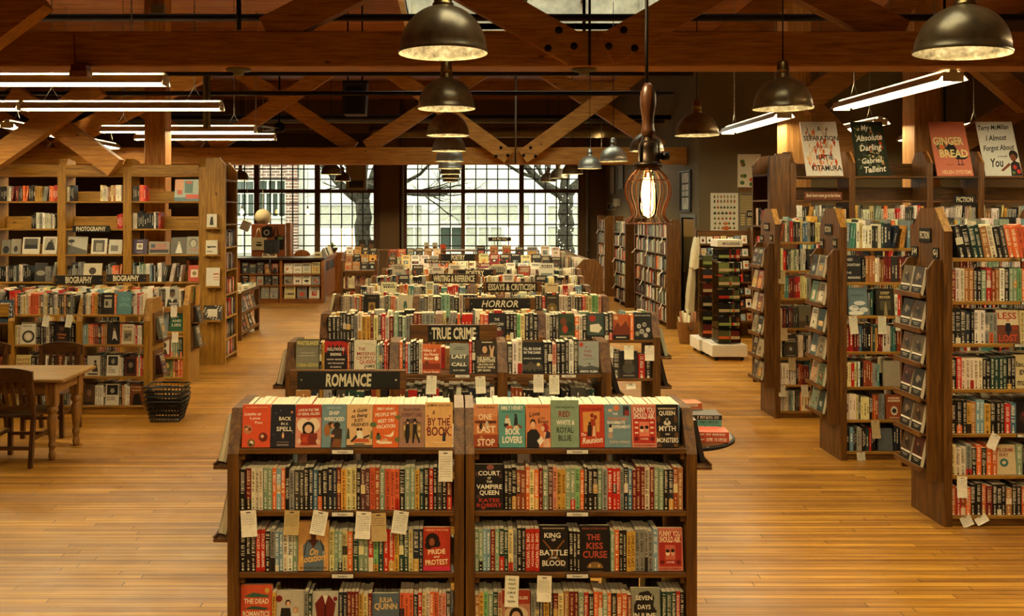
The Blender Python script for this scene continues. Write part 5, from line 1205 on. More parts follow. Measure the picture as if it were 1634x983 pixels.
ledge_book('dark hardback leaning on the outer ledge at the last true crime bay', tx[3] + .035 + .082, Yt + .18, Zp(629, Yt + .1) + .001, 1, .16, .24, .03, jit('201c1a'), rnd_cover(lin('9a9080'), 14), tilt=16)

# horror
Yh = yp(1)
hx = [Xp(516, Yh), -.12, .8, Xp(1048, Yh)]
zs_h = [1.10, .76, .42, .09]
hc = lowcase('bookcase', 'wooden two-sided bookcase under the horror sign, wider than the true crime one', hx, Yh, .5, zs_h, 1.32, None, .07)
hx2 = [hx[0] + pt, hx[1] - pt, hx[1] + pt, hx[2] - pt, hx[2] + pt, hx[3] - pt]
HFa = {0: fc('1c1a1c', 'black hardback with pale title and red glow, face out by the horror sign', w=.15, h=.235, lines=[('THE', .5, .76, .1, 'd0c8b4', .3), ('HOLLOW', .5, .58, .12, 'd0c8b4', .84), ('KIND', .5, .4, .12, 'd0c8b4', .5)], shapes=[('d', .6, .25, .3, .14, '5a1c18'), ('d', .3, .35, .16, .1, '3a1614')]),
       1: fc('2e4028', 'green jungle hardback, face out near the middle of the horror shelf', w=.14, h=.23, lines=[('MEXICAN GOTHIC', .5, .12, .07, 'd8c8a0', .84)], shapes=[('d', .3, .7, .2, .16, '6a3a20'), ('d', .7, .5, .2, .2, '1c2c1c'), ('d', .4, .4, .18, .15, '9a3a24')]),
       2: fc('3c4a40', 'dark paperback with a white bull and a red flower, face out', w=.155, h=.235, shapes=[('r', 0, 1, 0, .16, '16120f'), ('p', [(.2, .3), (.2, .56), (.7, .6), (.9, .44), (.7, .26)], 'd0c8ac'), ('d', .34, .8, .2, .12, '9a3020'), ('r', .3, .7, .05, .1, 'd0c8b0')]),
       3: fc('a85424', 'orange paperback of desert cliffs, face out with a black band below', w=.15, h=.225, shapes=[('r', 0, 1, 0, .18, '120f0d'), ('p', [(0, .3), (.3, .7), (.5, .5), (.8, .75), (1, .4), (1, .18), (0, .18)], '6a2a14'), ('d', .2, .86, .14, .09, 'd0a070'), ('r', .2, .8, .06, .11, 'b0a890')]),
       4: fc('1c1c1a', 'black paperback of a skeleton crowd, face out at the horror shelf end', w=.16, h=.238, lines=[('EDGAR ALLAN POE', .5, .9, .05, 'b8b0a0', .84)], shapes=[('d', .3, .5, .12, .09, 'a8a498'), ('d', .6, .56, .12, .09, '8e8a7e'), ('d', .8, .36, .12, .09, 'b0aca0'), ('d', .45, .3, .14, .1, '9a968a'), ('d', .2, .22, .12, .09, '86826e'), ('d', .66, .16, .13, .09, 'a09c90'), ('d', .31, .5, .03, .03, '14140f'), ('d', .62, .56, .03, .03, '14140f'), ('d', .46, .3, .03, .03, '14140f')]),
       5: fc('2a2622', 'dark hardback with a grey portrait, face out low at the horror case end', w=.165, h=.235, shapes=[('d', .5, .6, .22, .2, '5c564a'), ('d', .5, .35, .34, .2, '4a453a'), ('r', .2, .8, .06, .1, '8a8070')])}
for f in HFa.values(): f['name'] = 'display_book'; f['group'] = 'horror books facing out'; f['t'] = .028
HG = 'books on the horror shelf'
spine_row('first bay of the horror shelf', HG, 'kkkddkdswyyRckrwRgkgsdRRsss', T(hx2[0], Yh + .01, zs_h[0]), hx2[1] - hx2[0], .2, .245, .15, 'hardcover', True)
spine_row('middle bay of the horror shelf', HG, '___________or0kkkeckdk', T(hx2[2], Yh + .01, zs_h[0]), hx2[3] - hx2[2], .21, .24, .15, 'hardcover', True, HFa)
spine_row('last bay of the horror shelf', HG, 'wkkd1owk2dk3o4', T(hx2[4], Yh + .01, zs_h[0]), hx2[5] - hx2[4], .21, .24, .15, 'hardcover', True, HFa)
for i in range(3):
    stuff_row(T(hx2[2 * i], Yh + .19, zs_h[0]), hx2[2 * i + 1] - hx2[2 * i], .2, .25, .15, MIXL)
    if i < 2: stuff_row(T(hx2[2 * i], Yh + .01, zs_h[1]), hx2[2 * i + 1] - hx2[2 * i], .2, .24, .15, MIXD)
spine_row('second shelf of the horror case end', HG, 'kkkrWd5rk', T(hx2[4] + .35, Yh + .01, zs_h[1]), hx2[5] - hx2[4] - .35, .2, .24, .15, 'hardcover', True, HFa)
back_rows(hx2[4], hx2[5] - .1, zs_h[1:2], Yh + .34)
sign('black horror sign with italic letters and a wood frame', 742, 854, 475.5, 494, 8.5, 'HORROR', (749, 846), zs_h[0], .25, .012, .6, .6)
for i, (u, v0, v1, lab) in enumerate([(971, 553, 570, 'white card half hidden at the inner end of the horror shelf'), (1003, 551, 573, 'white handwritten card below the desert cliffs cover'), (1036, 551, 575, 'white handwritten card below the skeleton crowd cover'), (1006, 612, 620, 'curled white card below the grey portrait book')]):
    note(Xp(u, Yh), Zp(v0, Yh), Yh - .011, 15 * Yh / F, (v1 - v0) * Yh / F, lab, R.uniform(-4, 4), 9)
for z, lab, sd in ((Zp(567, Yh + .15), 'pale patterned hardback leaning on the upper ledge at the horror case end', 1), (Zp(614, Yh + .15), 'dark hardback leaning on the lower ledge at the horror case end', 1)):
    end_ledge(hc, hx[3] + .035, Yh + .04, Yh + .34, z, 1, .11)
    ledge_book(lab, hx[3] + .035 + .09, Yh + .18, z + .001, 1, .17, .25, .03, jit('a8a48c' if 'pale' in lab else '2a211c'), rnd_cover(lin('4a4a40'), int(z * 100)), tilt=14)

# essays
Ye = yp(2)
ex_ = [Xp(538, Ye), Xp(664, Ye), Xp(800, Ye), Xp(968, Ye)]
zs_e = [1.10, .74, .4, .09]
ec = lowcase('bookcase', 'wooden two-sided bookcase under the essays and criticism sign', ex_, Ye, .5, zs_e, 1.32, None, .07)
EFa = {0: fc('26231c', 'black hardback with a gold panel, face out at the open end of the essays row', w=.165, h=.245, lines=[('THE BOOK', .5, .86, .06, '8a7c58', .6)], shapes=[('r', .28, .72, .2, .66, 'a88448'), ('d', .5, .45, .14, .12, '6a4c24')], hard=True),
       1: fc('cfc8ac', 'cream hardback with a green fountain pen nib, face out', w=.155, h=.24, shapes=[('p', [(.5, .16), (.36, .5), (.42, .72), (.58, .72), (.64, .5)], '4a6a58'), ('r', .49, .51, .2, .5, 'cfc8ac')], hard=True),
       2: fc('3c3426', 'brown hardback with a gold disc, face out beside the essays sign', w=.15, h=.24, shapes=[('d', .5, .4, .36, .24, '7a6434'), ('d', .5, .4, .1, .07, 'c8b078'), ('r', .2, .8, .86, .9, 'b0a480')], hard=True)}
for f in EFa.values(): f['name'] = 'display_book'; f['group'] = 'essay books facing out'; f['t'] = .03
EG = 'books on the essays shelf'
spine_row('first bay of the essays shelf', EG, 'kwwwswrgok0WwskgooW1', T(ex_[0] + pt, Ye + .01, zs_e[0]), ex_[1] - ex_[0] - 2 * pt, .215, .25, .16, 'hardcover', True, EFa)
spine_row('middle bay of the essays shelf', EG, 'sdwkkTTskwkkknowcc', T(ex_[1] + pt, Ye + .01, zs_e[0]), ex_[2] - ex_[1] - 2 * pt, .215, .25, .16, 'hardcover', True)
spine_row('last bay of the essays shelf', EG, '________wcwkkr2wwwkwkkrcceep', T(ex_[2] + pt, Ye + .01, zs_e[0]), ex_[3] - ex_[2] - 2 * pt, .215, .25, .16, 'hardcover', True, EFa)
for i in range(3):
    stuff_row(T(ex_[i] + pt, Ye + .2, zs_e[0]), ex_[i + 1] - ex_[i] - 2 * pt, .2, .26, .16, MIXL); stuff_row(T(ex_[i] + pt, Ye + .01, zs_e[1]), ex_[i + 1] - ex_[i] - 2 * pt, .2, .24, .15, MIXD)
sign('black essays and criticism sign with a wood frame', 771, 863, 450, 466, 10.2, 'ESSAYS & CRITICISM', (776, 857), zs_e[0], 0, .03, .62, .92)
end_ledge(ec, ex_[0] - .035, Ye + .05, Ye + .32, Zp(508, Ye), -1, .1)
ledge_book('thick pale hardback leaning on the outer ledge of the essays case', ex_[0] - .12, Ye + .18, Zp(508, Ye) + .001, -1, .16, .25, .04, jit('3a342c'), rnd_cover(lin('c8c0a0'), 31))

# further rows, mostly spines and page tops
def far_row(i, u0, u1, label, faces, mixf='WwkdrgonbRyGc', ledge=True):
    Y = yp(i); xs = [Xp(u0, Y), (Xp(u0, Y) + Xp(u1, Y)) / 2, Xp(u1, Y)]
    c = lowcase('bookcase', label, xs, Y, .5, [1.1, .72, .36, .09], 1.3, None, .07)
    for k in (0, 1):
        L = xs[k + 1] - xs[k] - 2 * pt; M = T(xs[k] + pt, Y + .01, 1.1)
        x = 0
        fl = faces[k]
        seg = L / (len(fl) + 1)
        for q in range(len(fl) + 1):
            x0 = q * seg
            wf = fl[q][2] if q < len(fl) else 0
            stuff_row(M @ T(x0, 0, 0), seg - wf - .01, .18, .225, .16, MIX, lean=False)
            if q < len(fl):
                lab, col, w_, h_ = fl[q]
                face_book('display_book', lab, 'book', 'books facing out on the middle rows', M @ lean_M(x0 + seg - wf / 2, .004, .0006, 6, .03), w_, h_, .03, jit(col), rnd_cover(lin('2a2622' if sum(lin(col)) > .8 else 'd0c8b0')), True)
        stuff_row(T(xs[k] + pt, Y + .21, 1.1), L, .17, .215, .16, MIXL, lean=True)
        stuff_row(T(xs[k] + pt, Y + .01, .72), L, .2, .24, .15, MIXD)
    return c
far_row(3, 570, 940, 'wooden two-sided bookcase under the writing and reference sign', [[('cream hardback with a dark photo strip, face out in the reference row', 'cfc6a8', .2, .25), ('white hardback with a red bird, face out in the reference row', 'd8d0b8', .1, .26)], [('orange hardback of two dogs, face out beside the reference sign', 'b08a58', .2, .24), ('cream guide with a leaf, face out under the essays sign', 'cfc49c', .17, .24), ('kraft brown square book, face out at the far end of the reference row', 'c8b088', .17, .24)]])
far_row(4, 596, 930, 'wooden two-sided bookcase under the poetry sign in the middle row', [[('black hardback, face out in the open half of the poetry row', '2a2622', .16, .23), ('red fronted hardback, face out in the poetry row', 'a03a24', .16, .23)], [('white hardback with a thin drawing, face out in the poetry row', 'd8d2c0', .16, .24), ('black square hardback, face out in the poetry row', '24211e', .17, .22)]])
far_row(5, 612, 925, 'wooden two-sided bookcase between the two poetry signs', [[('pale portrait hardback, face out on the row between poetry signs', 'b8b09a', .2, .28), ('dark portrait hardback, face out on the row between poetry signs', '3a342c', .18, .27), ('white framed album book, face out on the row between poetry signs', 'd4ccb8', .17, .24), ('cream lettered hardback, face out on the row between poetry signs', 'd2caae', .2, .28)], [('grey cartoon book with a big face, face out in the poetry rows', 'b8b0a0', .3, .26), ('rust red hardback, face out in the poetry rows', '8a4a30', .2, .25), ('white sketch book, face out beyond the poetry sign', 'dcd6c6', .24, .3)]])
sign('black writing and reference sign with a wood frame', 684, 764, 437, 452, 11.8, 'WRITING & REFERENCE', (689, 760), 1.1, 0, .03, .66, .92)
sign('black poetry sign in the middle rows, cropped behind the reference sign', 723, 791, 430, 441, 13.6, 'POETRY', (729, 787), 1.1, 0, .03, .66, .5)
sign('black new titles sign with small uneven letters beside the upper poetry sign', 677, 722, 413, 420, 17.4, 'NEW SCI-FI & FANTASY', None, 1.1, 0, .02, .62, .86, False)
sign('black poetry sign highest in the middle rows', 700, 763, 405, 416.5, 16.9, 'POETRY', (704, 758), 1.1, 0, .03, .66, .4)
sign('small black vinyl records sign with italic letters before the windows', 779, 816, 378.5, 385, 22.56, 'Sub Pop Vinyl', (780, 815), Zp(399, 22.6), .3, .02, .62, .7)
# ---------------- fiction cases and their end racks
def tallpanel(root, x, y0, dep, ztop, t=.06, cham=.13, ch=.17, name='end_panel', m='casez'):
    mb = MB(); mb.prism(panel_prof(y0, y0 + dep, ztop, cham, ch), 'x', x - t / 2, x + t / 2); o = mb.build(name, MW[m], root)
    mb = MB(); mb.beam((x, y0 - .001, ztop - ch), (x, y0 + cham - .001, ztop), t, .006, up=(0, -1, 1)); mb.build('bevel_cap', MW['litey'], root)
    return o
XFp = 3.53
FZ = [1.915, 1.607, 1.304, .978, .66, .362, .076]
def plaque(root, x, yc, zc, w, h, text, bold=.03, name='name_plate'):
    """black painted plate on a panel that faces -x"""
    M = T(x, yc, zc) @ RZ(-90)
    p = MB(); p.bbox(-w / 2, w / 2, -.008, 0, -h / 2, h / 2, .002, lin('14110e'), 0, M); pl = p.build(name, M_SIGN, root)
    t = MB(); t.text(text, 0, -.0092, 0, h * .5, lin('d0c6a8'), 0, M, bold=bold, width=w * .8); t.build('lettering', M_SIGN, pl)
def rack(idx, Y0, label, books):
    x1 = XFp - .032; root = empty('end_rack', (x1 - .06, Y0 + .26, .4), label, 'display rack', 'end racks on the fiction cases')
    ya, yb = Y0 + .03, Y0 + .40
    for nm, y in (('side_board', ya), ('side_board', yb)):
        m = MB(); m.prism([(x1 - .10, .32), (x1, .32), (x1, 1.90), (x1 - .05, 1.90), (x1 - .10, 1.83)], 'y', y, y + .022); m.build(nm, MW['casez'], root)
    m = MB(); m.box(x1 - .012, x1, ya + .022, yb, .32, 1.85); m.build('back_board', MW['casez'], root)
    for k in range(6):
        z = .40 + .248 * k
        m = MB(); m.bbox(x1 - .15, x1 - .012, ya + .03, yb - .005, z - .016, z, .002); m.bbox(x1 - .16, x1 - .146, ya - .005, yb + .01, z - .016, z + .022, .002); m.build('ledge', MW['casey'], root)
        for j in (0, 1):
            n, col, ink = books(k, j)
            t = .026
            M = T(x1 - .13, ya + .115 + .165 * (1 - j), z + .0008 + t * math.sin(math.radians(11))) @ RZ(-90) @ RX(-11)
            face_book('rack_book', n, 'book', 'books in the fiction end racks', M, .135, .205, t, col, ink, False)
    return root
def classic(k, j, q):
    """black classics: picture above, white band, black foot"""
    c = [('4a3824', '20160f'), ('3a3026', '7a6a54'), ('4a1e16', '2a1a14'), ('5a4228', '2a1c12'), ('2c2822', '8a8270'), ('5c5038', '2a2018')][(k + j * 2) % 6]
    return cover((), [('r', 0, 1, .34, 1, lin(c[0])), ('d', .5, .62, .26, .13, lin(c[1])), ('d', .4, .72, .07, .05, lin('a88a64')), ('d', .66, .5, .14, .1, lin('1c120c')), ('r', 0, 1, .28, .34, lin('ded6c2')), ('r', .2, .8, .2, .215, lin('c8c0ac')), ('r', .3, .7, .14, .155, lin('c8c0ac'))])
LV = ['lowest', 'second lowest', 'third lowest', 'third highest', 'second highest', 'topmost']
SD = ['inner', 'outer']
def fiction(i, Y0, x1, label):
    root = empty('bookcase', (XFp, Y0, 0), label, 'bookcase', None)
    dep = .46
    tallpanel(root, XFp, Y0, dep, 2.275)
    for z in FZ:
        m = MB(); m.bbox(XFp + .03, x1, Y0 + .02, Y0 + dep - .02, z - .026, z, .003); m.build('shelf', MW['litex'], root)
    m = MB(); m.box(XFp + .03, x1, Y0 + .03, Y0 + .05, 0, FZ[-1] - .026); m.build('toe_board', MW['casex'], root)
    m = MB(); m.prism(panel_prof(Y0, Y0 + dep, 2.275, .13, .17), 'x', x1, x1 + .05); m.build('end_panel', MW['casez'], root)
    m = MB(); m.prism(panel_prof(Y0 + .03, Y0 + dep - .03, 1.9, .1, .1), 'x', XFp + 1.02, XFp + 1.06); m.build('divider', MW['casez'], root)
    m = MB()
    for z in FZ[1:]: m.bbox(XFp + .03, x1, Y0 + dep / 2 - .012, Y0 + dep / 2 + .012, z, z + .09)
    m.build('centre_rail', MW['casex'], root)
    # peg holes down the panel
    m = MB()
    for q in range(14):
        for y in (.1, .36): m.disc(0, 0, .006, .006, 0, None, 8, 0, T(XFp - .0305, Y0 + y, .25 + q * .14) @ RZ(-90))
    m.build('peg_holes', M_BLACKP, root)
    return root
YFs = [6.47, 8.2, 9.86]
f1 = fiction(0, YFs[0], 4.75, 'tall wooden fiction bookcase nearest the viewer, marked G to J')
f2 = fiction(1, YFs[1], 5.6, 'tall wooden fiction bookcase second from the viewer, marked M to O')
f3 = fiction(2, YFs[2], 6.4, 'tall wooden fiction bookcase third from the viewer, beside the card rack')
xf = XFp - .031
plaque(f1, xf, YFs[0] + .25, Zp(375, 6.72), .165, .105, 'FICTION'); plaque(f1, xf, YFs[0] + .40, Zp(401, 6.9), .09, .082, 'J-M'); plaque(f1, xf, YFs[0] + .1, Zp(404, 6.57), .075, .08, 'G-J')
plaque(f2, xf, YFs[1] + .25, Zp(366, 8.45), .165, .1, 'FICTION'); plaque(f2, xf, YFs[1] + .40, Zp(388, 8.6), .09, .08, 'O-R'); plaque(f2, xf, YFs[1] + .1, Zp(388, 8.3), .08, .085, 'M-O')
plaque(f3, xf, YFs[2] + .25, Zp(362, 10.1), .165, .09, 'FICTION'); plaque(f3, xf, YFs[2] + .40, Zp(380, 10.26), .08, .075, 'H'); plaque(f3, xf, YFs[2] + .1, Zp(380, 9.96), .07, .075, 'H')
rack(0, YFs[0], 'wooden six tier end rack of black classics on the case marked G to J', lambda k, j: (f'black banded classic paperback, {SD[j]} of two on the {LV[k]} ledge of the classics rack', lin('17140f'), classic(k, j, 0)))
mixc_ = ['7a8a78', '3a4a44', 'b89878', '6a7a5c', '4a5a5c', '8a7a5a', 'c8bca0', '2a3a3a', '5c7a5c', '9a8868', '3a3830', '787468']
rack(1, YFs[1], 'wooden six tier end rack of green and tan paperbacks, second fiction case', lambda k, j: (f'muted paperback, {SD[j]} of two on the {LV[k]} ledge of the green and tan rack', lin(mixc_[(2 * k + j) % 12]), rnd_cover(lin('2a2622'), k * 2 + j)))
mixd_ = ['4a4438', '6a5f4a', '3a302a', 'b0a080', '8a8060', '2a2a28', 'c8b898', '7a3a24', 'b09a5a', 'c0502c', '3a1c1a', '2a2420']
rack(2, YFs[2], 'wooden six tier end rack beside the notebook spinner, third fiction case', lambda k, j: (f'paperback, {SD[j]} of two on the {LV[k]} ledge of the rack beside the spinner', lin(mixd_[(2 * k + j) % 12]), rnd_cover(lin('d0c8b0'), 40 + k * 2 + j)))
# nearest case: books of its own
FG = 'books on the nearest fiction case'
x0 = XFp + .032
FF = {0: fc('8a3a28', 'cream and rust hardback of a small man in a suit, face out', w=.16, h=.235, lines=[('LESS', .5, .82, .2, 'a83a20', .84), ('IS', .84, .48, .13, 'a83a20', .2), ('LOST', .5, .15, .2, 'b8482c', .84)], shapes=[('r', 0, 1, .54, 1, 'd4c4a0'), ('r', 0, 1, 0, .54, '6a3c2a'), ('p', [(.38, .34), (.42, .6), (.62, .6), (.68, .34)], '20222a'), ('d', .52, .68, .07, .05, 'c89468'), ('r', .44, .6, .2, .36, '2a2c34')], hard=True),
      1: fc('c8b888', 'cream hardback with ornate black lettering, face out', w=.17, h=.24, lines=[('lauren', .5, .72, .16, '2a241c', .84), ('groff', .5, .5, .16, '2a241c', .64), ('matrix', .5, .18, .2, '2a241c', .84)], shapes=[('d', .84, .88, .1, .07, 'a88a4a')], hard=True),
      2: fc('c8b48a', 'tan paperback with red serif title over a gear, face out', w=.14, h=.21, lines=[('PILGRIMS', .5, .82, .12, '8a2c1c', .84), ('WAY', .4, .66, .12, '8a2c1c', .5)], shapes=[('d', .4, .4, .22, .14, '3a6a6a'), ('d', .4, .4, .1, .06, 'c8b48a')]),
      3: fc('1c1414', 'black hardback with faint red flowers, face out', w=.14, h=.22, shapes=[('d', .5, .5, .3, .2, '3a2420'), ('d', .4, .6, .08, .06, '6a2c28')], hard=True)}
for f in FF.values(): f['name'] = 'display_book'; f['group'] = 'fiction books facing out'; f['t'] = .03
Lf = .98
RWN = ['top shelf of the case marked G to J', 'second shelf of the case marked G to J', 'third shelf of the case marked G to J', 'fourth shelf of the case marked G to J', 'fifth shelf of the case marked G to J', 'sixth shelf of the case marked G to J', 'bottom shelf of the case marked G to J']
spine_row(RWN[0], FG, 'kkGGzwkdooOOgbkWr_', T(x0 + .06, YFs[0] + .025, FZ[0]), Lf * .8, .215, .24, .15, 'fiction_book', True, lean=-11)
spine_row(RWN[1], FG, 'RWwzzkkgruzWkggeooyRkskwrkoWbGk', T(x0, YFs[0] + .025, FZ[1]), Lf, .215, .24, .15, 'fiction_book', True)
spine_row(RWN[2], FG, 'kkdnkWWsss0cccwkkkzgrbkwk', T(x0, YFs[0] + .025, FZ[2]), Lf, .215, .24, .15, 'fiction_book', True, FF)
spine_row(RWN[3], FG, 'krwwwwwkkGGGGkk1wGkrogbkk', T(x0, YFs[0] + .025, FZ[3]), Lf, .215, .24, .15, 'fiction_book', True, FF)
spine_row(RWN[4], FG, 'kkkyzbbykkkrB3rrsWkkgwc', T(x0, YFs[0] + .025, FZ[4]), Lf, .21, .24, .15, 'fiction_book', True, FF)
spine_row(RWN[5], FG, 'cwwskokoo2gkrkkbgswnkzr', T(x0, YFs[0] + .025, FZ[5]), Lf, .19, .22, .15, 'fiction_book', False, FF)
spine_row(RWN[6], FG, 'oruokkoRkkkzkkoWkdkRyooozr', T(x0, YFs[0] + .025, FZ[6]), Lf, .19, .23, .15, 'fiction_book', False)
for k, z in enumerate(FZ):
    back_rows(x0, x0 + Lf, [z], YFs[0] + .29, .135, .2, .22)
    if k == 0: stuff_row(T(x0, YFs[0] + .215, z + .06), Lf, .2, .23, .11, MIXL); 
    stuff_row(T(XFp + 1.07, YFs[0] + .025, z), .14, .2, .24, .15)
holder(f1, x0 + .55, YFs[0] + .02, FZ[1] - .013, .11, 'Fiction'); holder(f1, x0 + .5, YFs[0] + .02, FZ[2] - .013, .11, 'Fiction'); holder(f1, x0 + .52, YFs[0] + .02, FZ[4] - .013, .11, 'Fiction'); holder(f1, x0 + .55, YFs[0] + .02, FZ[0] - .013, .11, 'Fiction')
Yk_ = YFs[0] + .008
note(Xp(1535, Yk_), FZ[5] - .002, Yk_, .072, .15, 'white handwritten card at the panel end of the sixth fiction shelf', 2)
note(Xp(1539, Yk_), FZ[6] - .002, Yk_, .08, .07, 'white curled card at the panel end of the bottom fiction shelf', -22, 4)
note(Xp(1563, Yk_), FZ[6] - .002, Yk_, .09, .05, 'white bent card further along the bottom fiction shelf', -28, 3)
note(Xp(1590, Yk_), FZ[4] - .002, Yk_, .07, .11, 'white curled card below the fifth fiction shelf', 28, 6)
# second and third case: one display row each built singly, the rest packed
def packed_case(Y0, L, faces, fn):
    for k, z in enumerate(FZ):
        fl = faces.get(k, []); x = 0; n = len(fl); 
        pos = sorted(fl, key=lambda q: q[0])
        cur = 0.0
        for (xc, lab, col, w_, h_, art) in pos:
            stuff_row(T(XFp + .034 + cur, Y0 + .025, z), xc - w_ / 2 - cur - .006, .2, .24, .15, MIX, lean=False)
            face_book('display_book', lab, 'book', 'fiction books facing out', T(XFp + .034, Y0 + .025, z) @ lean_M(xc, .004, .0006, 5, .03), w_, h_, .03, lin(col), art, True)
            cur = xc + w_ / 2 + .006
        stuff_row(T(XFp + .034 + cur, Y0 + .025, z), min(L, .98) - cur, .2, .24, .15, MIX, lean=(k == 0))
        if L > 1.1: stuff_row(T(XFp + 1.07, Y0 + .025, z), L - 1.07, .2, .24, .15, MIX)
        if k: back_rows(XFp + .034, XFp + .034 + min(L, .98), [z], Y0 + .29, .135, .2, .22)
    stuff_row(T(XFp + .034, Y0 + .19, FZ[0] + .04), min(L, .98), .2, .24, .14, MIXL, lean=True)
LT = lambda *a: cover([(t, x, z, h, lin(c), w) for t, x, z, h, c, w in a[0]], [tuple(s[:-1]) + (lin(s[-1]),) for s in (a[1] if len(a) > 1 else [])])
packed_case(YFs[1], 2.0, {1: [(.06, 'black hardback with scattered white title words, face out by the O to R panel', '191817', .16, .24, LT([('LDED', .3, .84, .1, 'd8d4c4', .5), ('MOUNTAIN', .5, .64, .1, 'd8d4c4', .9), ('THE', .3, .34, .08, 'd8d4c4', .3), ('MANNING', .6, .16, .09, 'd8d4c4', .7)]))],
    2: [(.11, 'blue-grey hardback of sky and clouds, face out on the second fiction case', '5f7478', .175, .25, LT([('DEATH', .5, .72, .07, '34464a', .6), ('VIOLA', .46, .3, .06, '44565a', .5)], [('d', .6, .44, .3, .08, 'c8ccc4'), ('d', .3, .26, .26, .1, 'd4d6cc'), ('d', .8, .2, .24, .09, 'c4c8c0'), ('d', .4, .08, .4, .08, 'dcdcd0')])),
        (.36, 'dark brown hardback of a lit river street, face out on the second fiction case', '2a2418', .16, .24, LT([('DEEP', .5, .84, .1, 'c8b478', .5), ('RIVER', .5, .68, .1, 'c8b478', .62)], [('r', .2, .8, .2, .56, '4a4430'), ('p', [(.4, 0), (.48, .5), (.54, .5), (.62, 0)], '8a7c50')]))],
    4: [(.42, 'hazy tan hardback of a shoreline, face out on the second fiction case', '9a8f78', .15, .23, None)], 5: [(.44, 'glowing orange paperback of fire, face out on the second fiction case', '8a4420', .15, .22, rnd_cover(lin('e0c8a0'), 77))], 6: [(.36, 'grey misty paperback, face out low on the second fiction case', '5a5f60', .13, .2, None)]}, 'b')
packed_case(YFs[2], 2.8, {1: [(.38, 'black hardback with a gold disc, face out on the third fiction case', '1c1a17', .15, .225, LT([('THE', .5, .84, .07, 'c8b890', .3), ('SPARROW', .5, .72, .07, 'd0c098', .76), ('MARY DORIA RUSSELL', .5, .12, .05, 'c8b890', .84)], [('d', .5, .45, .13, .09, 'b89850')]))],
    3: [(.3, 'brown hardback of a lone walker, face out on the third fiction case', '6a6450', .18, .24, LT([], [('r', 0, 1, 0, .3, '4a3c28'), ('d', .5, .5, .08, .06, '1c1a16'), ('r', .44, .56, .2, .46, '1c1a16')]))], 4: [(.12, 'dark hardback with a pale bird, face out on the third fiction case', '3a342a', .15, .22, rnd_cover(lin('b0a890'), 5))]}, 'c')
for i, (Y0, u, k, h, lab) in enumerate([(YFs[1], 1361, 2, .16, 'white card by the panel below the cloud cover'), (YFs[1], 1408, 2, .16, 'white card below the river street cover'), (YFs[1], 1436, 2, .13, 'white curled card at the shelf end below the river street cover'), (YFs[1], 1397, 5, .16, 'tan card below the glowing orange cover'), (YFs[1], 1374, 6, .09, 'white bent card on the bottom shelf of the second fiction case'),
                                   (YFs[2], 1248, 1, .14, 'tan handwritten card below the gold disc cover row'), (YFs[2], 1251, 3, .13, 'tan handwritten card below the lone walker cover row'), (YFs[2], 1264, 4, .13, 'tan card below the pale bird cover'), (YFs[2], 1248, 5, .12, 'white card low on the third fiction case'), (YFs[2], 1284, 5, .12, 'white card beside another low on the third fiction case')]):
    note(Xp(u, Y0), FZ[k] - .003, Y0 + .008, .075, h, lab, R.uniform(-5, 5), 7, col=jit('b8a478' if 'tan' in lab else 'cfc9b0', .05))

# ---------------- tall wall case with the novel posters on top
Yw = 11.8; sW = F / Yw
WXs = [Xp(1266, Yw), Xp(1360, Yw), Xp(1484, Yw), Xp(1566, Yw), Xp(1566, Yw) + 1.02]
WZ = [Zp(281, Yw), Zp(320, Yw), 2.08, 1.76, 1.44, 1.12, .8, .46, .1]
wc = empty('bookcase', (WXs[1], Yw + .2, 0), 'tall wooden wall bookcase with novel posters standing along its top', 'bookcase')
for i, x in enumerate(WXs):
    m = MB(); t = .075
    m.prism([(Yw, 0), (Yw + .42, 0), (Yw + .42, 2.86), (Yw + .3, 3.03), (Yw + .12, 3.03), (Yw, 2.88)], 'x', x - t / 2, x + t / 2); m.build('upright', MW['casez'], wc)
    m = MB(); m.beam((x + t / 2 - .012, Yw - .001, 2.88), (x + t / 2 - .012, Yw + .119, 3.03), .024, .006, up=(0, -1, 1)); m.build('bevel_cap', MW['palez'], wc)
for i in range(4):
    for z in WZ:
        m = MB(); m.bbox(WXs[i] + .038, WXs[i + 1] - .038, Yw + .01, Yw + .40, z - .024, z, .003); m.build('shelf', MW['casex'], wc)
    for z in (Zp(281, Yw) + .01, Zp(320, Yw) + .01, WZ[2] + .02, WZ[3] + .02):
        m = MB(); m.bbox(WXs[i] + .038, WXs[i + 1] - .038, Yw + .385, Yw + .41, z, z + .17, .003); m.build('back_rail', MW['casex'], wc)
    for k, z in enumerate(WZ[2:], 2):
        stuff_row(T(WXs[i] + .04, Yw + .02, z), WXs[i + 1] - WXs[i] - .08, .19, .25, .15, MIXL if k == 2 else MIX)
sp = MB(); sp.bbox(Xp(1228, Yw), WXs[0] - .04, Yw + .0, Yw + .04, 0, 2.97); sp.build('end_board', MW['casez'], wc)
# side shelves beyond the end board, facing the aisle
xs0 = Xp(1228, Yw); xs1 = xs0 + .3
m = MB(); m.prism([(Yw + .06, 0), (Yw + .66, 0), (Yw + .66, 2.9), (Yw + .6, 3.0), (Yw + .2, 3.0), (Yw + .06, 2.9)], 'x', xs1 - .02, xs1); m.build('side_back', MW['casez'], wc)
for y in (Yw + .045, Yw + .66):
    m = MB(); m.prism([(xs0, 0), (xs1, 0), (xs1, 3.0), (xs0 + .1, 3.0), (xs0, 2.86)], 'y', y, y + .03); m.build('side_upright', MW['casez'], wc)
for z in (2.74, 2.4, 2.06, 1.7, 1.36, 1.02, .68, .34):
    m = MB(); m.bbox(xs0, xs1 - .02, Yw + .08, Yw + .66, z - .022, z, .002); m.build('side_shelf', MW['casey'], wc)
    if z < 2.1: stuff_row(T(xs0 + .02, Yw + .64, z) @ RZ(-90), .54, .19, .23, .12, MIX)
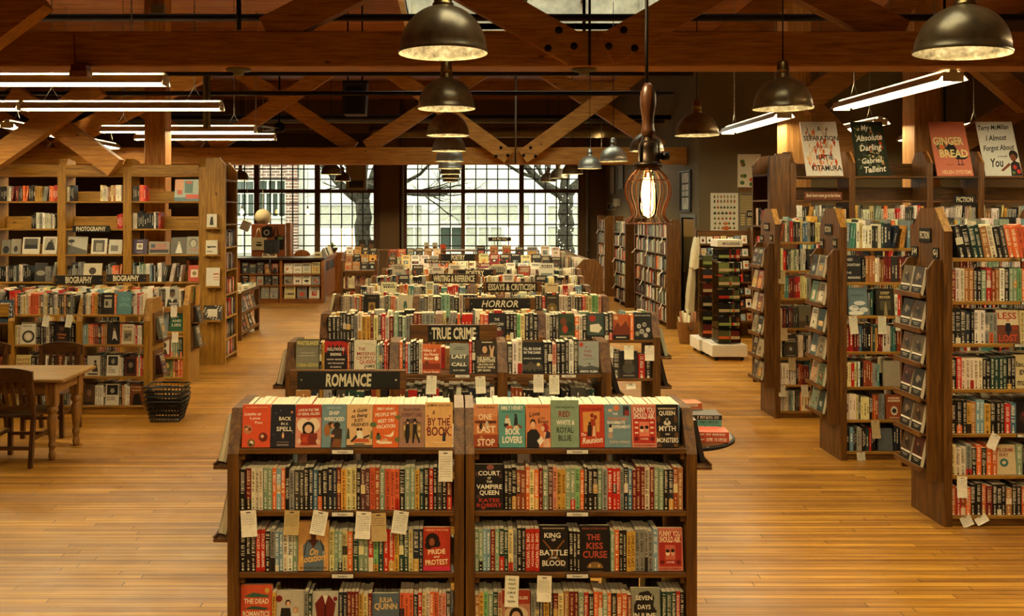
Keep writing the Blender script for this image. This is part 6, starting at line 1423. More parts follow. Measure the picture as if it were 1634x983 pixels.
tag(MB().bbox(Xp(1283, Yw), Xp(1343, Yw), Yw - .012, Yw - .002, Zp(319, Yw) + .0, Zp(306.5, Yw), .002, lin('6a3a22')).text('Book lovers never go to bed alone', Xp(1313, Yw), Yw - .0135, Zp(312.5, Yw), .045, lin('e0d0b0'), shear=.3, width=.44).build('shelf_plaque', M_SIGN), 'brown plaque with a cream motto under the white novel poster', 'sign')
sign('small black fiction sign on the wall bookcase between posters', 1522, 1556, 312, 325, Yw - .03, 'FICTION', None, None, 0, .03, .6, .78, False)
# posters leaning along the top
def poster(label, u0, u1, v0, v1, col, art, tilt, roll=0):
    Y = Yw + .03; w, h = (u1 - u0) * Y / F, .765
    m = MB(); m.box(-w / 2, w / 2, 0, .008, 0, h, lin(col)); art(m, w, h)
    o = m.build('book_poster', M_PRINT); o.matrix_basis = T(Xp((u0 + u1) / 2, Y), Y, WZ[0] + .004) @ RY(roll) @ RX(-tilt)
    return tag(o, label, 'poster')
q = random.Random(4)
flames = []
for i in range(70):
    x, z = q.uniform(.08, .9), q.uniform(.12, .88); l = q.uniform(.08, .2); w_ = q.uniform(.015, .045); s_ = q.uniform(-.06, .06)
    flames.append(('p', [(x, z - l / 2), (x + w_, z), (x + s_, z + l / 2), (x - w_, z)], lin(q.choice(['c8501f', 'd8884a', 'e8b080', 'b83c18', 'cfc0a8', '8a6a50', 'e6c89a']))))
poster('white novel poster covered in orange flame strokes', 1287, 1346, 195, 279, 'e4dfd2', cover([('A', .5, .87, .09, lin('2a2420'), .1), ('SEPARATION', .52, .69, .09, lin('3a2c24'), .94), ('A NOVEL', .5, .53, .04, lin('5a4a3a'), .4), ('KATIE', .56, .34, .09, lin('241e1a'), .46), ('KITAMURA', .58, .14, .1, lin('241e1a'), .8)], flames), 18, 0)
q = random.Random(5); leaves = []
for i in range(150):
    x, z = q.uniform(.1, .9), q.uniform(.08, .92); l = q.uniform(.06, .17); a = q.uniform(0, PI); w_ = .024
    dx, dz = math.cos(a) * l / 2, math.sin(a) * l / 2 * .7
    leaves.append(('p', [(x - dx, z - dz), (x + w_, z - w_), (x + dx, z + dz), (x - w_, z + w_)], lin(q.choice(['1c2418', '4a5a34', '7a8054', 'a89a64', '14180f', 'c0421c' if x > .5 else '56643a', '2a3420', 'c8b078']))))
script = dict(shear=.25)
poster('dark leafy novel poster with white script lettering', 1369, 1421, 197, 280, '242a1c', cover([('My', .42, .87, .1, lin('eae4d2'), .26, dict(shear=.3, rot=5)), ('Absolute', .5, .7, .11, lin('eae4d2'), .84, dict(shear=.3, rot=5)), ('Darling', .52, .5, .11, lin('eae4d2'), .7, dict(shear=.3, rot=5)), ('Gabriel', .5, .28, .1, lin('eae4d2'), .64, dict(shear=.3, rot=5)), ('Tallent', .56, .12, .11, lin('eae4d2'), .68, dict(shear=.3, rot=5))], leaves), 18, 0)
poster('salmon pink novel poster of a blackbird with an orange', 1496, 1554, 193, 278, 'd0785c', cover([('GINGER', .46, .64, .14, lin('eadf98'), .84, dict(bold=.03)), ('BREAD', .56, .41, .14, lin('eadf98'), .78, dict(bold=.03)), ('HELEN OYEYEMI', .55, .07, .07, lin('ecc8a0'), .8)],
    [('d', .24, .55, .13, .09, lin('4a5a34')), ('d', .26, .53, .075, .055, lin('d87a3a')), ('p', [(.34, .5), (.48, .6), (.6, .56), (.8, .34), (.98, .36), (.84, .3), (.62, .3), (.46, .42)], lin('1c1816')), ('r', .64, .66, .2, .32, lin('1c1816')), ('r', .74, .76, .2, .32, lin('1c1816')), ('r', .6, .8, .195, .21, lin('1c1816')), ('r', .3, .5, .2, .21, lin('8a4a38'))]), 18, 0)
poster('pale novel poster with handwritten title and a woman in a red flowered dress', 1573, 1632, 193, 277, 'd8d9d0', cover([('Terry McMillan', .46, .88, .09, lin('2a2824'), .84, dict(shear=.3, rot=3)), ('I Almost', .48, .7, .1, lin('2a2824'), .58, dict(shear=.3, rot=3)), ('Forgot About', .5, .5, .1, lin('2a2824'), .86, dict(shear=.3, rot=3)), ('You', .38, .24, .16, lin('2a2824'), .34, dict(shear=.3, rot=3)), ('a novel', .56, .36, .04, lin('4a4844'), .26, dict(shear=.3))],
    [('d', .86, .38, .12, .09, lin('1c120e')), ('d', .84, .33, .08, .07, lin('7a4228')), ('p', [(.7, 0), (.74, .22), (.84, .28), (.98, .24), (1, 0)], lin('241c1c')), ('d', .84, .16, .05, .04, lin('b83224')), ('d', .92, .08, .05, .04, lin('b83224')), ('d', .78, .06, .04, .03, lin('5a7a3a')), ('p', [(.74, .2), (.5, .08), (.44, .1), (.7, .24)], lin('7a4228'))]), 18, 0)
# ---------------- biography cases
Yb = 10.05
bx = [Xp(-75, Yb), Xp(18, Yb), Xp(126, Yb), Xp(234, Yb)]
bz = [Zp(502, Yb), Zp(550, Yb), Zp(600.5, Yb), .1]
b1 = lowcase('bookcase', 'wooden two-sided bookcase under the front biography sign behind the reading table', bx, Yb, .5, bz, 1.27, None, .07, ch=.24, cham=.12, wd='lite')
BFa = {0: fc('5f8a8c', 'teal hardback with thin white lines and letters, face out on the biography case', w=.165, h=.25, lines=[('OLIA', .6, .66, .16, '7aa8a4', .6), ('STARS', .5, .4, .14, '7aa8a4', .7)], shapes=[('p', [(.1, .3), (.5, .5), (.9, .35), (.9, .34), (.5, .49), (.1, .29)], 'c8d8d0')], hard=True),
       1: fc('26231f', 'black hardback with small photo panels, face out beside the teal biography', w=.14, h=.235, shapes=[('r', .2, .8, .3, .7, 'a8a08c'), ('r', .3, .5, .4, .6, '3a362e'), ('r', .2, .8, .82, .88, 'c8c0a8')], hard=True),
       2: fc('d8d0b8', 'cream hardback with a black lace circle, face out low on the biography case', w=.165, h=.245, lines=[('American', .4, .82, .08, '4a4438', .6, dict(shear=.3))], shapes=[('d', .5, .34, .42, .28, '2a2420'), ('d', .5, .34, .3, .2, 'b8a888'), ('d', .5, .34, .2, .14, 'dcd4c0')], hard=True),
       3: fc('1f1a18', 'black hardback of a woman\'s shadowed face with orange title, face out', w=.17, h=.25, lines=[('I Always', .5, .42, .1, 'c8703a', .6), ('Knew', .5, .29, .1, 'c8703a', .4)], shapes=[('d', .5, .74, .18, .17, '5a3a28'), ('d', .5, .86, .2, .09, '120e0c'), ('p', [(.1, .0), (.2, .5), (.8, .5), (.9, 0)], '2a211d')], hard=True),
       4: fc('2a2622', 'black paperback of a dancer in white, face out on the biography case', w=.14, h=.225, shapes=[('d', .55, .74, .09, .07, '8a6248'), ('p', [(.4, .2), (.48, .66), (.64, .66), (.84, .16), (.6, .3)], 'cfc8b8')]),
       5: fc('c9bc9c', 'tan paperback with an etched cart, face out on the biography case', w=.13, h=.22, lines=[('TRUMAN', .5, .86, .08, '3a2a1c', .8)], shapes=[('r', .15, .85, .15, .7, '8a7c62'), ('d', .4, .4, .16, .12, '4a4234'), ('r', .3, .8, .4, .55, '5a5040')]),
       6: fc('b8ae98', 'pale paperback with a small hatted man, face out on the third biography shelf', w=.15, h=.22, shapes=[('d', .6, .7, .1, .08, '2a241c'), ('p', [(.4, .2), (.5, .6), (.7, .6), (.84, .2)], '3a342a'), ('r', .1, .8, .05, .12, '2a241c')]),
       7: fc('d4cdb8', 'white paperback with a black portrait photo above heavy type, third shelf', w=.14, h=.225, lines=[("IT'S", .3, .38, .07, '2a2620', .3), ('THE BEST', .4, .28, .07, '2a2620', .6), ('HUNGER', .4, .18, .07, '2a2620', .6)], shapes=[('r', .12, .88, .5, .95, '24221e'), ('d', .5, .7, .16, .13, '8a8270')]),
       8: fc('241f1c', 'black paperback with a red bordered portrait, face out on the third biography shelf', w=.13, h=.21, shapes=[('r', .06, .94, .05, .95, '7a2a20'), ('r', .12, .88, .1, .9, '1c1a18'), ('d', .5, .56, .2, .15, '7a6a58')]),
       9: fc('cfc8b4', 'white paperback with a black portrait photo, face out on the bottom shelf', w=.15, h=.23, lines=[('WE WERE', .4, .36, .07, '2a2620', .6), ('ALL BORN', .4, .26, .07, '2a2620', .6)], shapes=[('r', .1, .9, .48, .95, '24221e'), ('d', .5, .68, .16, .12, '9a927e')])}
BFb = {0: fc('6a3a20', 'burnt orange paperback with blocky type over a dark figure, bottom biography shelf', w=.15, h=.23, lines=[('STORIES', .5, .86, .1, 'd8a868', .84), ('FROM MY', .5, .7, .08, 'd8a868', .7)], shapes=[('p', [(.2, 0), (.3, .5), (.7, .56), (.9, .1), (.86, 0)], '1c1410')]),
       1: fc('4a3424', 'brown paperback of a dim figure, face out at the start of the bottom biography shelf', w=.13, h=.22, shapes=[('d', .5, .6, .2, .16, '7a5a40'), ('r', .1, .9, .05, .14, '1c1814')]),
       2: fc('c9b878', 'yellowed paperback with red capitals, face out behind the middle chair', w=.17, h=.23, lines=[('FATTY', .5, .76, .12, '8a3a20', .84), ('FATTY', .5, .56, .12, '8a3a20', .84)], shapes=[('r', .1, .9, .1, .4, 'a89458')]),
       3: fc('3a4a5c', 'blue hardback with stacked white capitals, face out at the frame edge', w=.16, h=.25, lines=[('CARL', .5, .8, .16, 'd8d4c4', .84), ('BERN', .5, .58, .16, 'd8d4c4', .84), ('STEIN', .5, .36, .16, 'd8d4c4', .84)], hard=True)}
for f in list(BFa.values()) + list(BFb.values()): f['name'] = 'display_book'; f['group'] = 'biographies facing out'; f['t'] = .028
BG = 'books on the front biography case'
q_ = .036
rb = lambda i: (bx[i] + q_, bx[i + 1] - bx[i] - 2 * q_)
x, L = rb(1); spine_row('top shelf of the first biography bay', BG, 'okwcwoOOOukwckdsWkkkzkksk', T(x, Yb + .01, bz[0]), L, .2, .245, .155, 'biography', True)
x, L = rb(2); spine_row('top shelf of the biography bay by the baskets', BG, 'kkwWzoyykk1o0kWWrWw', T(x, Yb + .01, bz[0]), L, .2, .245, .155, 'biography', True, BFa)
x, L = rb(1); spine_row('second shelf of the first biography bay', BG, 'cw2kkdkwkk3kk', T(x, Yb + .01, bz[1]), L, .2, .24, .15, 'biography', True, BFa)
x, L = rb(2); spine_row('second shelf of the biography bay by the baskets', BG, 'bbgoooRRRkkozz4o5wrWWW', T(x, Yb + .01, bz[1]), L, .2, .235, .15, 'biography', True, BFa)
x, L = rb(1); spine_row('third shelf of the first biography bay', BG, '2kkWWkkuwkk', T(x, Yb + .01, bz[2]), L, .2, .23, .15, 'biography', True, BFb)
x, L = rb(2); spine_row('third shelf of the biography bay by the baskets', BG, 'Rk6ddk7wWk8oWro', T(x, Yb + .01, bz[2]), L, .19, .23, .15, 'biography', True, BFa)
x, L = rb(2); spine_row('bottom shelf of the biography bay by the baskets', BG, '1WWWWd9kzWW0', T(x, Yb + .01, bz[3]), L, .2, .23, .15, 'biography', True, {**BFb, 9: BFa[9]})
x, L = rb(1); stuff_row(T(x, Yb + .01, bz[3]), L, .2, .23, .15, MIX)
x, L = rb(0)
f = BFb[3]; face_book('display_book', f['label'], 'book', f['group'], lean_M(Xp(8, Yb), Yb + .01, bz[1] + .24, 6, .03), f['w'], f['h'], .03, lin(f['col']), f['art'], True)
for z in bz[2:]: stuff_row(T(x, Yb + .01, z), L, .2, .23, .15, MIXD)
m = MB(); m.bbox(x, x + L, Yb - .0, Yb + .14, bz[1] + .215, bz[1] + .239); m.build('shelf', MW['casex'], b1)
m = MB(); m.bbox(x, x + L, Yb + .0, Yb + .03, bz[0] + .0, bz[0] + .12); m.build('front_board', MW['litex'], b1)
for i in (0, 1, 2):
    x, L = rb(i); stuff_row(T(x, Yb + .2, bz[0]), L, .2, .26, .16, MIXL, lean=True)
    back_rows(x, x + L, bz[1:], Yb + .34)
Yb2 = 11.75
b2x = [Xp(-20, Yb2), Xp(90, Yb2), Xp(195, Yb2), Xp(296.5, Yb2)]
b2z = [Zp(490, Yb2), Zp(529, Yb2), Zp(570, Yb2), .1]
b2 = lowcase('bookcase', 'wooden two-sided bookcase under the rear biography sign', b2x, Yb2, .5, b2z, 1.27, None, .07, ch=.24, cham=.12, wd='lite')
x, L = b2x[2] + q_, b2x[3] - b2x[2] - 2 * q_
B2F = {0: fc('9a968a', 'grey hardback with a smiling man in a suit, face out on the rear biography case', w=.18, h=.25, lines=[('BARACK', .6, .16, .08, 'e8e4d8', .6), ('OBAMA', .64, .05, .08, 'e8e4d8', .5)], shapes=[('r', 0, .3, 0, 1, 'c8c2b2'), ('d', .5, .68, .2, .2, '5a4434'), ('d', .5, .82, .2, .09, '2a2420'), ('p', [(.1, .0), (.2, .4), (.5, .3), (.8, .42), (1, 0)], '26241f'), ('p', [(.42, .4), (.5, .2), (.58, .4)], 'd8d4c8')], hard=True),
       1: fc('6f7a7e', 'grey-blue hardback with a small figure, face out on the rear biography second shelf', w=.19, h=.24, shapes=[('d', .5, .6, .1, .08, 'b0543a'), ('r', .2, .8, .2, .26, 'c8c8bc')], hard=True),
       2: fc('2c5a3c', 'green hardback with white capitals, face out at the end of the rear biography case', w=.17, h=.23, lines=[('LIV', .4, .8, .14, 'd8d4c0', .6), ('AND', .5, .58, .14, 'd8d4c0', .7), ('LIES', .5, .34, .14, 'd8d4c0', .7)], hard=True),
       3: fc('8a2c20', 'red bordered hardback with a black and white portrait, rear biography case', w=.2, h=.26, shapes=[('r', .1, .9, .12, .9, 'd0cab8'), ('d', .5, .56, .22, .16, '3a3630'), ('p', [(.2, .12), (.3, .36), (.7, .36), (.8, .12)], '24211d')], hard=True),
       4: fc('7a7a44', 'olive and yellow painted hardback, face out low on the rear biography case', w=.19, h=.25, shapes=[('r', .1, .9, .3, .85, '4a5a3a'), ('d', .5, .56, .24, .16, 'b89a58'), ('r', .2, .8, .08, .18, '2a2a1c')], hard=True)}
for f in B2F.values(): f['name'] = 'display_book'; f['group'] = 'biographies facing out'; f['t'] = .028
B2 = 'books on the rear biography case'
for k, (sp_, nm) in enumerate((('____nwWskk0wk', 'top'), ('____bk1kk2', 'second'), ('____r3gggGG', 'third'), ('____yw4uRoo', 'bottom'))):
    spine_row(f'{nm} shelf in view of the rear biography case', B2, sp_, T(x + L * .3, Yb2 + .01, b2z[k]), L * .7, .2, .25, .15, 'biography', True, B2F)
for i in (0, 1):
    x, L = b2x[i] + q_, b2x[i + 1] - b2x[i] - 2 * q_
    stuff_row(T(x, Yb2 + .01, b2z[0]), L, .2, .26, .15, MIX); stuff_row(T(x, Yb2 + .2, b2z[0]), L, .2, .26, .15, MIXL); stuff_row(T(x, Yb2 + .01, b2z[1]), L, .2, .24, .15, MIX)
stuff_row(T(b2x[2] + q_, Yb2 + .2, b2z[0]), .9, .2, .26, .15, MIXL)
sign('wood framed black biography sign in front', 84, 168.5, 439, 454.5, 10.45, 'BIOGRAPHY', (88, 164), bz[0], 0, .03, .66, .56)
sign('wood framed black biography sign just behind the front one', 168, 238, 437.5, 450.5, 12.1, 'BIOGRAPHY', (170, 233), b2z[0], 0, .03, .66, .66)
for i, (u, v0, v1, Y, lab) in enumerate([(76, 503, 521, Yb, 'white tilted card below the top biography shelf, by the lace circle book'), (112, 502, 522, Yb, 'white tilted card below the top biography shelf, above the orange lettered book'), (257, 490, 502, Yb2, 'white card below the rear biography shelf, by the sign'), (278, 489, 505, Yb2, 'white card below the suited man biography'), (280, 530, 546, Yb2, 'white card hanging above the red bordered biography')]):
    note(Xp(u, Y), Zp(v0, Y), Y - .011, 10 * Y / F, (v1 - v0) * Y / F, lab, R.uniform(6, 11) if i < 2 else 0, 6)
# ledges with books on the biography end panels
for rt, xe, Y0, items in ((b1, bx[-1] + .035, Yb, ((Zp(541, 10.3), 'grey hardback on the upper end ledge of the front biography case', .05, '6a675c', .25), (Zp(596, 10.3), 'dark red spined paperbacks on the lower end ledge of the front biography case', .05, '3a1c1a', .22))), (b2, b2x[-1] + .035, Yb2, ((Zp(513, 12.0), 'dark paperback on the upper end ledge of the rear biography case', .03, '2a2622', .2), (Zp(551, 12.0), 'patterned paperback on the lower end ledge of the rear biography case', .03, '57544a', .26)))):
    for z, lab, t, col, h in items:
        m = MB(); m.bbox(xe, xe + .012, Y0 + .1, Y0 + .42, z - .06, z + h + .06); m.build('ledge_back', MW['casez'], rt)
        end_ledge(rt, xe + .012, Y0 + .12, Y0 + .4, z, 1, .1)
        ledge_book(lab, xe + .09, Y0 + .26, z + .001, 1, .17, h, t, jit(col), rnd_cover(lin('c8c0a8'), int(z * 999)), tilt=12, hard=False)

# ---------------- tall photography wall case
Yp_ = 13.4
px_ = [Xp(-12, Yp_), Xp(98, Yp_), Xp(203, Yp_), Xp(323.5, Yp_)]
px_ = [px_[0] - 1.0] + px_
pz = [Zp(279, Yp_), Zp(321, Yp_), Zp(365, Yp_), Zp(406, Yp_), Zp(450, Yp_), .82, .44, .1]
pc = empty('bookcase', (px_[2], Yp_ + .2, 0), 'tall open-backed wooden bookcase carrying the photography sign', 'bookcase')
for i, xx in enumerate(px_):
    m = MB(); m.prism([(Yp_, 0), (Yp_ + .36, 0), (Yp_ + .36, 3.0), (Yp_ + .1, 3.03), (Yp_, 2.9)], 'x', xx - .06, xx + .06); m.build('upright', MW['litez'], pc)  # lighter wood tone carries the strong tube light falling on this case
for i in range(4):
    a, b = px_[i] + .06, px_[i + 1] - .06
    for k, z in enumerate(pz):
        m = MB(); m.bbox(a, b, Yp_ + .01, Yp_ + .33, z - .025, z, .003); m.build('shelf', MW['litex'], pc)
    m = MB(); m.bbox(a, b, Yp_ + .0, Yp_ + .03, pz[0], Zp(263, Yp_), .004); m.build('top_rail', MW['litex'], pc)
    for z, h in ((pz[1], .15), (pz[2], .18), (pz[3], .14), (pz[4], .14)):
        m = MB(); m.bbox(a, b, Yp_ + .30, Yp_ + .33, z, z + h, .003); m.build('back_rail', MW['litex'], pc)
bay = lambda i: (px_[i] + .065, px_[i + 1] - px_[i] - .13)
x, L = bay(1); stuff_row(T(x, Yp_ + .04, pz[1]), L, .2, .245, .16, 'kkdwWrrRooskWy', lean=True, wmin=.02)
x, L = bay(1); stuff_row(T(x + L * .55, Yp_ + .04, pz[2]), L * .44, .2, .245, .16, 'WwkWs', lean=False)
x, L = bay(2); stuff_row(T(x, Yp_ + .04, pz[1]), L * .14, .2, .24, .16, 'wk', lean=False); stuff_row(T(x + L * .58, Yp_ + .04, pz[1]), L * .4, .2, .24, .16, 'WwzcWk', lean=True)
stuff_row(T(x + L * .88, Yp_ + .04, pz[2]), L * .12, .2, .22, .16, 'r', lean=False)
x, L = bay(3); stuff_row(T(x, Yp_ + .04, pz[1]), L * .22, .22, .24, .16, 'WkdrOO', lean=False); stuff_row(T(x, Yp_ + .04, pz[2]), L * .42, .22, .27, .16, 'WWkkkwr', lean=False)
for i in (1, 2, 3):
    x, L = bay(i)
    for z in pz[5:]: stuff_row(T(x, Yp_ + .04, z), L, .2, .26, .16, MIX)
for z in pz[1:5]:
    x, L = bay(0); stuff_row(T(x, Yp_ + .04, z), L, .2, .26, .16, MIX)
def photo(u0, u1, v0, v1, label, col, shapes=(), lines=(), deg=10, Y=None, z=None):
    Y = Y or Yp_ + .05; w, h = (u1 - u0) * Y / F, (v1 - v0) * Y / F
    face_book('photo_book', label, 'book', 'large books standing face out on the photography case', lean_M(Xp((u0 + u1) / 2, Y), Y, (z if z is not None else Zp(v1, Y)) + .001, deg, .02), w, h, .02, lin(col), cover([(l[0], l[1], l[2], l[3], lin(l[4]), l[5]) for l in lines], [tuple(s[:-1]) + (lin(s[-1]),) for s in shapes]), True)
z3 = pz[3]
photo(2, 16, 381, 404, 'dark photo book of a black dog, first on the photography display shelf', '6f6a5c', [('d', .5, .3, .36, .26, '1c1a16')], z=z3)
photo(17, 32, 380, 404, 'grey photo book of a crouching figure beside the dog cover', '8a8472', [('d', .5, .34, .2, .2, '2a2620')], z=z3)
photo(35, 62, 377, 404, 'white bordered photo book of a dark house', 'd0c8b2', [('r', .1, .9, .3, .92, '4a463c'), ('r', .14, .86, .32, .55, '1c1a17')], z=z3)
photo(67, 90, 376, 404, 'white bordered photo book of a seated man in a cap', 'd0c8b2', [('r', .12, .88, .22, .92, 'a09884'), ('p', [(.2, .22), (.4, .7), (.7, .7), (.88, .22)], '1c1a17'), ('d', .58, .76, .1, .08, '5a4a3a')], z=z3)
photo(102, 138, 376, 404, 'wide grey photo book of a lone tree on a slope', 'a8a290', [('p', [(0, .0), (0, .6), (1, .2), (1, 0)], '4e4a40'), ('d', .3, .74, .14, .1, '24221c'), ('r', .29, .32, .5, .7, '24221c')], z=z3)
photo(145, 170, 379, 404, 'white framed photo book of a dark doorway', 'cac2ac', [('r', .12, .84, .14, .9, '4a4438'), ('r', .3, .7, .2, .7, '8a8470')], z=z3)
photo(173, 194, 381, 404, 'pale photo book of a street beside the divider', 'b8b29e', [('r', .15, .7, .2, .6, '6a6456')], z=z3)
photo(211, 234, 380, 404, 'purple book with a small framed portrait', '3a2440', [('r', .28, .7, .3, .72, 'd0c8b0'), ('d', .5, .52, .14, .12, '8a7a60'), ('r', .3, .7, .86, .9, '9a8898'), ('r', .3, .7, .1, .14, '9a8898')], z=z3)
photo(237, 270, 384, 404, 'wide book with a striped flag over a crowd', '8a8270', [('r', .1, .85, .72, .8, 'b05038'), ('r', .1, .85, .56, .64, 'b05038'), ('r', .1, .85, .4, .48, 'b05038'), ('r', .05, .95, .1, .36, '2a241e'), ('r', .1, .3, .5, .8, '3a4450')], z=z3)
photo(272, 297, 377, 404, 'dark photo book of a woman in a white gown', '5f5a4e', [('p', [(.3, .05), (.46, .6), (.6, .6), (.76, .05)], 'd8d2c2'), ('d', .52, .68, .08, .07, 'b8a890')], z=z3)
photo(297.5, 318, 376, 404, 'grey book with a close portrait and orange lettering', '8e887a', [('d', .5, .62, .32, .26, '5a5448'), ('d', .5, .6, .24, .22, 'b0a894')], [('Writers', .6, .24, .1, 'c8502c', .7)], z=z3)
photo(278, 318, 285, 320, 'large pastel city poster book with a man in red beside a tower', 'a8b4a8', [('r', .4, .72, .36, .92, '58786c'), ('r', .44, .68, .8, .92, 'c8603c'), ('r', .1, .3, .3, .62, 'c0583c'), ('r', 0, 1, 0, .16, '5a7a84'), ('r', .45, 1, .1, .3, 'c8503a'), ('r', .0, .34, .5, 1, 'd8a078')], z=pz[1])
photo(300, 319, 422, 448, 'red book with a white emblem at the end of the lower photography shelf', 'b8442a', [('r', .2, .8, .26, .74, 'd8c8a8'), ('d', .5, .5, .18, .13, '8a6a3a')], z=pz[4])
photo(132, 161, 419, 448, 'cream book with a portrait in a patterned collar', 'c8bc9a', [('d', .5, .58, .2, .2, '3a2a1c'), ('p', [(.2, .0), (.3, .34), (.7, .34), (.82, 0)], '8a3a28')], z=pz[4])
photo(54, 74, 418, 448, 'dark hardback with a pale swirl on the lower photography shelf', '2e2a24', [('d', .5, .45, .36, .14, '8a8474')], z=pz[4])
for i, parts in ((1, ((0, .3, 'kskw'), (.34, .22, 'WkrwO'), (.78, .22, 'skdk'))), (2, ((0, .25, 'kwksWs'), (.68, .32, 'wokskd'))), (3, ((0, .3, 'Wbswkg'), (.32, .44, 'kdGkWrWWkWs')))):
    x, L = bay(i)
    for a, l, mx in parts: stuff_row(T(x + L * a, Yp_ + .04, pz[4]), L * l, .22, .29, .16, mx, lean=(a > .3))
sign('black photography sign mounted on the tall bookcase shelf', 116, 175, 360, 370.5, Yp_ - .02, 'PHOTOGRAPHY', None, None, 0, .03, .66, .8, False)
m = MB(); m.box(Xp(270, Yp_ + .4), Xp(318, Yp_ + .4), Yp_ + .37, Yp_ + .375, Zp(334, Yp_ + .37), Zp(324, Yp_ + .37), lin('4a463a')); tag(m.build('hanging_banner', M_PRINT), 'grey banner edge showing through the open bookcase back', 'banner')
# end panel standing across the case end, its own shelves facing the aisle
ea, eb = Xp(328.5, Yp_ - .06), Xp(359.5, Yp_ - .06)
te = empty('bookcase', ((ea + eb) / 2, Yp_ + .3, 0), 'tall narrow bookcase whose wooden end carries four display ledges', 'bookcase')
m = MB(); m.prism([(ea, 0), (eb, 0), (eb, 2.93), (eb - .09, 3.04), (ea + .02, 3.04), (ea, 3.0)], 'y', Yp_ - .06, Yp_ + .0); m.build('end_panel', MW['litez'], te)  # tube light put into the wood tone here as well
m = MB(); m.prism([(ea, 0), (eb, 0), (eb, 2.86), (eb - .12, 3.0), (ea, 3.0)], 'y', Yp_ + .64, Yp_ + .70); m.build('end_panel', MW['litez'], te)
m = MB(); m.box(ea, ea + .02, Yp_ + .0, Yp_ + .64, 0, 2.9); m.build('back_panel', MW['litez'], te)
for k, z in enumerate((2.72, 2.4, 2.06, 1.72, 1.38, 1.02, .68, .36, .1)):
    m = MB(); m.bbox(ea + .02, eb, Yp_ + .0, Yp_ + .64, z - .024, z, .002); m.build('shelf', MW['litey'], te)
    if 0 < z < 2.0: stuff_row(T(eb - .02, Yp_ + .02, z) @ RZ(90), .6, .2, .25, .14, MIXD, lean=False)
for i, (u0, u1, v0, v1, lab, col, shp, t) in enumerate([(332, 348, 342, 364, 'white book with a black figure on the highest display ledge', 'd4cdb8', [('p', [(.3, .2), (.4, .8), (.6, .8), (.7, .2)], '2a2620')], .05), (330.5, 348.5, 384, 407, 'white book of a car on the second display ledge', 'd0c9b4', [('r', .1, .9, .5, .6, '4a463c'), ('d', .3, .5, .1, .05, '2a2620'), ('r', .1, .6, .2, .26, '6a6456')], .07), (331, 352, 427, 457, 'white book with orange lettering on the third display ledge', 'd8d2c0', [('r', .55, .95, .62, .7, 'b8603c'), ('r', .55, .95, .46, .52, 'c88a68'), ('r', .6, .95, .34, .38, 'c88a68')], .03), (326.5, 356, 487, 511, 'wide black and white patterned book on the lowest display ledge', '3a372f', [('d', (k * .37) % 1, (k * .61) % 1, .05, .04, 'c8c2b0') for k in range(26)] + [('r', .24, .76, .26, .76, 'd4cdb8')], .03)]):
    Y = Yp_ - .06; w, h = (u1 - u0) * Y / F, (v1 - v0) * Y / F; xc = Xp((u0 + u1) / 2, Y); z = Zp(v1, Y)
    m = MB(); m.bbox(xc - .11, xc + .11, Y - .1, Y, z - .016, z, .003); m.bbox(xc - .11, xc + .11, Y - .1, Y - .088, z, z + .014, .002); m.bbox(xc - .02, xc + .02, Y - .05, Y, z - .06, z - .016); m.build('display_ledge', MW['litex'], te)
    face_book('display_book', lab, 'book', 'books on the display ledges', lean_M(xc, Y - .085, z + .001, 6, t), w, h, t, lin(col), cover((), [tuple(s[:-1]) + (lin(s[-1]),) for s in shp]), True)
# ---------------- low case running into the depth beyond
S0, S1, sx1, sx0 = 15.76, 17.25, -3.66, -4.3
sc_ = empty('bookcase', ((sx0 + sx1) / 2, (S0 + S1) / 2, 0), 'low wooden case with stacked books on top, beyond the tall display panel', 'bookcase')
for y in (S0, S1 - .06):
    for x in (sx0, sx1 - .09):
        m = MB(); m.bbox(x, x + .09, y, y + .06, 0, .82); m.build('post', MW['casez'], sc_)
for z in (.82, .46, .12):
    m = MB(); m.bbox(sx0, sx1, S0 + .061, S1 - .061, z - .03, z, .003); m.bbox(sx1 - .012, sx1 + .004, S0 + .06, S1 - .06, z, z + .03, .002); m.build('shelf', MW['casey'], sc_)
m = MB(); m.box(sx0 + .3, sx0 + .32, S0 + .06, S1 - .06, .1, .8); m.build('centre_board', MW['casez'], sc_)
for k, (z, nn) in enumerate(((.12, 5), (.46, 6))):
    for j in range(nn):
        yy = S0 + .12 + (j + .5) * 1.22 / nn; c = R.choice('dkuzsG')
        face_book('display_book', f'{CN(c)} book, {ORD[j]} from the front on the {["lower", "upper"][k]} shelf of the low aisle case', 'book', 'books on the low aisle case', T(sx1 - .03, yy, z + .006) @ RZ(90) @ RX(-16), .19, .26 if k else .27, .02, jit(PAL[c][1]), rnd_cover(lin('c8bc98'), 60 + 9 * k + j), True)
for j in range(8):
    for q in range(2):
        z = .821; x = sx1 - .16 - q * .27; y = S0 + .14 + j * .16
        for n in range(R.randint(2, 5)):
            c = R.choice('wWgkGyTw'); t = R.uniform(.016, .03); M = T(x - .1, y + .13, z) @ RZ(R.uniform(-5, 5)) @ RX(90)
            book_boxes(STUFF, None, T(x + R.uniform(-.01, .01), y, z + t) @ RZ(-90) @ RY(90), t, .2, .14, jit(PAL[c][1]), False); STUFF.box(.001, t - .001, .002, .137, .002, .198, None, 1, T(x, y, z + t) @ RZ(-90) @ RY(90))
            z += t + .0006

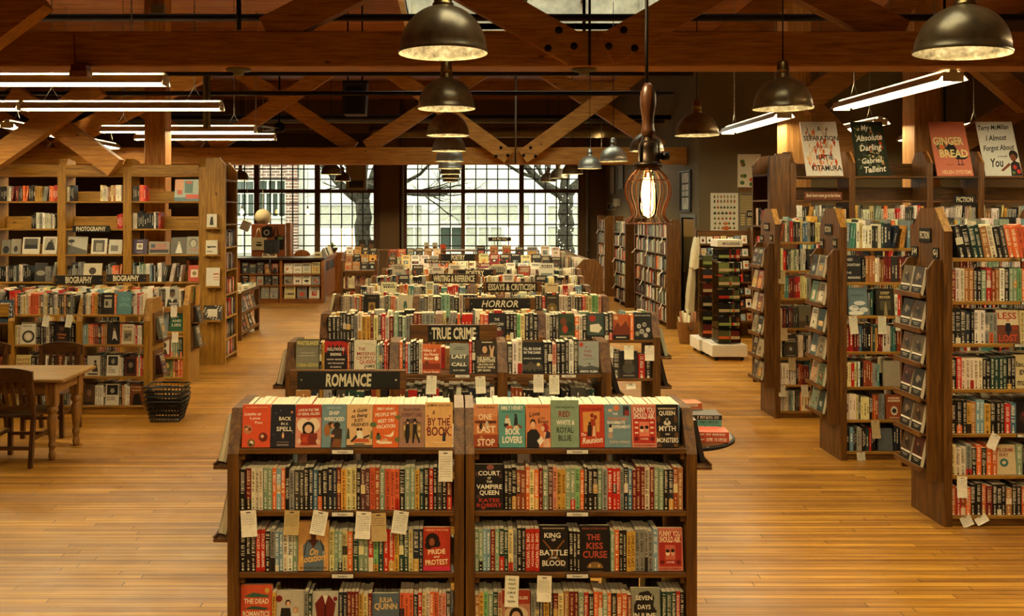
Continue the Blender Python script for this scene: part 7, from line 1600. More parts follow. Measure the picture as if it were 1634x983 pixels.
# ---------------- reading table and chairs
tb = empty('reading_table', (-4.6, 8.48, 0), 'worn pine farmhouse table with turned legs', 'table')
tx0, tx1, ty0, ty1 = -5.7, -3.47, 8.1, 8.86
m = MB(); m.bbox(tx0, tx1, ty0, ty1, .718, .75, .008); m.build('table_top', wood('worn_table_top', '5a3c18', '8a6630', 'b08c50', 'x', .33), tb)
m = MB(); ax0, ax1, ay0, ay1 = tx0 + .1, tx1 - .12, ty0 + .09, ty1 - .09
m.bbox(ax0, ax1, ay0, ay0 + .025, .6, .718); m.bbox(ax0, ax1, ay1 - .025, ay1, .6, .718); m.bbox(ax1 - .025, ax1, ay0, ay1, .6, .718); m.bbox(ax0, ax0 + .025, ay0, ay1, .6, .718); m.build('apron', MW['pinex'], tb)
LG = [(.022, 0), (.03, .015), (.034, .05), (.026, .075), (.023, .09), (.028, .11), (.036, .13), (.036, .15), (.028, .165), (.03, .19), (.038, .26), (.044, .33), (.046, .38), (.036, .41), (.034, .42), (.046, .435), (.05, .455), (.046, .475), (.036, .49), (.045, .5)]
for lx in (ax0 + .03, ax1 - .03):
    for ly in (ay0 + .03, ay1 - .03):
        m = MB(); m.lathe(LG, 20, cx=lx, cy=ly); m.bbox(lx - .048, lx + .048, ly - .048, ly + .048, .5, .717, .006); m.build('leg', MW['pinez'], tb)
def chair_proto():
    root = empty('slat_chair', (0, 0, 0), 'dark slat back chair with its back to the viewer at the table', 'chair', 'chairs around the reading table')
    # chair faces +y, its back at y=-.2
    m = MB(); m.bbox(-.215, .215, -.18, .23, .425, .455, .012); m.build('seat', MW['oakx'], root)
    for sx in (-1, 1):
        m = MB(); m.beam((sx * .19, .2, 0), (sx * .185, .19, .426), .038, .038, up=(0, 1, 0)); m.build('leg', MW['oakz'], root)
        m = MB(); x = sx * .195
        for (p, q) in (((x, -.26, 0), (x, -.195, .44)), ((x, -.195, .43), (x, -.215, .62)), ((x, -.215, .615), (x, -.275, .84))): m.beam(p, q, .034, .04, up=(0, 1, 0))
        m.build('back_leg', MW['oakz'], root)
    cr = MB(); n = 12
    pts = []
    for i in range(n + 1):
        t = -1 + 2 * i / n; x = t * .225; y = -.272 + .012 * (1 - t * t) * -1; zt = .865 + .022 * math.cos(t * PI / 2) - .012 * abs(t) ** 3
        pts.append((x, y, .76 + .0 * t, zt))
    vs = []
    for x, y, a, b in pts: vs += [(x, y + .012, a), (x, y - .012, a), (x, y - .016 - .01, b), (x, y + .006, b)]
    fs = [(0, 1, 2, 3), tuple(4 * n + k for k in (3, 2, 1, 0))]
    for i in range(n):
        for k in range(4): fs.append((4 * i + k, 4 * i + 4 + k, 4 * i + 4 + (k + 1) % 4, 4 * i + (k + 1) % 4))
    cr.add(vs, fs); cr.build('crest_rail', MW['oakx'], root)
    m = MB(); m.bbox(-.18, .18, -.215, -.185, .5, .54, .004); m.build('lower_rail', MW['oakx'], root)
    for k in range(6):
        x = -.15 + .06 * k
        m = MB(); m.beam((x, -.2, .53), (x * 1.08, -.235, .66), .03, .012, up=(0, 1, 0)); m.beam((x * 1.08, -.235, .655), (x * 1.15, -.268, .775), .03, .012, up=(0, 1, 0)); m.build('slat', MW['oakz'], root)
    for (p, q) in (((-.185, .195, .2), (.185, .195, .2)), ((-.195, -.235, .17), (.195, -.235, .17)), ((-.19, -.23, .24), (-.19, .19, .24)), ((.19, -.23, .24), (.19, .19, .24))):
        m = MB(); m.beam(p, q, .022, .03); m.build('stretcher', MW['oakx'], root)
    return root
ch0 = chair_proto(); kids = list(ch0.children)
def put_chair(x, y, rz, label=None):
    if label is None: c = ch0
    else:
        c = ch0.copy(); COL.objects.link(c); tag(c, label, 'chair', 'chairs around the reading table')
        for k in kids:
            d = k.copy(); COL.objects.link(d); d.parent = c
    c.location = (x, y, 0); c.rotation_euler = (0, 0, math.radians(rz))
put_chair(-3.89, 8.2, 1)
put_chair(-4.07, 9.2, 182, 'dark slat back chair across the table, in front of the biography shelves')
put_chair(-4.85, 9.22, 178, 'dark slat back chair across the table, cut by the picture edge')

# ---------------- stacked wire baskets
def basket(z, label, dx=0, dy=0):
    r = empty('shopping_basket', (-3.07 + dx, 9.78 + dy, z), label, 'basket', 'stacked shopping baskets')
    cx, cy = -3.07 + dx, 9.78 + dy
    def rect(w, d, zz): return [(cx - w, cy - d, zz), (cx + w, cy - d, zz), (cx + w, cy + d, zz), (cx - w, cy + d, zz)]
    m = MB(); H_ = .22; W0, D0, W1, D1 = .15, .10, .205, .145
    m.tube(rect(W1, D1, z + H_), .008, 6, closed=True); m.tube(rect(W0, D0, z + .006), .006, 6, closed=True)
    for k in range(1, 5): f = k / 5; m.tube(rect(W0 + (W1 - W0) * f, D0 + (D1 - D0) * f, z + H_ * f), .004, 4, closed=True)
    for i in range(11):
        t = -1 + 2 * i / 10
        for s in (-1, 1): m.tube([(cx + t * W0, cy + s * D0, z + .006), (cx + t * W1, cy + s * D1, z + H_)], .003, 4)
        m.tube([(cx + t * W0, cy - D0, z + .006), (cx + t * W0, cy + D0, z + .006)], .003, 4)
    for i in range(8):
        t = -1 + 2 * i / 7
        for s in (-1, 1): m.tube([(cx + s * W0, cy + t * D0, z + .006), (cx + s * W1, cy + t * D1, z + H_)], .003, 4)
    m.build('wire_body', M_BLACKP, r)
    m = MB()
    for s in (-1, 1): m.tube([(cx - .09, cy + s * D1, z + H_), (cx - .09, cy + s * (D1 - .03), z + H_ + .012), (cx + .09, cy + s * (D1 - .03), z + H_ + .012), (cx + .09, cy + s * D1, z + H_)], .007, 6)
    m.build('handle', M_BLACKP, r)
for i in range(4): basket(.004 + .052 * i, f'black wire shopping basket, {["lowest", "second lowest", "second highest", "topmost"][i]} of the nested pile by the biography case', R.uniform(-.008, .008), R.uniform(-.006, .006))
# ---------------- checkout counter and what stands on it
Yc, cxr = 22.2, -3.18
cl = Xp(300, Yc); cm = Xp(448, Yc)
ct = empty('checkout_counter', ((cl + cxr) / 2, Yc + .5, 0), 'orange brown checkout counter with open display shelves in front', 'counter')
czs = [Zp(437, Yc), Zp(455, Yc), Zp(477, Yc)]
for i, x in enumerate((cl, Xp(380, Yc), cm, cxr)):
    m = MB(); m.bbox(x - .03, x + .03, Yc, Yc + .4, 0, 1.06); m.build('upright', MW['counterz'], ct)
for a, b in ((cl, Xp(380, Yc)), (Xp(380, Yc), cm), (cm, cxr)):
    for z in czs: m = MB(); m.bbox(a + .03, b - .03, Yc + .01, Yc + .38, z - .03, z, .003); m.build('shelf', MW['counterx'], ct)
    m = MB(); m.box(a + .03, b - .03, Yc + .38, Yc + .4, .03, 1.06); m.build('back_panel', MW['counterx'], ct)
m = MB(); m.bbox(cl, cxr - .0, Yc + .03, Yc + .38, 0, czs[2] - .03); m.build('plinth', MW['counterx'], ct)
m = MB(); m.bbox(cl - .05, cxr + .05, Yc - .04, Yc + .7, 1.06, 1.11, .008); m.build('worktop', plain('dark_laminate', '2a2622', .3), ct)
m = MB(); m.box(cxr - .04, cxr, Yc + .4, 24.6, .1, .74); m.box(cxr - .04, cxr, Yc + .4, 24.6, .98, 1.06)
for y in (Yc + .4, 23.3, 24.5): m.box(cxr - .04, cxr, y, y + .1, .74, .98)
m.build('side_panel', MW['counterx'], ct)
m = MB(); m.box(cxr - .03, cxr - .02, Yc + .5, 24.5, .74, .98); m.build('display_glass', M_BLACKP, ct)
m = MB(); m.bbox(cxr - .5, cxr + .05, Yc + .71, 24.6, 1.06, 1.11, .008); m.build('return_top', MW['counterx'], ct)
for k, z in enumerate(czs):
    for b_, (a, b) in enumerate(((Xp(380, Yc), cm), (cm, cxr))):
        n = (5, 5, 4)[k] if b_ == 0 else (4, 4, 3)[k]
        for j in range(n):
            c = R.choice(('kkdGzus' if b_ == 0 else 'wWscwWc')); w_ = R.uniform(.18, .27) if b_ == 0 else R.uniform(.2, .3)
            x = a + .06 + (b - a - .12) * (j + .5) / n
            face_book('gift_book', f'{CN(c)} gift book, {ORD[j]} from the left on the {["upper", "middle", "lower"][k]} counter shelf, {["inner", "outer"][b_]} bay', 'book', 'gift books in the counter front', lean_M(x, Yc + .06, z + .001, 8, .03), min(w_, (b - a) / n - .05), R.uniform(.22, .29) if k < 2 else .3, .03, jit(PAL[c][1]), rnd_cover(lin('2a2622' if b_ else 'c8bc98')), True)
# monitor
Ym = 22.75; mon = empty('monitor', (Xp(433, Ym), Ym, 1.11), 'black computer monitor seen from behind on the checkout counter', 'monitor')
m = MB(); m.bbox(Xp(421, Ym), Xp(445, Ym), Ym, Ym + .05, Zp(404.5, Ym), Zp(383, Ym), .008); m.build('screen_housing', M_BLACKP, mon)
m = MB(); m.bbox(Xp(429, Ym), Xp(437, Ym), Ym - .05, Ym, Zp(401, Ym), Zp(393, Ym), .01); m.tube([(Xp(432, Ym), Ym - .03, Zp(398, Ym)), (Xp(432, Ym), Ym - .04, 1.14)], .03, 8); m.bbox(Xp(427, Ym), Xp(438, Ym), Ym - .12, Ym + .08, 1.111, 1.14, .005); m.build('stand', M_BLACKP, mon)
hs = MB(); Yk0 = Yc - .055
hs.tube([(Xp(430, Yk0), Yk0, 1.1), (Xp(431, Yk0), Yk0 - .01, .98), (Xp(430, Yk0), Yk0 - .01, .86), (Xp(433, Yk0), Yk0 - .02, .78), (Xp(438, Yk0), Yk0, .8)], .022, 8); hs.bbox(Xp(436, Yk0), Xp(441, Yk0), Yk0 - .03, Yk0 + .04, .72, .86, .012); tag(hs.build('telephone_handset', M_BLACKP), 'black coiled cord and handset hanging over the counter edge below the monitor', 'telephone')
for i, (u0, u1, v0, v1, lab, col) in enumerate([(418, 428, 405, 414, 'cream card display left of the monitor stand', 'd0c4a0'), (429, 441, 406, 415, 'cream paper tent under the monitor', 'd8cfb4'), (501, 513, 402, 415, 'pale leaflet stand at the counter corner', 'c8bc98')]):
    Y = Yc + .1; m = MB(); m.prism([(Y, 1.112), (Y + .08, 1.112), (Y + .05, Zp(v0, Y)), (Y + .04, Zp(v0, Y))], 'x', Xp(u0, Y), Xp(u1, Y), lin(col)); m.poly([(Xp(u0 + 2, Y), 1.16), (Xp(u1 - 2, Y), 1.16), (Xp(u1 - 2, Y), 1.2), (Xp(u0 + 2, Y), 1.2)], Y - .002, lin('5a4a38')); tag(m.build('card_display', M_PRINT), lab, 'display')
for j in range(9):
    y = Yc + .85 + .18 * j
    m = MB(); c = R.choice('WwskW'); m.prism([(cxr - .22, 1.1115), (cxr - .04, 1.1115), (cxr - .1, 1.1115 + R.uniform(.1, .2)), (cxr - .12, 1.1115 + .2)], 'y', y, y + .13, jit(PAL[c][1])); tag(m.build('card_display', M_PRINT), f'{CN(c)} stationery pack, {ORD[j]} along the counter side top', 'display', 'stationery along the counter side')
# bag board with tote bags and the woven ball
Yt_ = 24.4; bb = empty('bag_board', (Xp(428, Yt_), Yt_, 0), 'orange brown partition board hung with tote bags behind the counter', 'partition')
m = MB(); m.bbox(Xp(401, Yt_), Xp(455, Yt_), Yt_, Yt_ + .06, 0, Zp(357.5, Yt_)); m.build('board', plain('orange_veneer', '96501f', .5, 0, .4, .15), bb)
m = MB(); m.bbox(Xp(456, Yt_), Xp(463, Yt_), Yt_ + .0, Yt_ + .4, 0, Zp(356, Yt_)); 
m.build('side_shelf', MW['counterz'], bb)
for lab, u0, u1, v0, v1, vt, col, lx in (('cream tote bag with printed car hanging on the orange board', 401.5, 426, 379, 399, 364, 'd2c49c', (408, 418)), ('black tote bag with a white disc print high on the orange board', 418.5, 434, 362, 378, 361, '1b1814', (423, 430)), ('black tote bag with a green tag at the board edge', 439, 453, 377, 398, 362, '17140f', (436, 445))):
    Y = Yt_ - .012; root = empty('tote_bag', (Xp((u0 + u1) / 2, Y), Y, Zp(v1, Y)), lab, 'bag', 'tote bags on the orange board')
    m = MB(); m.prism([(Xp(u0, Y), Zp(v1, Y)), (Xp(u1, Y), Zp(v1, Y)), (Xp(u1 + .5, Y), Zp(v0, Y)), (Xp(u0 - .3, Y), Zp(v0, Y))], 'y', Y - .05, Y, lin(col))
    if 'car' in lab: m.disc(Xp(414, Y), Zp(391, Y), .09, .03, Y - .0506, lin('2a261e')); m.poly([(Xp(409, Y), Zp(388, Y)), (Xp(419, Y), Zp(388, Y)), (Xp(417, Y), Zp(386, Y)), (Xp(411, Y), Zp(386, Y))], Y - .0506, lin('2a261e'))
    elif 'disc' in lab: m.disc(Xp(426, Y), Zp(371, Y), .08, .08, Y - .0506, lin('a8a490'), 16); m.disc(Xp(426, Y), Zp(371, Y), .05, .05, Y - .0509, lin('1b1814'), 16)
    else: m.poly([(Xp(444, Y), Zp(382, Y)), (Xp(452, Y), Zp(382, Y)), (Xp(452, Y), Zp(378, Y)), (Xp(444, Y), Zp(378, Y))], Y - .0506, lin('6f8a4a'))
    m.build('bag_body', M_PRINT, root)
    h = MB(); a, b = lx
    h.tube([(Xp(a, Y), Y - .025, Zp(v0, Y)), (Xp((a + b) / 2 - 1, Y), Y - .03, Zp(vt, Y)), (Xp((a + b) / 2 + 1, Y), Y - .03, Zp(vt, Y)), (Xp(b, Y), Y - .025, Zp(v0, Y))], .014, 6, lin(col)); h.build('strap', M_PRINT, root)
m = MB(); bx0, bz0 = Xp(419.5, 25.0), Zp(346.5, 25.0)
m.lathe([(0, -.225)] + [(.225 * math.cos(a), .225 * math.sin(a)) for a in [(-80 + 10 * i) * PI / 180 for i in range(17)]] + [(0, .225)], 28, cx=bx0, cy=25.0, cz=bz0)
m.tube([(bx0, 25.0, bz0 + .2), (bx0 + .01, 25.0, ZC)], .006, 5)
tag(m.build('paper_lantern', plain('woven_cream', 'b8ab8c', .8, 0, .2, .3, 40)), 'round cream woven ball lantern above the bag board', 'lantern')
m = MB(); M0 = T(Xp(392, 24), 24, Zp(360, 24)) @ RY(24); m.bbox(-.11, .11, -.08, .08, -.13, .13, .01, None, 0, M0); m.tube([M0 @ Vector((0, 0, .13)), (Xp(392, 24), 24, ZC)], .004, 4); tag(m.build('hanging_lantern', plain('paper_white', 'c8c2b0', .7)), 'tilted white paper box hanging left of the woven ball', 'lantern')
# back counter, chair, plant
m = MB(); m.bbox(Xp(376, 25.4), Xp(468, 25.4), 25.1, 25.8, .82, .88, .006); root = empty('back_counter', (Xp(425, 25.4), 25.4, 0), 'low back counter behind the bag board', 'counter'); m.build('worktop', plain('grey_laminate', '4a4640', .3), root)
m = MB(); m.box(Xp(378, 25.4), Xp(466, 25.4), 25.15, 25.75, 0, .82); m.build('cabinet', MW['counterx'], root)
ac = empty('arched_chair', (Xp(482, 25.2), 25.2, 0), 'brown arched back chair behind the counter', 'chair')
m = MB(); n = 14; w_ = .24; xc_ = Xp(482, 25.2)
m.prism([(xc_ - w_, .5), (xc_ + w_, .5), (xc_ + w_, .98)] + [(xc_ + w_ * math.cos(PI * i / n), .98 + .2 * math.sin(PI * i / n)) for i in range(1, n)] + [(xc_ - w_, .98)], 'y', 25.2, 25.24); m.build('backrest', MW['counterz'], ac)
m = MB(); m.bbox(xc_ - .24, xc_ + .24, 25.25, 25.7, .43, .48); m.build('seat', MW['counterx'], ac)
for sx in (-.21, .21):
    for y in (25.22, 25.66): m = MB(); m.bbox(xc_ + sx - .02, xc_ + sx + .02, y - .02, y + .02, 0, .5 if y < 25.5 else .43); m.build('leg', MW['counterz'], ac)
cab = empty('side_cabinet', (Xp(533, 24.9), 24.9, 0), 'plain brown cabinet carrying the bowl plant', 'cabinet')
m = MB(); m.bbox(Xp(521, 24.9), Xp(546, 24.9), 24.9, 25.5, 0, Zp(405, 24.9)); m.build('body', MW['counterz'], cab)
m = MB(); m.bbox(Xp(520, 24.9), Xp(547, 24.9), 24.88, 25.52, Zp(405, 24.9), Zp(405, 24.9) + .03); m.build('top_board', MW['counterx'], cab)
Yq = 25.15; pz0 = Zp(405, 24.9) + .031; pl = empty('bowl_plant', (Xp(531, Yq), Yq, pz0), 'trailing green plant in a dark round bowl by the window post', 'plant')
m = MB(); m.lathe([(.06, 0), (.1, .02), (.14, .08), (.15, .12), (.13, .12), (.0, .1)], 18, cx=Xp(531, Yq), cy=Yq, cz=pz0); m.build('bowl', plain('clay_bowl', '3a2e22', .5), pl)
m = MB(); q = random.Random(3)
for i in range(70):
    a = q.uniform(0, 2 * PI); l = q.uniform(.08, .3); e = q.uniform(-.1, 1.1); p = Vector((Xp(531, Yq), Yq, pz0 + .12)); d = Vector((math.cos(a), math.sin(a) * .6, e)).normalized()
    tip = p + d * l; sd = Vector((-d.y, d.x, .2)).normalized() * .02
    m.add([p, p + d * l * .5 + sd, tip, p + d * l * .5 - sd], [(0, 1, 2, 3)], jit(q.choice(['4a6a3a', '6a8a5a', '9ab09a', '3a5230'])))
m.build('foliage', M_PRINT, pl)
ac_ = empty('window_air_conditioner', (Xp(569, 28.3), 28.3, Zp(303, 28.3)), 'beige window air conditioner box in the upper pane', 'air conditioner')
m = MB(); m.bbox(Xp(553, 28.3), Xp(585, 28.3), 28.1, 28.62, Zp(303, 28.3), Zp(262, 28.3), .01); m.build('casing', plain('beige_metal', '8a7a58', .5, .1, .4, .1), ac_)
m = MB(); m.box(Xp(557, 28.1), Xp(580, 28.1), 28.085, 28.1, Zp(299, 28.1), Zp(288, 28.1)); m.build('louvre_grille', M_BLACKP, ac_)

# ---------------- displays between the rows and the windows
def display(label, u0, u1, Y, tiers, mixp, nmc, grp, deg=12, back=True, top=None, shelfwood='case'):
    """stepped display: tiers = list of (z, row height, n)"""
    x0, x1 = Xp(u0, Y), Xp(u1, Y)
    root = empty('display_stand', ((x0 + x1) / 2, Y + .3, 0), label, 'display stand')
    n = len(tiers)
    for k, (z, hh, cnt) in enumerate(tiers):
        yy = Y + .16 * k
        m = MB(); m.bbox(x0, x1, yy, yy + .15, 0 if k == 0 else tiers[0][0] - .03, z, .004); m.build('step', MW[shelfwood + 'x'], root)
        for j in range(cnt):
            c = R.choice(mixp); sl = (x1 - x0) / cnt; w_ = min(sl - .015, hh * R.uniform(.68, 1.0)); h_ = hh * R.uniform(.8, 1.0)
            face_book('display_book', f'{CN(c)} {nmc}, {ORD[j]} on tier {ORD[n - 1 - k]} from the top', 'book', grp, lean_M(x0 + sl * (j + .5), yy + .02, z + .001, deg, .02), w_, h_, .02, jit(PAL[c][1], .2), rnd_cover(lin('2a2622' if c in 'wWcsyp' else 'cfc4a4')), True)
    for x in (x0 - .03, x1): m = MB(); m.prism([(Y - .01, 0), (Y + .16 * n + .05, 0), (Y + .16 * n + .05, tiers[-1][0] + .12), (Y - .01, tiers[0][0] + .05)], 'x', x, x + .03); m.build('side_panel', MW[shelfwood + 'z'], root)
    return root
display('stepped stand of faced records below the vinyl sign', 758, 862, 21.6, [(.74, .27, 6), (.95, .26, 6), (1.17, .26, 5)], 'kdzuywoRsW', 'record sleeve below the vinyl sign', 'record sleeves by the vinyl sign')
display('stepped stand of black and white sleeves beside the records', 864, 898, 20.6, [(.74, .26, 2), (.96, .27, 2), (1.19, .26, 2)], 'ksdwW', 'sleeve on the narrow stand beside the records', 'sleeves on the narrow stand')
display('stepped stand of bright books before the brown pier', 618, 704, 21.0, [(.78, .25, 6), (.97, .24, 6), (1.17, .23, 6)], 'kdowRsuzkd', 'display book before the brown pier', 'display books before the pier')
display('brown open stand of bright books beside the plant cabinet', 549, 600, 21.4, [(.85, .22, 4), (1.02, .21, 4), (1.19, .21, 4)], 'zukywRkd', 'display book beside the plant cabinet', 'display books beside the plant')
display('stepped stand of pale albums behind the poetry rows', 640, 760, 18.4, [(1.1, .26, 8)], 'wWkswcosd', 'album behind the poetry rows', 'albums behind the poetry rows')
display('stepped stand of pale albums beside the upper poetry sign', 764, 866, 18.6, [(.95, .26, 5), (1.12, .26, 6)], 'wWWpskwcR', 'album beside the upper poetry sign', 'albums beside the upper poetry sign')
q = empty('open_bookcase', (Xp(572, 20.7), 20.8, 0), 'low brown bookcase of magazines near the plant cabinet', 'bookcase')
for x in (Xp(545, 20.6), Xp(600, 20.6)): m = MB(); m.bbox(x - .03, x + .03, 20.6, 21.0, 0, 1.14); m.build('end_panel', MW['casez'], q)
for z in (.9, .5, .18):
    m = MB(); m.bbox(Xp(545, 20.6) + .03, Xp(600, 20.6) - .03, 20.6, 20.98, z - .03, z); m.build('shelf', MW['casex'], q)
    if z < .9: stuff_row(T(Xp(545, 20.6) + .04, 20.62, z), Xp(600, 20.6) - Xp(545, 20.6) - .08, .2, .28, .16, 'zwuckRws', lean=False)
for i, (u, w_, v0, v1, c, lab) in enumerate([(578, 11, 383, 396, '2a2620', 'black record box standing before the window, first of two'), (592.5, 11, 383, 396, '2e2822', 'black record box standing before the window, second of two'), (681, 8, 387, 398, 'a8a89a', 'grey card standing against the bright window, first of two'), (694, 8, 387, 398, 'a8a89a', 'grey card standing against the bright window, second of two'), (707, 9, 390, 403, 'b8482c', 'red and white booklet standing before the window')]):
    Y = 22.6; m = MB(); m.box(Xp(u - w_ / 2, Y), Xp(u + w_ / 2, Y), Y, Y + .03, Zp(v1 + 3, Y), Zp(v0, Y), lin(c)); m.box(Xp(u - w_ / 3, Y), Xp(u + w_ / 3, Y), Y - .002, Y, Zp(v1, Y), Zp((v0 + v1) / 2, Y), lin('6a4a30')); tag(m.build('standing_card', M_PRINT), lab, 'card')
st = empty('side_table', (Xp(690, 22.7), 22.75, 0), 'brown table under the cards standing before the windows', 'table')
m = MB(); m.bbox(Xp(560, 22.6), Xp(860, 22.6), 22.5, 23.1, Zp(399, 22.6) - .03, Zp(399, 22.6) - .0, .004); m.build('table_top', MW['casex'], st)
for u in (566, 700, 854): m = MB(); m.bbox(Xp(u, 22.6) - .04, Xp(u, 22.6) + .04, 22.6, 22.9, 0, Zp(399, 22.6) - .03); m.build('leg', MW['casez'], st)

# ---------------- cases along the paint wall
def wallcase(short, label, ua, ub, vb, ulen, ztop, tone='case'):
    Y0 = F * H / (vb - V0); xa, xb = Xp(ua, Y0), Xp(ub, Y0); Y1_ = xa * F / (ulen - U0)
    root = empty('bookcase', (xb, Y0, 0), label, 'bookcase', None)
    m = MB(); m.prism([(xa, 0), (xb, 0), (xb, ztop - .12), (xb - .04, ztop), (xa + .1, ztop), (xa, ztop - .1)], 'y', Y0, Y0 + .05); m.build('end_panel', MW[tone + 'z'], root)
    m = MB(); m.prism([(xa, 0), (xb, 0), (xb, ztop), (xa, ztop)], 'y', Y1_, Y1_ + .05); m.build('end_panel', MW[tone + 'z'], root)
    m = MB(); m.box(xb - .02, xb, Y0 + .05, Y1_, 0, ztop - .05); m.build('back_panel', MW[tone + 'z'], root)
    n = max(1, round((Y1_ - Y0) / 1.0)); ys = [Y0 + .05 + (Y1_ - Y0 - .05) * i / n for i in range(n + 1)]
    for i in range(1, n): m = MB(); m.box(xa + .01, xb - .02, ys[i] - .02, ys[i] + .02, 0, ztop - .1); m.build('divider', MW[tone + 'z'], root)
    z = .12; k = 0
    while z < ztop - .15:
        m = MB(); m.bbox(xa, xb - .02, Y0 + .05, Y1_, z - .022, z, .002); m.build('shelf', MW[tone + 'y'], root)
        for i in range(n): stuff_row(T(xa + .02, ys[i + 1] - .03, z) @ RZ(-90), ys[i + 1] - ys[i] - .06, .2, .27, .16, MIX + 'wwss', lean=True)
        # paper tags curling off the shelf edge
        for j in range(n):
            if R.random() < .8:
                y = R.uniform(ys[j] + .1, ys[j + 1] - .1); t = MB(); M = T(xa - .001, y, z) @ RY(R.uniform(10, 40))
                t.bbox(-.004, -.003, -.035, .035, -.13, 0, .0003, jit('d0c9b2', .05), 0, M); o = t.build('shelf_note', M_PRINT)
                tag(o, f'white paper tag, {ORD[k]} shelf up, {ORD[j]} bay from the aisle, {short}', 'note', f'paper tags on the {label}')
        z += .325; k += 1
    return root
wallcase('wall case by the door', 'tall wooden case along the wall, nearest to the door', 1064, 1086.5, 525, 1013, 2.09)
wallcase('middle wall case', 'tall wooden case along the wall, middle of three', 998, 1014, 491, 980, 2.13)
wallcase('far corner wall case', 'tall wooden case along the wall, farthest by the corner', 965, 980, 473, 954, 2.13)
# low magazine case with eight-sided end
Yg = 18.6; ga, gb = Xp(920, Yg), Xp(962, Yg); gz = Zp(414, Yg)
mg = empty('magazine_case', ((ga + gb) / 2, Yg + 1.5, 0), 'low wooden magazine case whose broad end has clipped corners', 'bookcase')
for y in (Yg, Yg + 4.2): m = MB(); m.prism([(ga, 0), (gb, 0), (gb, gz - .16), (gb - .14, gz), (ga + .14, gz), (ga, gz - .16)], 'y', y, y + .06); m.build('end_panel', MW['casez'], mg)
m = MB(); m.box((ga + gb) / 2 - .02, (ga + gb) / 2 + .02, Yg + .06, Yg + 4.2, .02, gz); m.build('centre_panel', MW['casez'], mg)
for z in (.9, .5, .15):
    for a, b in ((ga, (ga + gb) / 2 - .02), ((ga + gb) / 2 + .02, gb)):
        m = MB(); m.bbox(a, b, Yg + .06, Yg + 4.2, z - .025, z, .003); m.build('shelf', MW['casey'], mg)
    stuff_row(T(ga + .03, Yg + 4.18, z) @ RZ(-90), 4.1, .24, .36, .2, 'WwscsWkbwz', lean=True, wmin=.006, wmax=.02)
# ---------------- cards, notebooks, basket, prints by the alcove wall
Yd_ = 16.0; cr = empty('card_rack', (Xp(1160, Yd_), Yd_ + .2, 0), 'brown greeting card rack against the alcove wall', 'display rack')
ra, rb_ = Xp(1120, Yd_), Xp(1206, Yd_)
for x in (ra - .03, rb_): m = MB(); m.prism([(Yd_ - .0, 0), (Yd_ + .45, 0), (Yd_ + .45, 1.95), (Yd_ + .3, 1.95), (Yd_, 1.5)], 'x', x, x + .03); m.build('side_panel', MW['casez'], cr)
m = MB(); m.box(ra, rb_, Yd_ + .43, Yd_ + .45, 0, 1.9); m.build('back_panel', MW['casex'], cr)
for k in range(7):
    z = .3 + .225 * k; yy = Yd_ + .06 + .05 * k
    m = MB(); m.bbox(ra, rb_, yy - .02, yy + .06, z - .015, z, .002); m.bbox(ra, rb_, yy - .03, yy - .02, z - .015, z + .02, .002); m.build('ledge', MW['casex'], cr)
    n = 7
    for j in range(n):
        c = R.choice('WWWwWcspb' if k > 3 else 'kdsWwzr')
        x = ra + .06 + (rb_ - ra - .08) * (j + .5) / n
        m = MB(); w_, h_ = .1, R.uniform(.13, .165); m.box(-w_ / 2, w_ / 2, 0, .006, 0, h_, jit(PAL[c][1])); m.disc(0, h_ * .5, w_ * .24, h_ * .2, -.0005, jit(PAL[R.choice('oygpbkR')][1])); m.poly([(-w_ * .3, h_ * .8), (w_ * .3, h_ * .8), (w_ * .3, h_ * .86), (-w_ * .3, h_ * .86)], -.0005, lin('8a8070'))
        o = m.build('greeting_card', M_PRINT); o.matrix_basis = lean_M(x, yy + .002, z + .001, 10, .006); tag(o, f'{CN(c)} greeting card, {ORD[j]} from the left on the {ORD[6 - k]} ledge from the top', 'card', 'greeting cards on the wall rack')
# bags hanging on the rack side
for i, (v0, v1, c, dy) in enumerate(((378, 430, 'c8bc9a', .02), (425, 500, 'b8ab88', .12), (430, 480, 'd0c5a6', .28))):
    Y = Yd_ + dy; x1_ = ra - .035 - .05 * (i % 2); root = empty('canvas_bag', (x1_, Y, Zp(v1, Y)), ['pale canvas bag hanging highest on the card rack side', 'long pale canvas bag hanging low on the card rack side', 'cream canvas bag hanging behind another on the card rack side'][i], 'bag', 'canvas bags beside the card rack')
    m = MB(); z0, z1 = Zp(v1, Y), Zp(v0, Y); hgt = z1 - z0
    m.prism([(x1_ - .13, z0 + .03), (x1_ - .09, z0), (x1_ - .02, z0 + .02), (x1_, z0 + hgt * .5), (x1_ - .0, z1 - .04), (x1_ - .02, z1), (x1_ - .05, z1 - .02), (x1_ - .1, z0 + hgt * .55)], 'y', Y, Y + .22, jit(c)); m.prism([(x1_ - .14, z0 + .06), (x1_ - .1, z0 + .02), (x1_ - .04, z1 - .1), (x1_ - .07, z1 - .16)], 'y', Y - .012, Y, jit(c)); m.build('bag_body', M_PRINT, root)
    m = MB(); m.tube([(x1_ - .04, Y + .05, z1 - .05), (x1_ - .035, Y + .05, z1 + .1), (x1_ - .0, Y + .06, z1 + .12)], .012, 6, lin('1f1a14')); m.build('strap', M_PRINT, root)
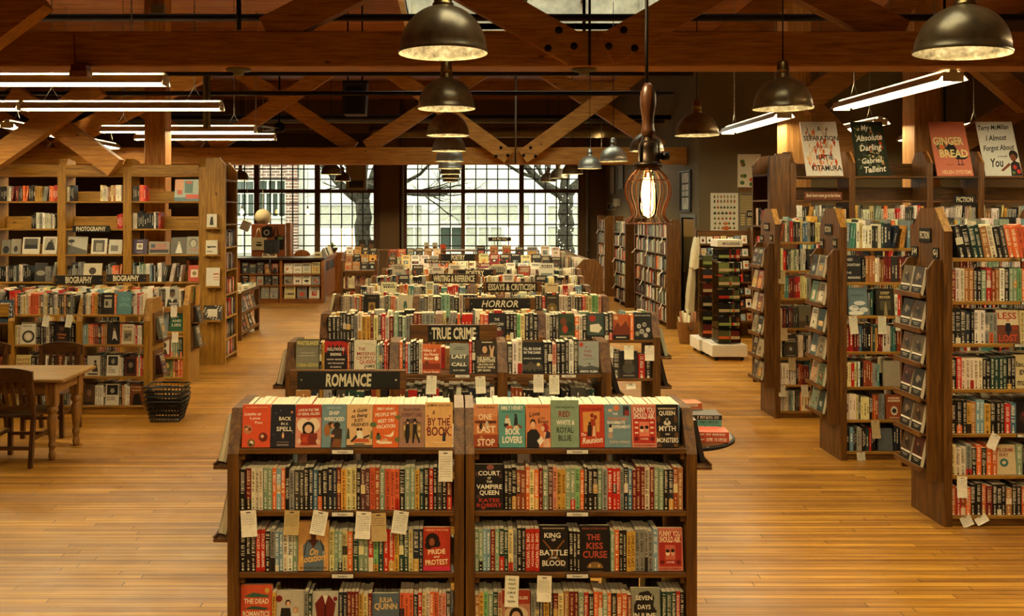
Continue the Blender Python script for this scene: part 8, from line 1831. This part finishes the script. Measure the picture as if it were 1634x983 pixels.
# notebook spinner
def spinner(Y, u0, u1, vtop, ub0, ub1, vb, seed, label, head):
    q = random.Random(seed); x0, x1 = Xp(u0, Y), Xp(u1, Y); xc = (x0 + x1) / 2; w = x1 - x0; b0, b1 = Xp(ub0, Y), Xp(ub1, Y)
    root = empty('notebook_spinner', (xc, Y + w / 2, 0), label, 'display stand', None)
    m = MB(); m.bbox(b0, b1, Y - .05, Y + .5, .06, .24, .006); m.build('base', M_WHITEP, root)
    for x in (b0 + .07, b1 - .07):
        for y in (Y, Y + .44): m = MB(); m.lathe([(.03, -.015), (.03, .015)], 12, M=T(x, y, .03) @ RX(90)); m.build('caster', M_BLACKP, root)
    zt = Zp(vtop, Y); n = 7 if head else 6
    m = MB(); m.box(xc - .03, xc + .03, Y + w / 2 - .03, Y + w / 2 + .03, .24, zt); m.build('post', M_GREYM, root)
    hz = (zt - .28) / n
    for k in range(n):
        z = .27 + hz * k
        m = MB(); m.box(x0, x1, Y, Y + w, z - .006, z); m.box(x0, x1, Y - .004, Y, z - .006, z + .05); m.box(x0, x0 + .004, Y, Y + w, z - .006, z + hz * .9); m.box(x1 - .004, x1, Y, Y + w, z - .006, z + hz * .9); m.build('tray', M_ACRYL, root)
        x = x0 + .012; j = 0
        while x < x1 - .02:
            wd = q.choice((.16, .022, .022, .022, .03)) if j else .16
            wd = min(wd, x1 - .01 - x)
            col = q.choice(['14110f', '14110f', '1c1a18', '5a1a16', '4a4f2c'] if q.random() < .8 else ['8a2018', '6a7a44', '2e3034'])
            m = MB(); h_ = hz * .86; m.bbox(x, x + wd - .002, Y + .01, Y + w / 2 - .04, z + .001, z + h_, .002, lin(col)); m.box(x - .0003, x + wd - .0017, Y + .0085, Y + .0098, z + h_ * .28, z + h_ * .52, lin(q.choice(['b8a880', 'c8622c', 'b8a880', '8a9a58', 'a82a1c'])))
            tag(m.build('notebook', M_PRINT), f'banded notebook, {ORD[j]} in the {ORD[n - 1 - k]} tray from the top of the {"signed" if head else "plain"} spinner tower', 'notebook', 'notebooks on the spinner')
            x += wd; j += 1
    if head:
        m = MB(); m.bbox(x0 - .02, x1 + .02, Y - .02, Y + w, zt, zt + .11, .004); hb = m.build('header', M_WHITEP, root)
        m = MB(); m.text('MOLESKINE', xc + .02, Y - .022, zt + .05, .04, lin('4a463c'), width=w * .75); m.build('lettering', M_SIGN, hb)
    return root
spinner(13.7, 1146, 1182, 394, 1135, 1191, 579, 3, 'white based notebook spinner tower with a name header', True)
spinner(14.3, 1121, 1144, 404, 1114, 1134.5, 566, 8, 'white based notebook spinner tower without a header, behind the other', False)
# basket of rolled prints
Yk2 = 15.3; xk = Xp(1103, Yk2); bk = empty('woven_basket', (xk, Yk2 + .2, 0), 'brown woven basket of rolled papers beside the spinner', 'basket')
m = MB(); prof = []
for i in range(24): z = .004 + i * .016; prof.append((.145 + .04 * min(1, z / .3) + (.006 if i % 2 else 0), z))
m.lathe(prof, 28, cx=xk, cy=Yk2 + .2, caps=False); m.lathe([(.0, .006), (.14, .008)], 24, cx=xk, cy=Yk2 + .2, caps=False); m.build('woven_body', plain('seagrass', '7a5428', .8, 0, .2, .4, 50), bk)
m = MB(); m.tube([(xk - .05, Yk2 + .012, .33), (xk - .045, Yk2 + .006, .27), (xk, Yk2 + .004, .24), (xk + .045, Yk2 + .006, .27), (xk + .05, Yk2 + .012, .33)], .012, 6); m.build('handle', plain('basket_handle', '3a2614', .8), bk)
for j in range(9):
    a = 2 * PI * j / 9; r = .09 if j else 0; x, y = xk + r * math.cos(a), Yk2 + .2 + r * math.sin(a)
    m = MB(); m.tube([(x, y, .03), (x + (x - xk) * .6 + R.uniform(-.02, .02), y + (y - Yk2 - .2) * .5, R.uniform(.44, .58))], .022, 10, jit(R.choice(['c8bc9a', 'd8d0b8', 'a89a78', '8a5a38']))); tag(m.build('paper_roll', M_PRINT), 'pale rolled print standing in the woven basket by the spinner', 'print', 'rolled prints in the basket')
# wall prints
def wallprint(name, label, u0, u1, v0, v1, col, art, Y=WY - .012, cat='poster'):
    w, h = (u1 - u0) * Y / F, (v1 - v0) * Y / F; m = MB(); m.box(-w / 2, w / 2, 0, .01, 0, h, lin(col)); art(m, w, h); o = m.build(name, M_PRINT); o.location = (Xp((u0 + u1) / 2, Y), Y, Zp(v1, Y)); return tag(o, label, cat)
q = random.Random(6); veg = []
for r_, (n, z, c, s) in enumerate(((7, .9, '8a7a44', .03), (7, .78, 'b0602c', .035), (7, .62, '5a6a3a', .05), (6, .47, '4a5a34', .06), (6, .33, '5a6a44', .05), (5, .2, '6a6a40', .05), (6, .08, '4a5a3c', .045))):
    for j in range(n):
        x = .08 + .84 * (j + .5) / n; veg.append(('d', x, z, s * .9, s * .6 if r_ > 1 else s * 1.3, lin(q.choice([c, c, '7a6a3a', 'a04a28', '3a4a2c'])))); veg.append(('d', x, z + .03, .008, .03, lin('4a5a34')))
veg += [('d', .56, .08, .13, .055, lin('b8602a')), ('d', .54, .2, .1, .04, lin('c07038'))]
wallprint('wall_print', 'cream vegetable chart poster on the alcove wall', 1134, 1178, 308, 369, 'd8d2b8', cover((), veg))
bars = [('r', .08, .8, .9 - .05 * i, .925 - .05 * i, lin('b09a5c')) for i in range(9)] + [('r', .1 + .3 * (i % 2), .3 + .3 * (i % 2), .4 - .06 * (i // 2), .44 - .06 * (i // 2), lin('b8a468')) for i in range(10)] + [('r', .7, 1, 0, .25, lin('d0c8b0')), ('r', .7, 1, .3, .42, lin('d0c8b0'))]
wallprint('wall_print', 'grey diagram chart poster beside the vegetable chart', 1178.6, 1212, 308, 369, '6f6650', cover([('NAUTICAL', .5, .96, .03, lin('3a3428'), .6)], bars))
sb = []
for x, z in ((.2, .8), (.24, .72), (.7, .66), (.76, .56), (.3, .42), (.74, .34), (.2, .24), (.6, .2)): sb.append(('d', x, z, .1, .055, lin('4a6a34')))
sb += [('d', .2, .74, .06, .035, lin('a84a2c')), ('d', .2, .42, .09, .045, lin('6a6a30')), ('d', .6, .32, .1, .05, lin('c8582c')), ('d', .7, .26, .08, .05, lin('c85a30')), ('r', 0, 1, 0, .12, lin('6a4a24'))]
wallprint('wall_print', 'cream strawberry plant poster hanging highest on the alcove wall', 1177, 1214, 246, 306, 'd6d0b4', cover((), sb))
sign('small black book group sign on the wall case side', 1192, 1212, 336, 347, 13.0, 'BOOK GROUP', None, None, 0, .03, .5, .85, False)
# framed pieces on the side wall
def side_piece(name, label, ua, ub, v0, v1, colf, coli, art=None, cat='picture', d=.04):
    Ya, Yb_ = WX * F / (ua - U0), WX * F / (ub - U0)   # far, near
    Ym_ = (Ya + Yb_) / 2; L = Ya - Yb_; z0, z1 = Zp(v1, Ym_), Zp(v0, Ym_); root = empty(name, (WX - d, Ym_, z0), label, cat)
    M = T(WX - .002, Ym_, z0) @ RZ(-90); h = z1 - z0
    m = MB(); t = .03; m.box(-L / 2, L / 2, -d, 0, 0, t, None, 0, M); m.box(-L / 2, L / 2, -d, 0, h - t, h, None, 0, M); m.box(-L / 2, -L / 2 + t, -d, 0, t, h - t, None, 0, M); m.box(L / 2 - t, L / 2, -d, 0, t, h - t, None, 0, M); m.build('picture_frame', plain(name + '_frame', colf, .5), root)
    m = MB(); m.box(-L / 2 + t, L / 2 - t, -d * .6, -.004, t, h - t, lin(coli), 0, M)
    if art: art(m, L, h, -d * .6, M)
    m.build('panel', M_PRINT, root); return root
def leaded(m, L, h, y0, M):
    for a, b, c, e in ((-.3, .3, .06, .34), (-.3, .3, .52, .66), (-.3, .3, .7, .94), (-.3, .3, .38, .5)): m.poly([(a * L, c * h), (b * L, c * h), (b * L, e * h), (a * L, e * h)], y0 - .001, lin('c8c8bc'), 0, M)
    for p in (((-.3, .06), (-.28, .06), (.02, .34), (0, .34)), ((.28, .06), (.3, .06), (0, .34), (-.02, .34)), ((-.3, .94), (-.28, .94), (.02, .7), (0, .7)), ((.28, .94), (.3, .94), (0, .7), (-.02, .7)), ((-.02, .36), (.02, .36), (.02, .7), (-.02, .7))): m.poly([(a * L, b * h) for a, b in p], y0 - .002, lin('24221c'), 0, M)
side_piece('leaded_panel', 'framed leaded glass style panel on the paint wall above the door', 1087, 1104, 272, 338, '1f1a14', '3a382f', leaded)
side_piece('wall_picture', 'tall narrow framed picture highest on the far paint wall', 987, 996, 264, 302, '2a2016', '8a8270')
side_piece('wall_picture', 'tall narrow framed picture nearer the corner on the paint wall', 974, 982, 266, 310, '3a2c1c', '9a927c')
side_piece('wall_picture', 'small framed black text card on the far paint wall', 970.5, 983, 324.5, 335, 'a08a58', '1a1814', lambda m, L, h, y0, M: m.text('WISH', 0, y0 - .001, h * .5, h * .3, lin('d8d0b8'), 0, M, width=L * .4))
side_piece('wall_speaker', 'small white speaker box on the far paint wall', 983.5, 990, 317, 329, 'b8b09a', 'c8c0aa', None, 'speaker', .1)
# ---------------- rounded shelf on the end of the second romance case, with stacked books
sx_ = PRr[1] + .0252; sy_ = YR + .42; ZT2 = 1.085; rs = .285
m = MB(); n = 22; m.prism([(sx_, sy_ - rs)] + [(sx_ + rs * math.sin(PI * i / n), sy_ - rs * math.cos(PI * i / n)) for i in range(1, n)] + [(sx_, sy_ + rs)], 'z', ZT2 - .024, ZT2); m.build('rounded_shelf', wood('round_shelf_wood', '3a2410', '5c3a1a', '7a5026', 'x', .35), caseB)
m = MB(); m.tube([(sx_ + (rs + .004) * math.sin(PI * i / n), sy_ - (rs + .004) * math.cos(PI * i / n), ZT2 - .012) for i in range(n + 1)], .011, 6); m.build('iron_rim', M_IRON, caseB)
m = MB(); m.prism([(sx_, ZT2 - .024), (sx_ + .16, ZT2 - .024), (sx_, ZT2 - .2)], 'y', sy_ - .012, sy_ + .012); m.build('bracket', MW['casez'], caseB)
def flat_book(x, y, z, rz, w, h, t, col, label):
    """lying cover up, spine towards the viewer"""
    M = T(x, y, z) @ RZ(rz) @ T(-h / 2, -w / 2, t) @ RY(90)
    C = MB(); P = MB(); book_boxes(C, None, None, t, h, w, col, False); book_boxes(None, P, None, t, h, w, col, False)
    spine_marks(C, None, t, h, lin('f0e6cc' if sum(col) < .8 else '3a2a20'))
    o = C.build('stacked_book', M_COVER); o.matrix_basis = M
    p = P.build('page_block', M_PAGE); p.parent = o
    return tag(o, label, 'book', 'books stacked on the rounded shelf')
def stack(x, y, cols, lab, w=.14, h=.2, rz0=0):
    z = ZT2 + .0008
    for i, c in enumerate(cols):
        t = R.uniform(.022, .028); k = 'lowest' if i == 0 else ('topmost' if i == len(cols) - 1 else ORD[i] + ' up'); flat_book(x, y, z, rz0 + R.uniform(-3, 3), w, h, t, lin(c), f'{lab}, {k} in its pile on the rounded shelf'); z += t + .0008
stack(sx_ + .135, sy_ - .135, ['c05038', 'c05038'], 'pink and red paperback', .12, .18, -3)
stack(sx_ + .135, sy_ + .055, ['5f9a8a', '5f9a8a', '6aa294', '28241f'], 'mint or dark hardback', .15, .21, -5)
stack(sx_ + .095, sy_ + .2, ['b8502c', '4a6a6a', 'c8622c', 'c8562c', 'b8602c'], 'orange or teal paperback', .1, .17, 3)
# ---------------- everything packed further back, world, camera
me = STUFF.mesh('packed_books'); me.materials.append(M_COVER); me.materials.append(M_PAGE)
o = bpy.data.objects.new('packed_books', me); COL.objects.link(o)
tag(o, 'countless further books packed on the shelves and rows behind', 'books', None, 'stuff')

w = bpy.data.worlds.new('overcast_sky'); SC.world = w; w.use_nodes = True; nt = w.node_tree
bg = nt.nodes['Background']
tc = nt.nodes.new('ShaderNodeTexCoord'); sep = nt.nodes.new('ShaderNodeSeparateXYZ'); link(nt, tc.outputs['Generated'], sep.inputs[0])
r = ramp(nt, sep.outputs['Z'], [(.0, 'c8ccc2'), (.5, 'eef0e8'), (1.0, 'f6f6f0')])
link(nt, r, bg.inputs[0]); bg.inputs[1].default_value = SKY
cam = bpy.data.cameras.new('camera'); co = bpy.data.objects.new('camera', cam); COL.objects.link(co)
co.location = (0, 0, H); co.rotation_euler = (PI / 2, 0, 0)
cam.sensor_width = 36; cam.lens = 36 * F / 1634; cam.shift_x = (817 - U0) / 1634; cam.shift_y = -(491.5 - V0) / 1634
cam.clip_start = .05; cam.clip_end = 300
SC.camera = co
vs = SC.view_settings; vs.view_transform = 'Standard'; vs.look = 'None'; vs.gamma = 1; vs.use_curve_mapping = False; vs.exposure = EXPO
SC.cycles.max_bounces = 8; SC.cycles.diffuse_bounces = 4; SC.cycles.glossy_bounces = 3; SC.cycles.transparent_max_bounces = 12
SC.cycles.sample_clamp_indirect = 4; SC.cycles.caustics_reflective = False; SC.cycles.caustics_refractive = False
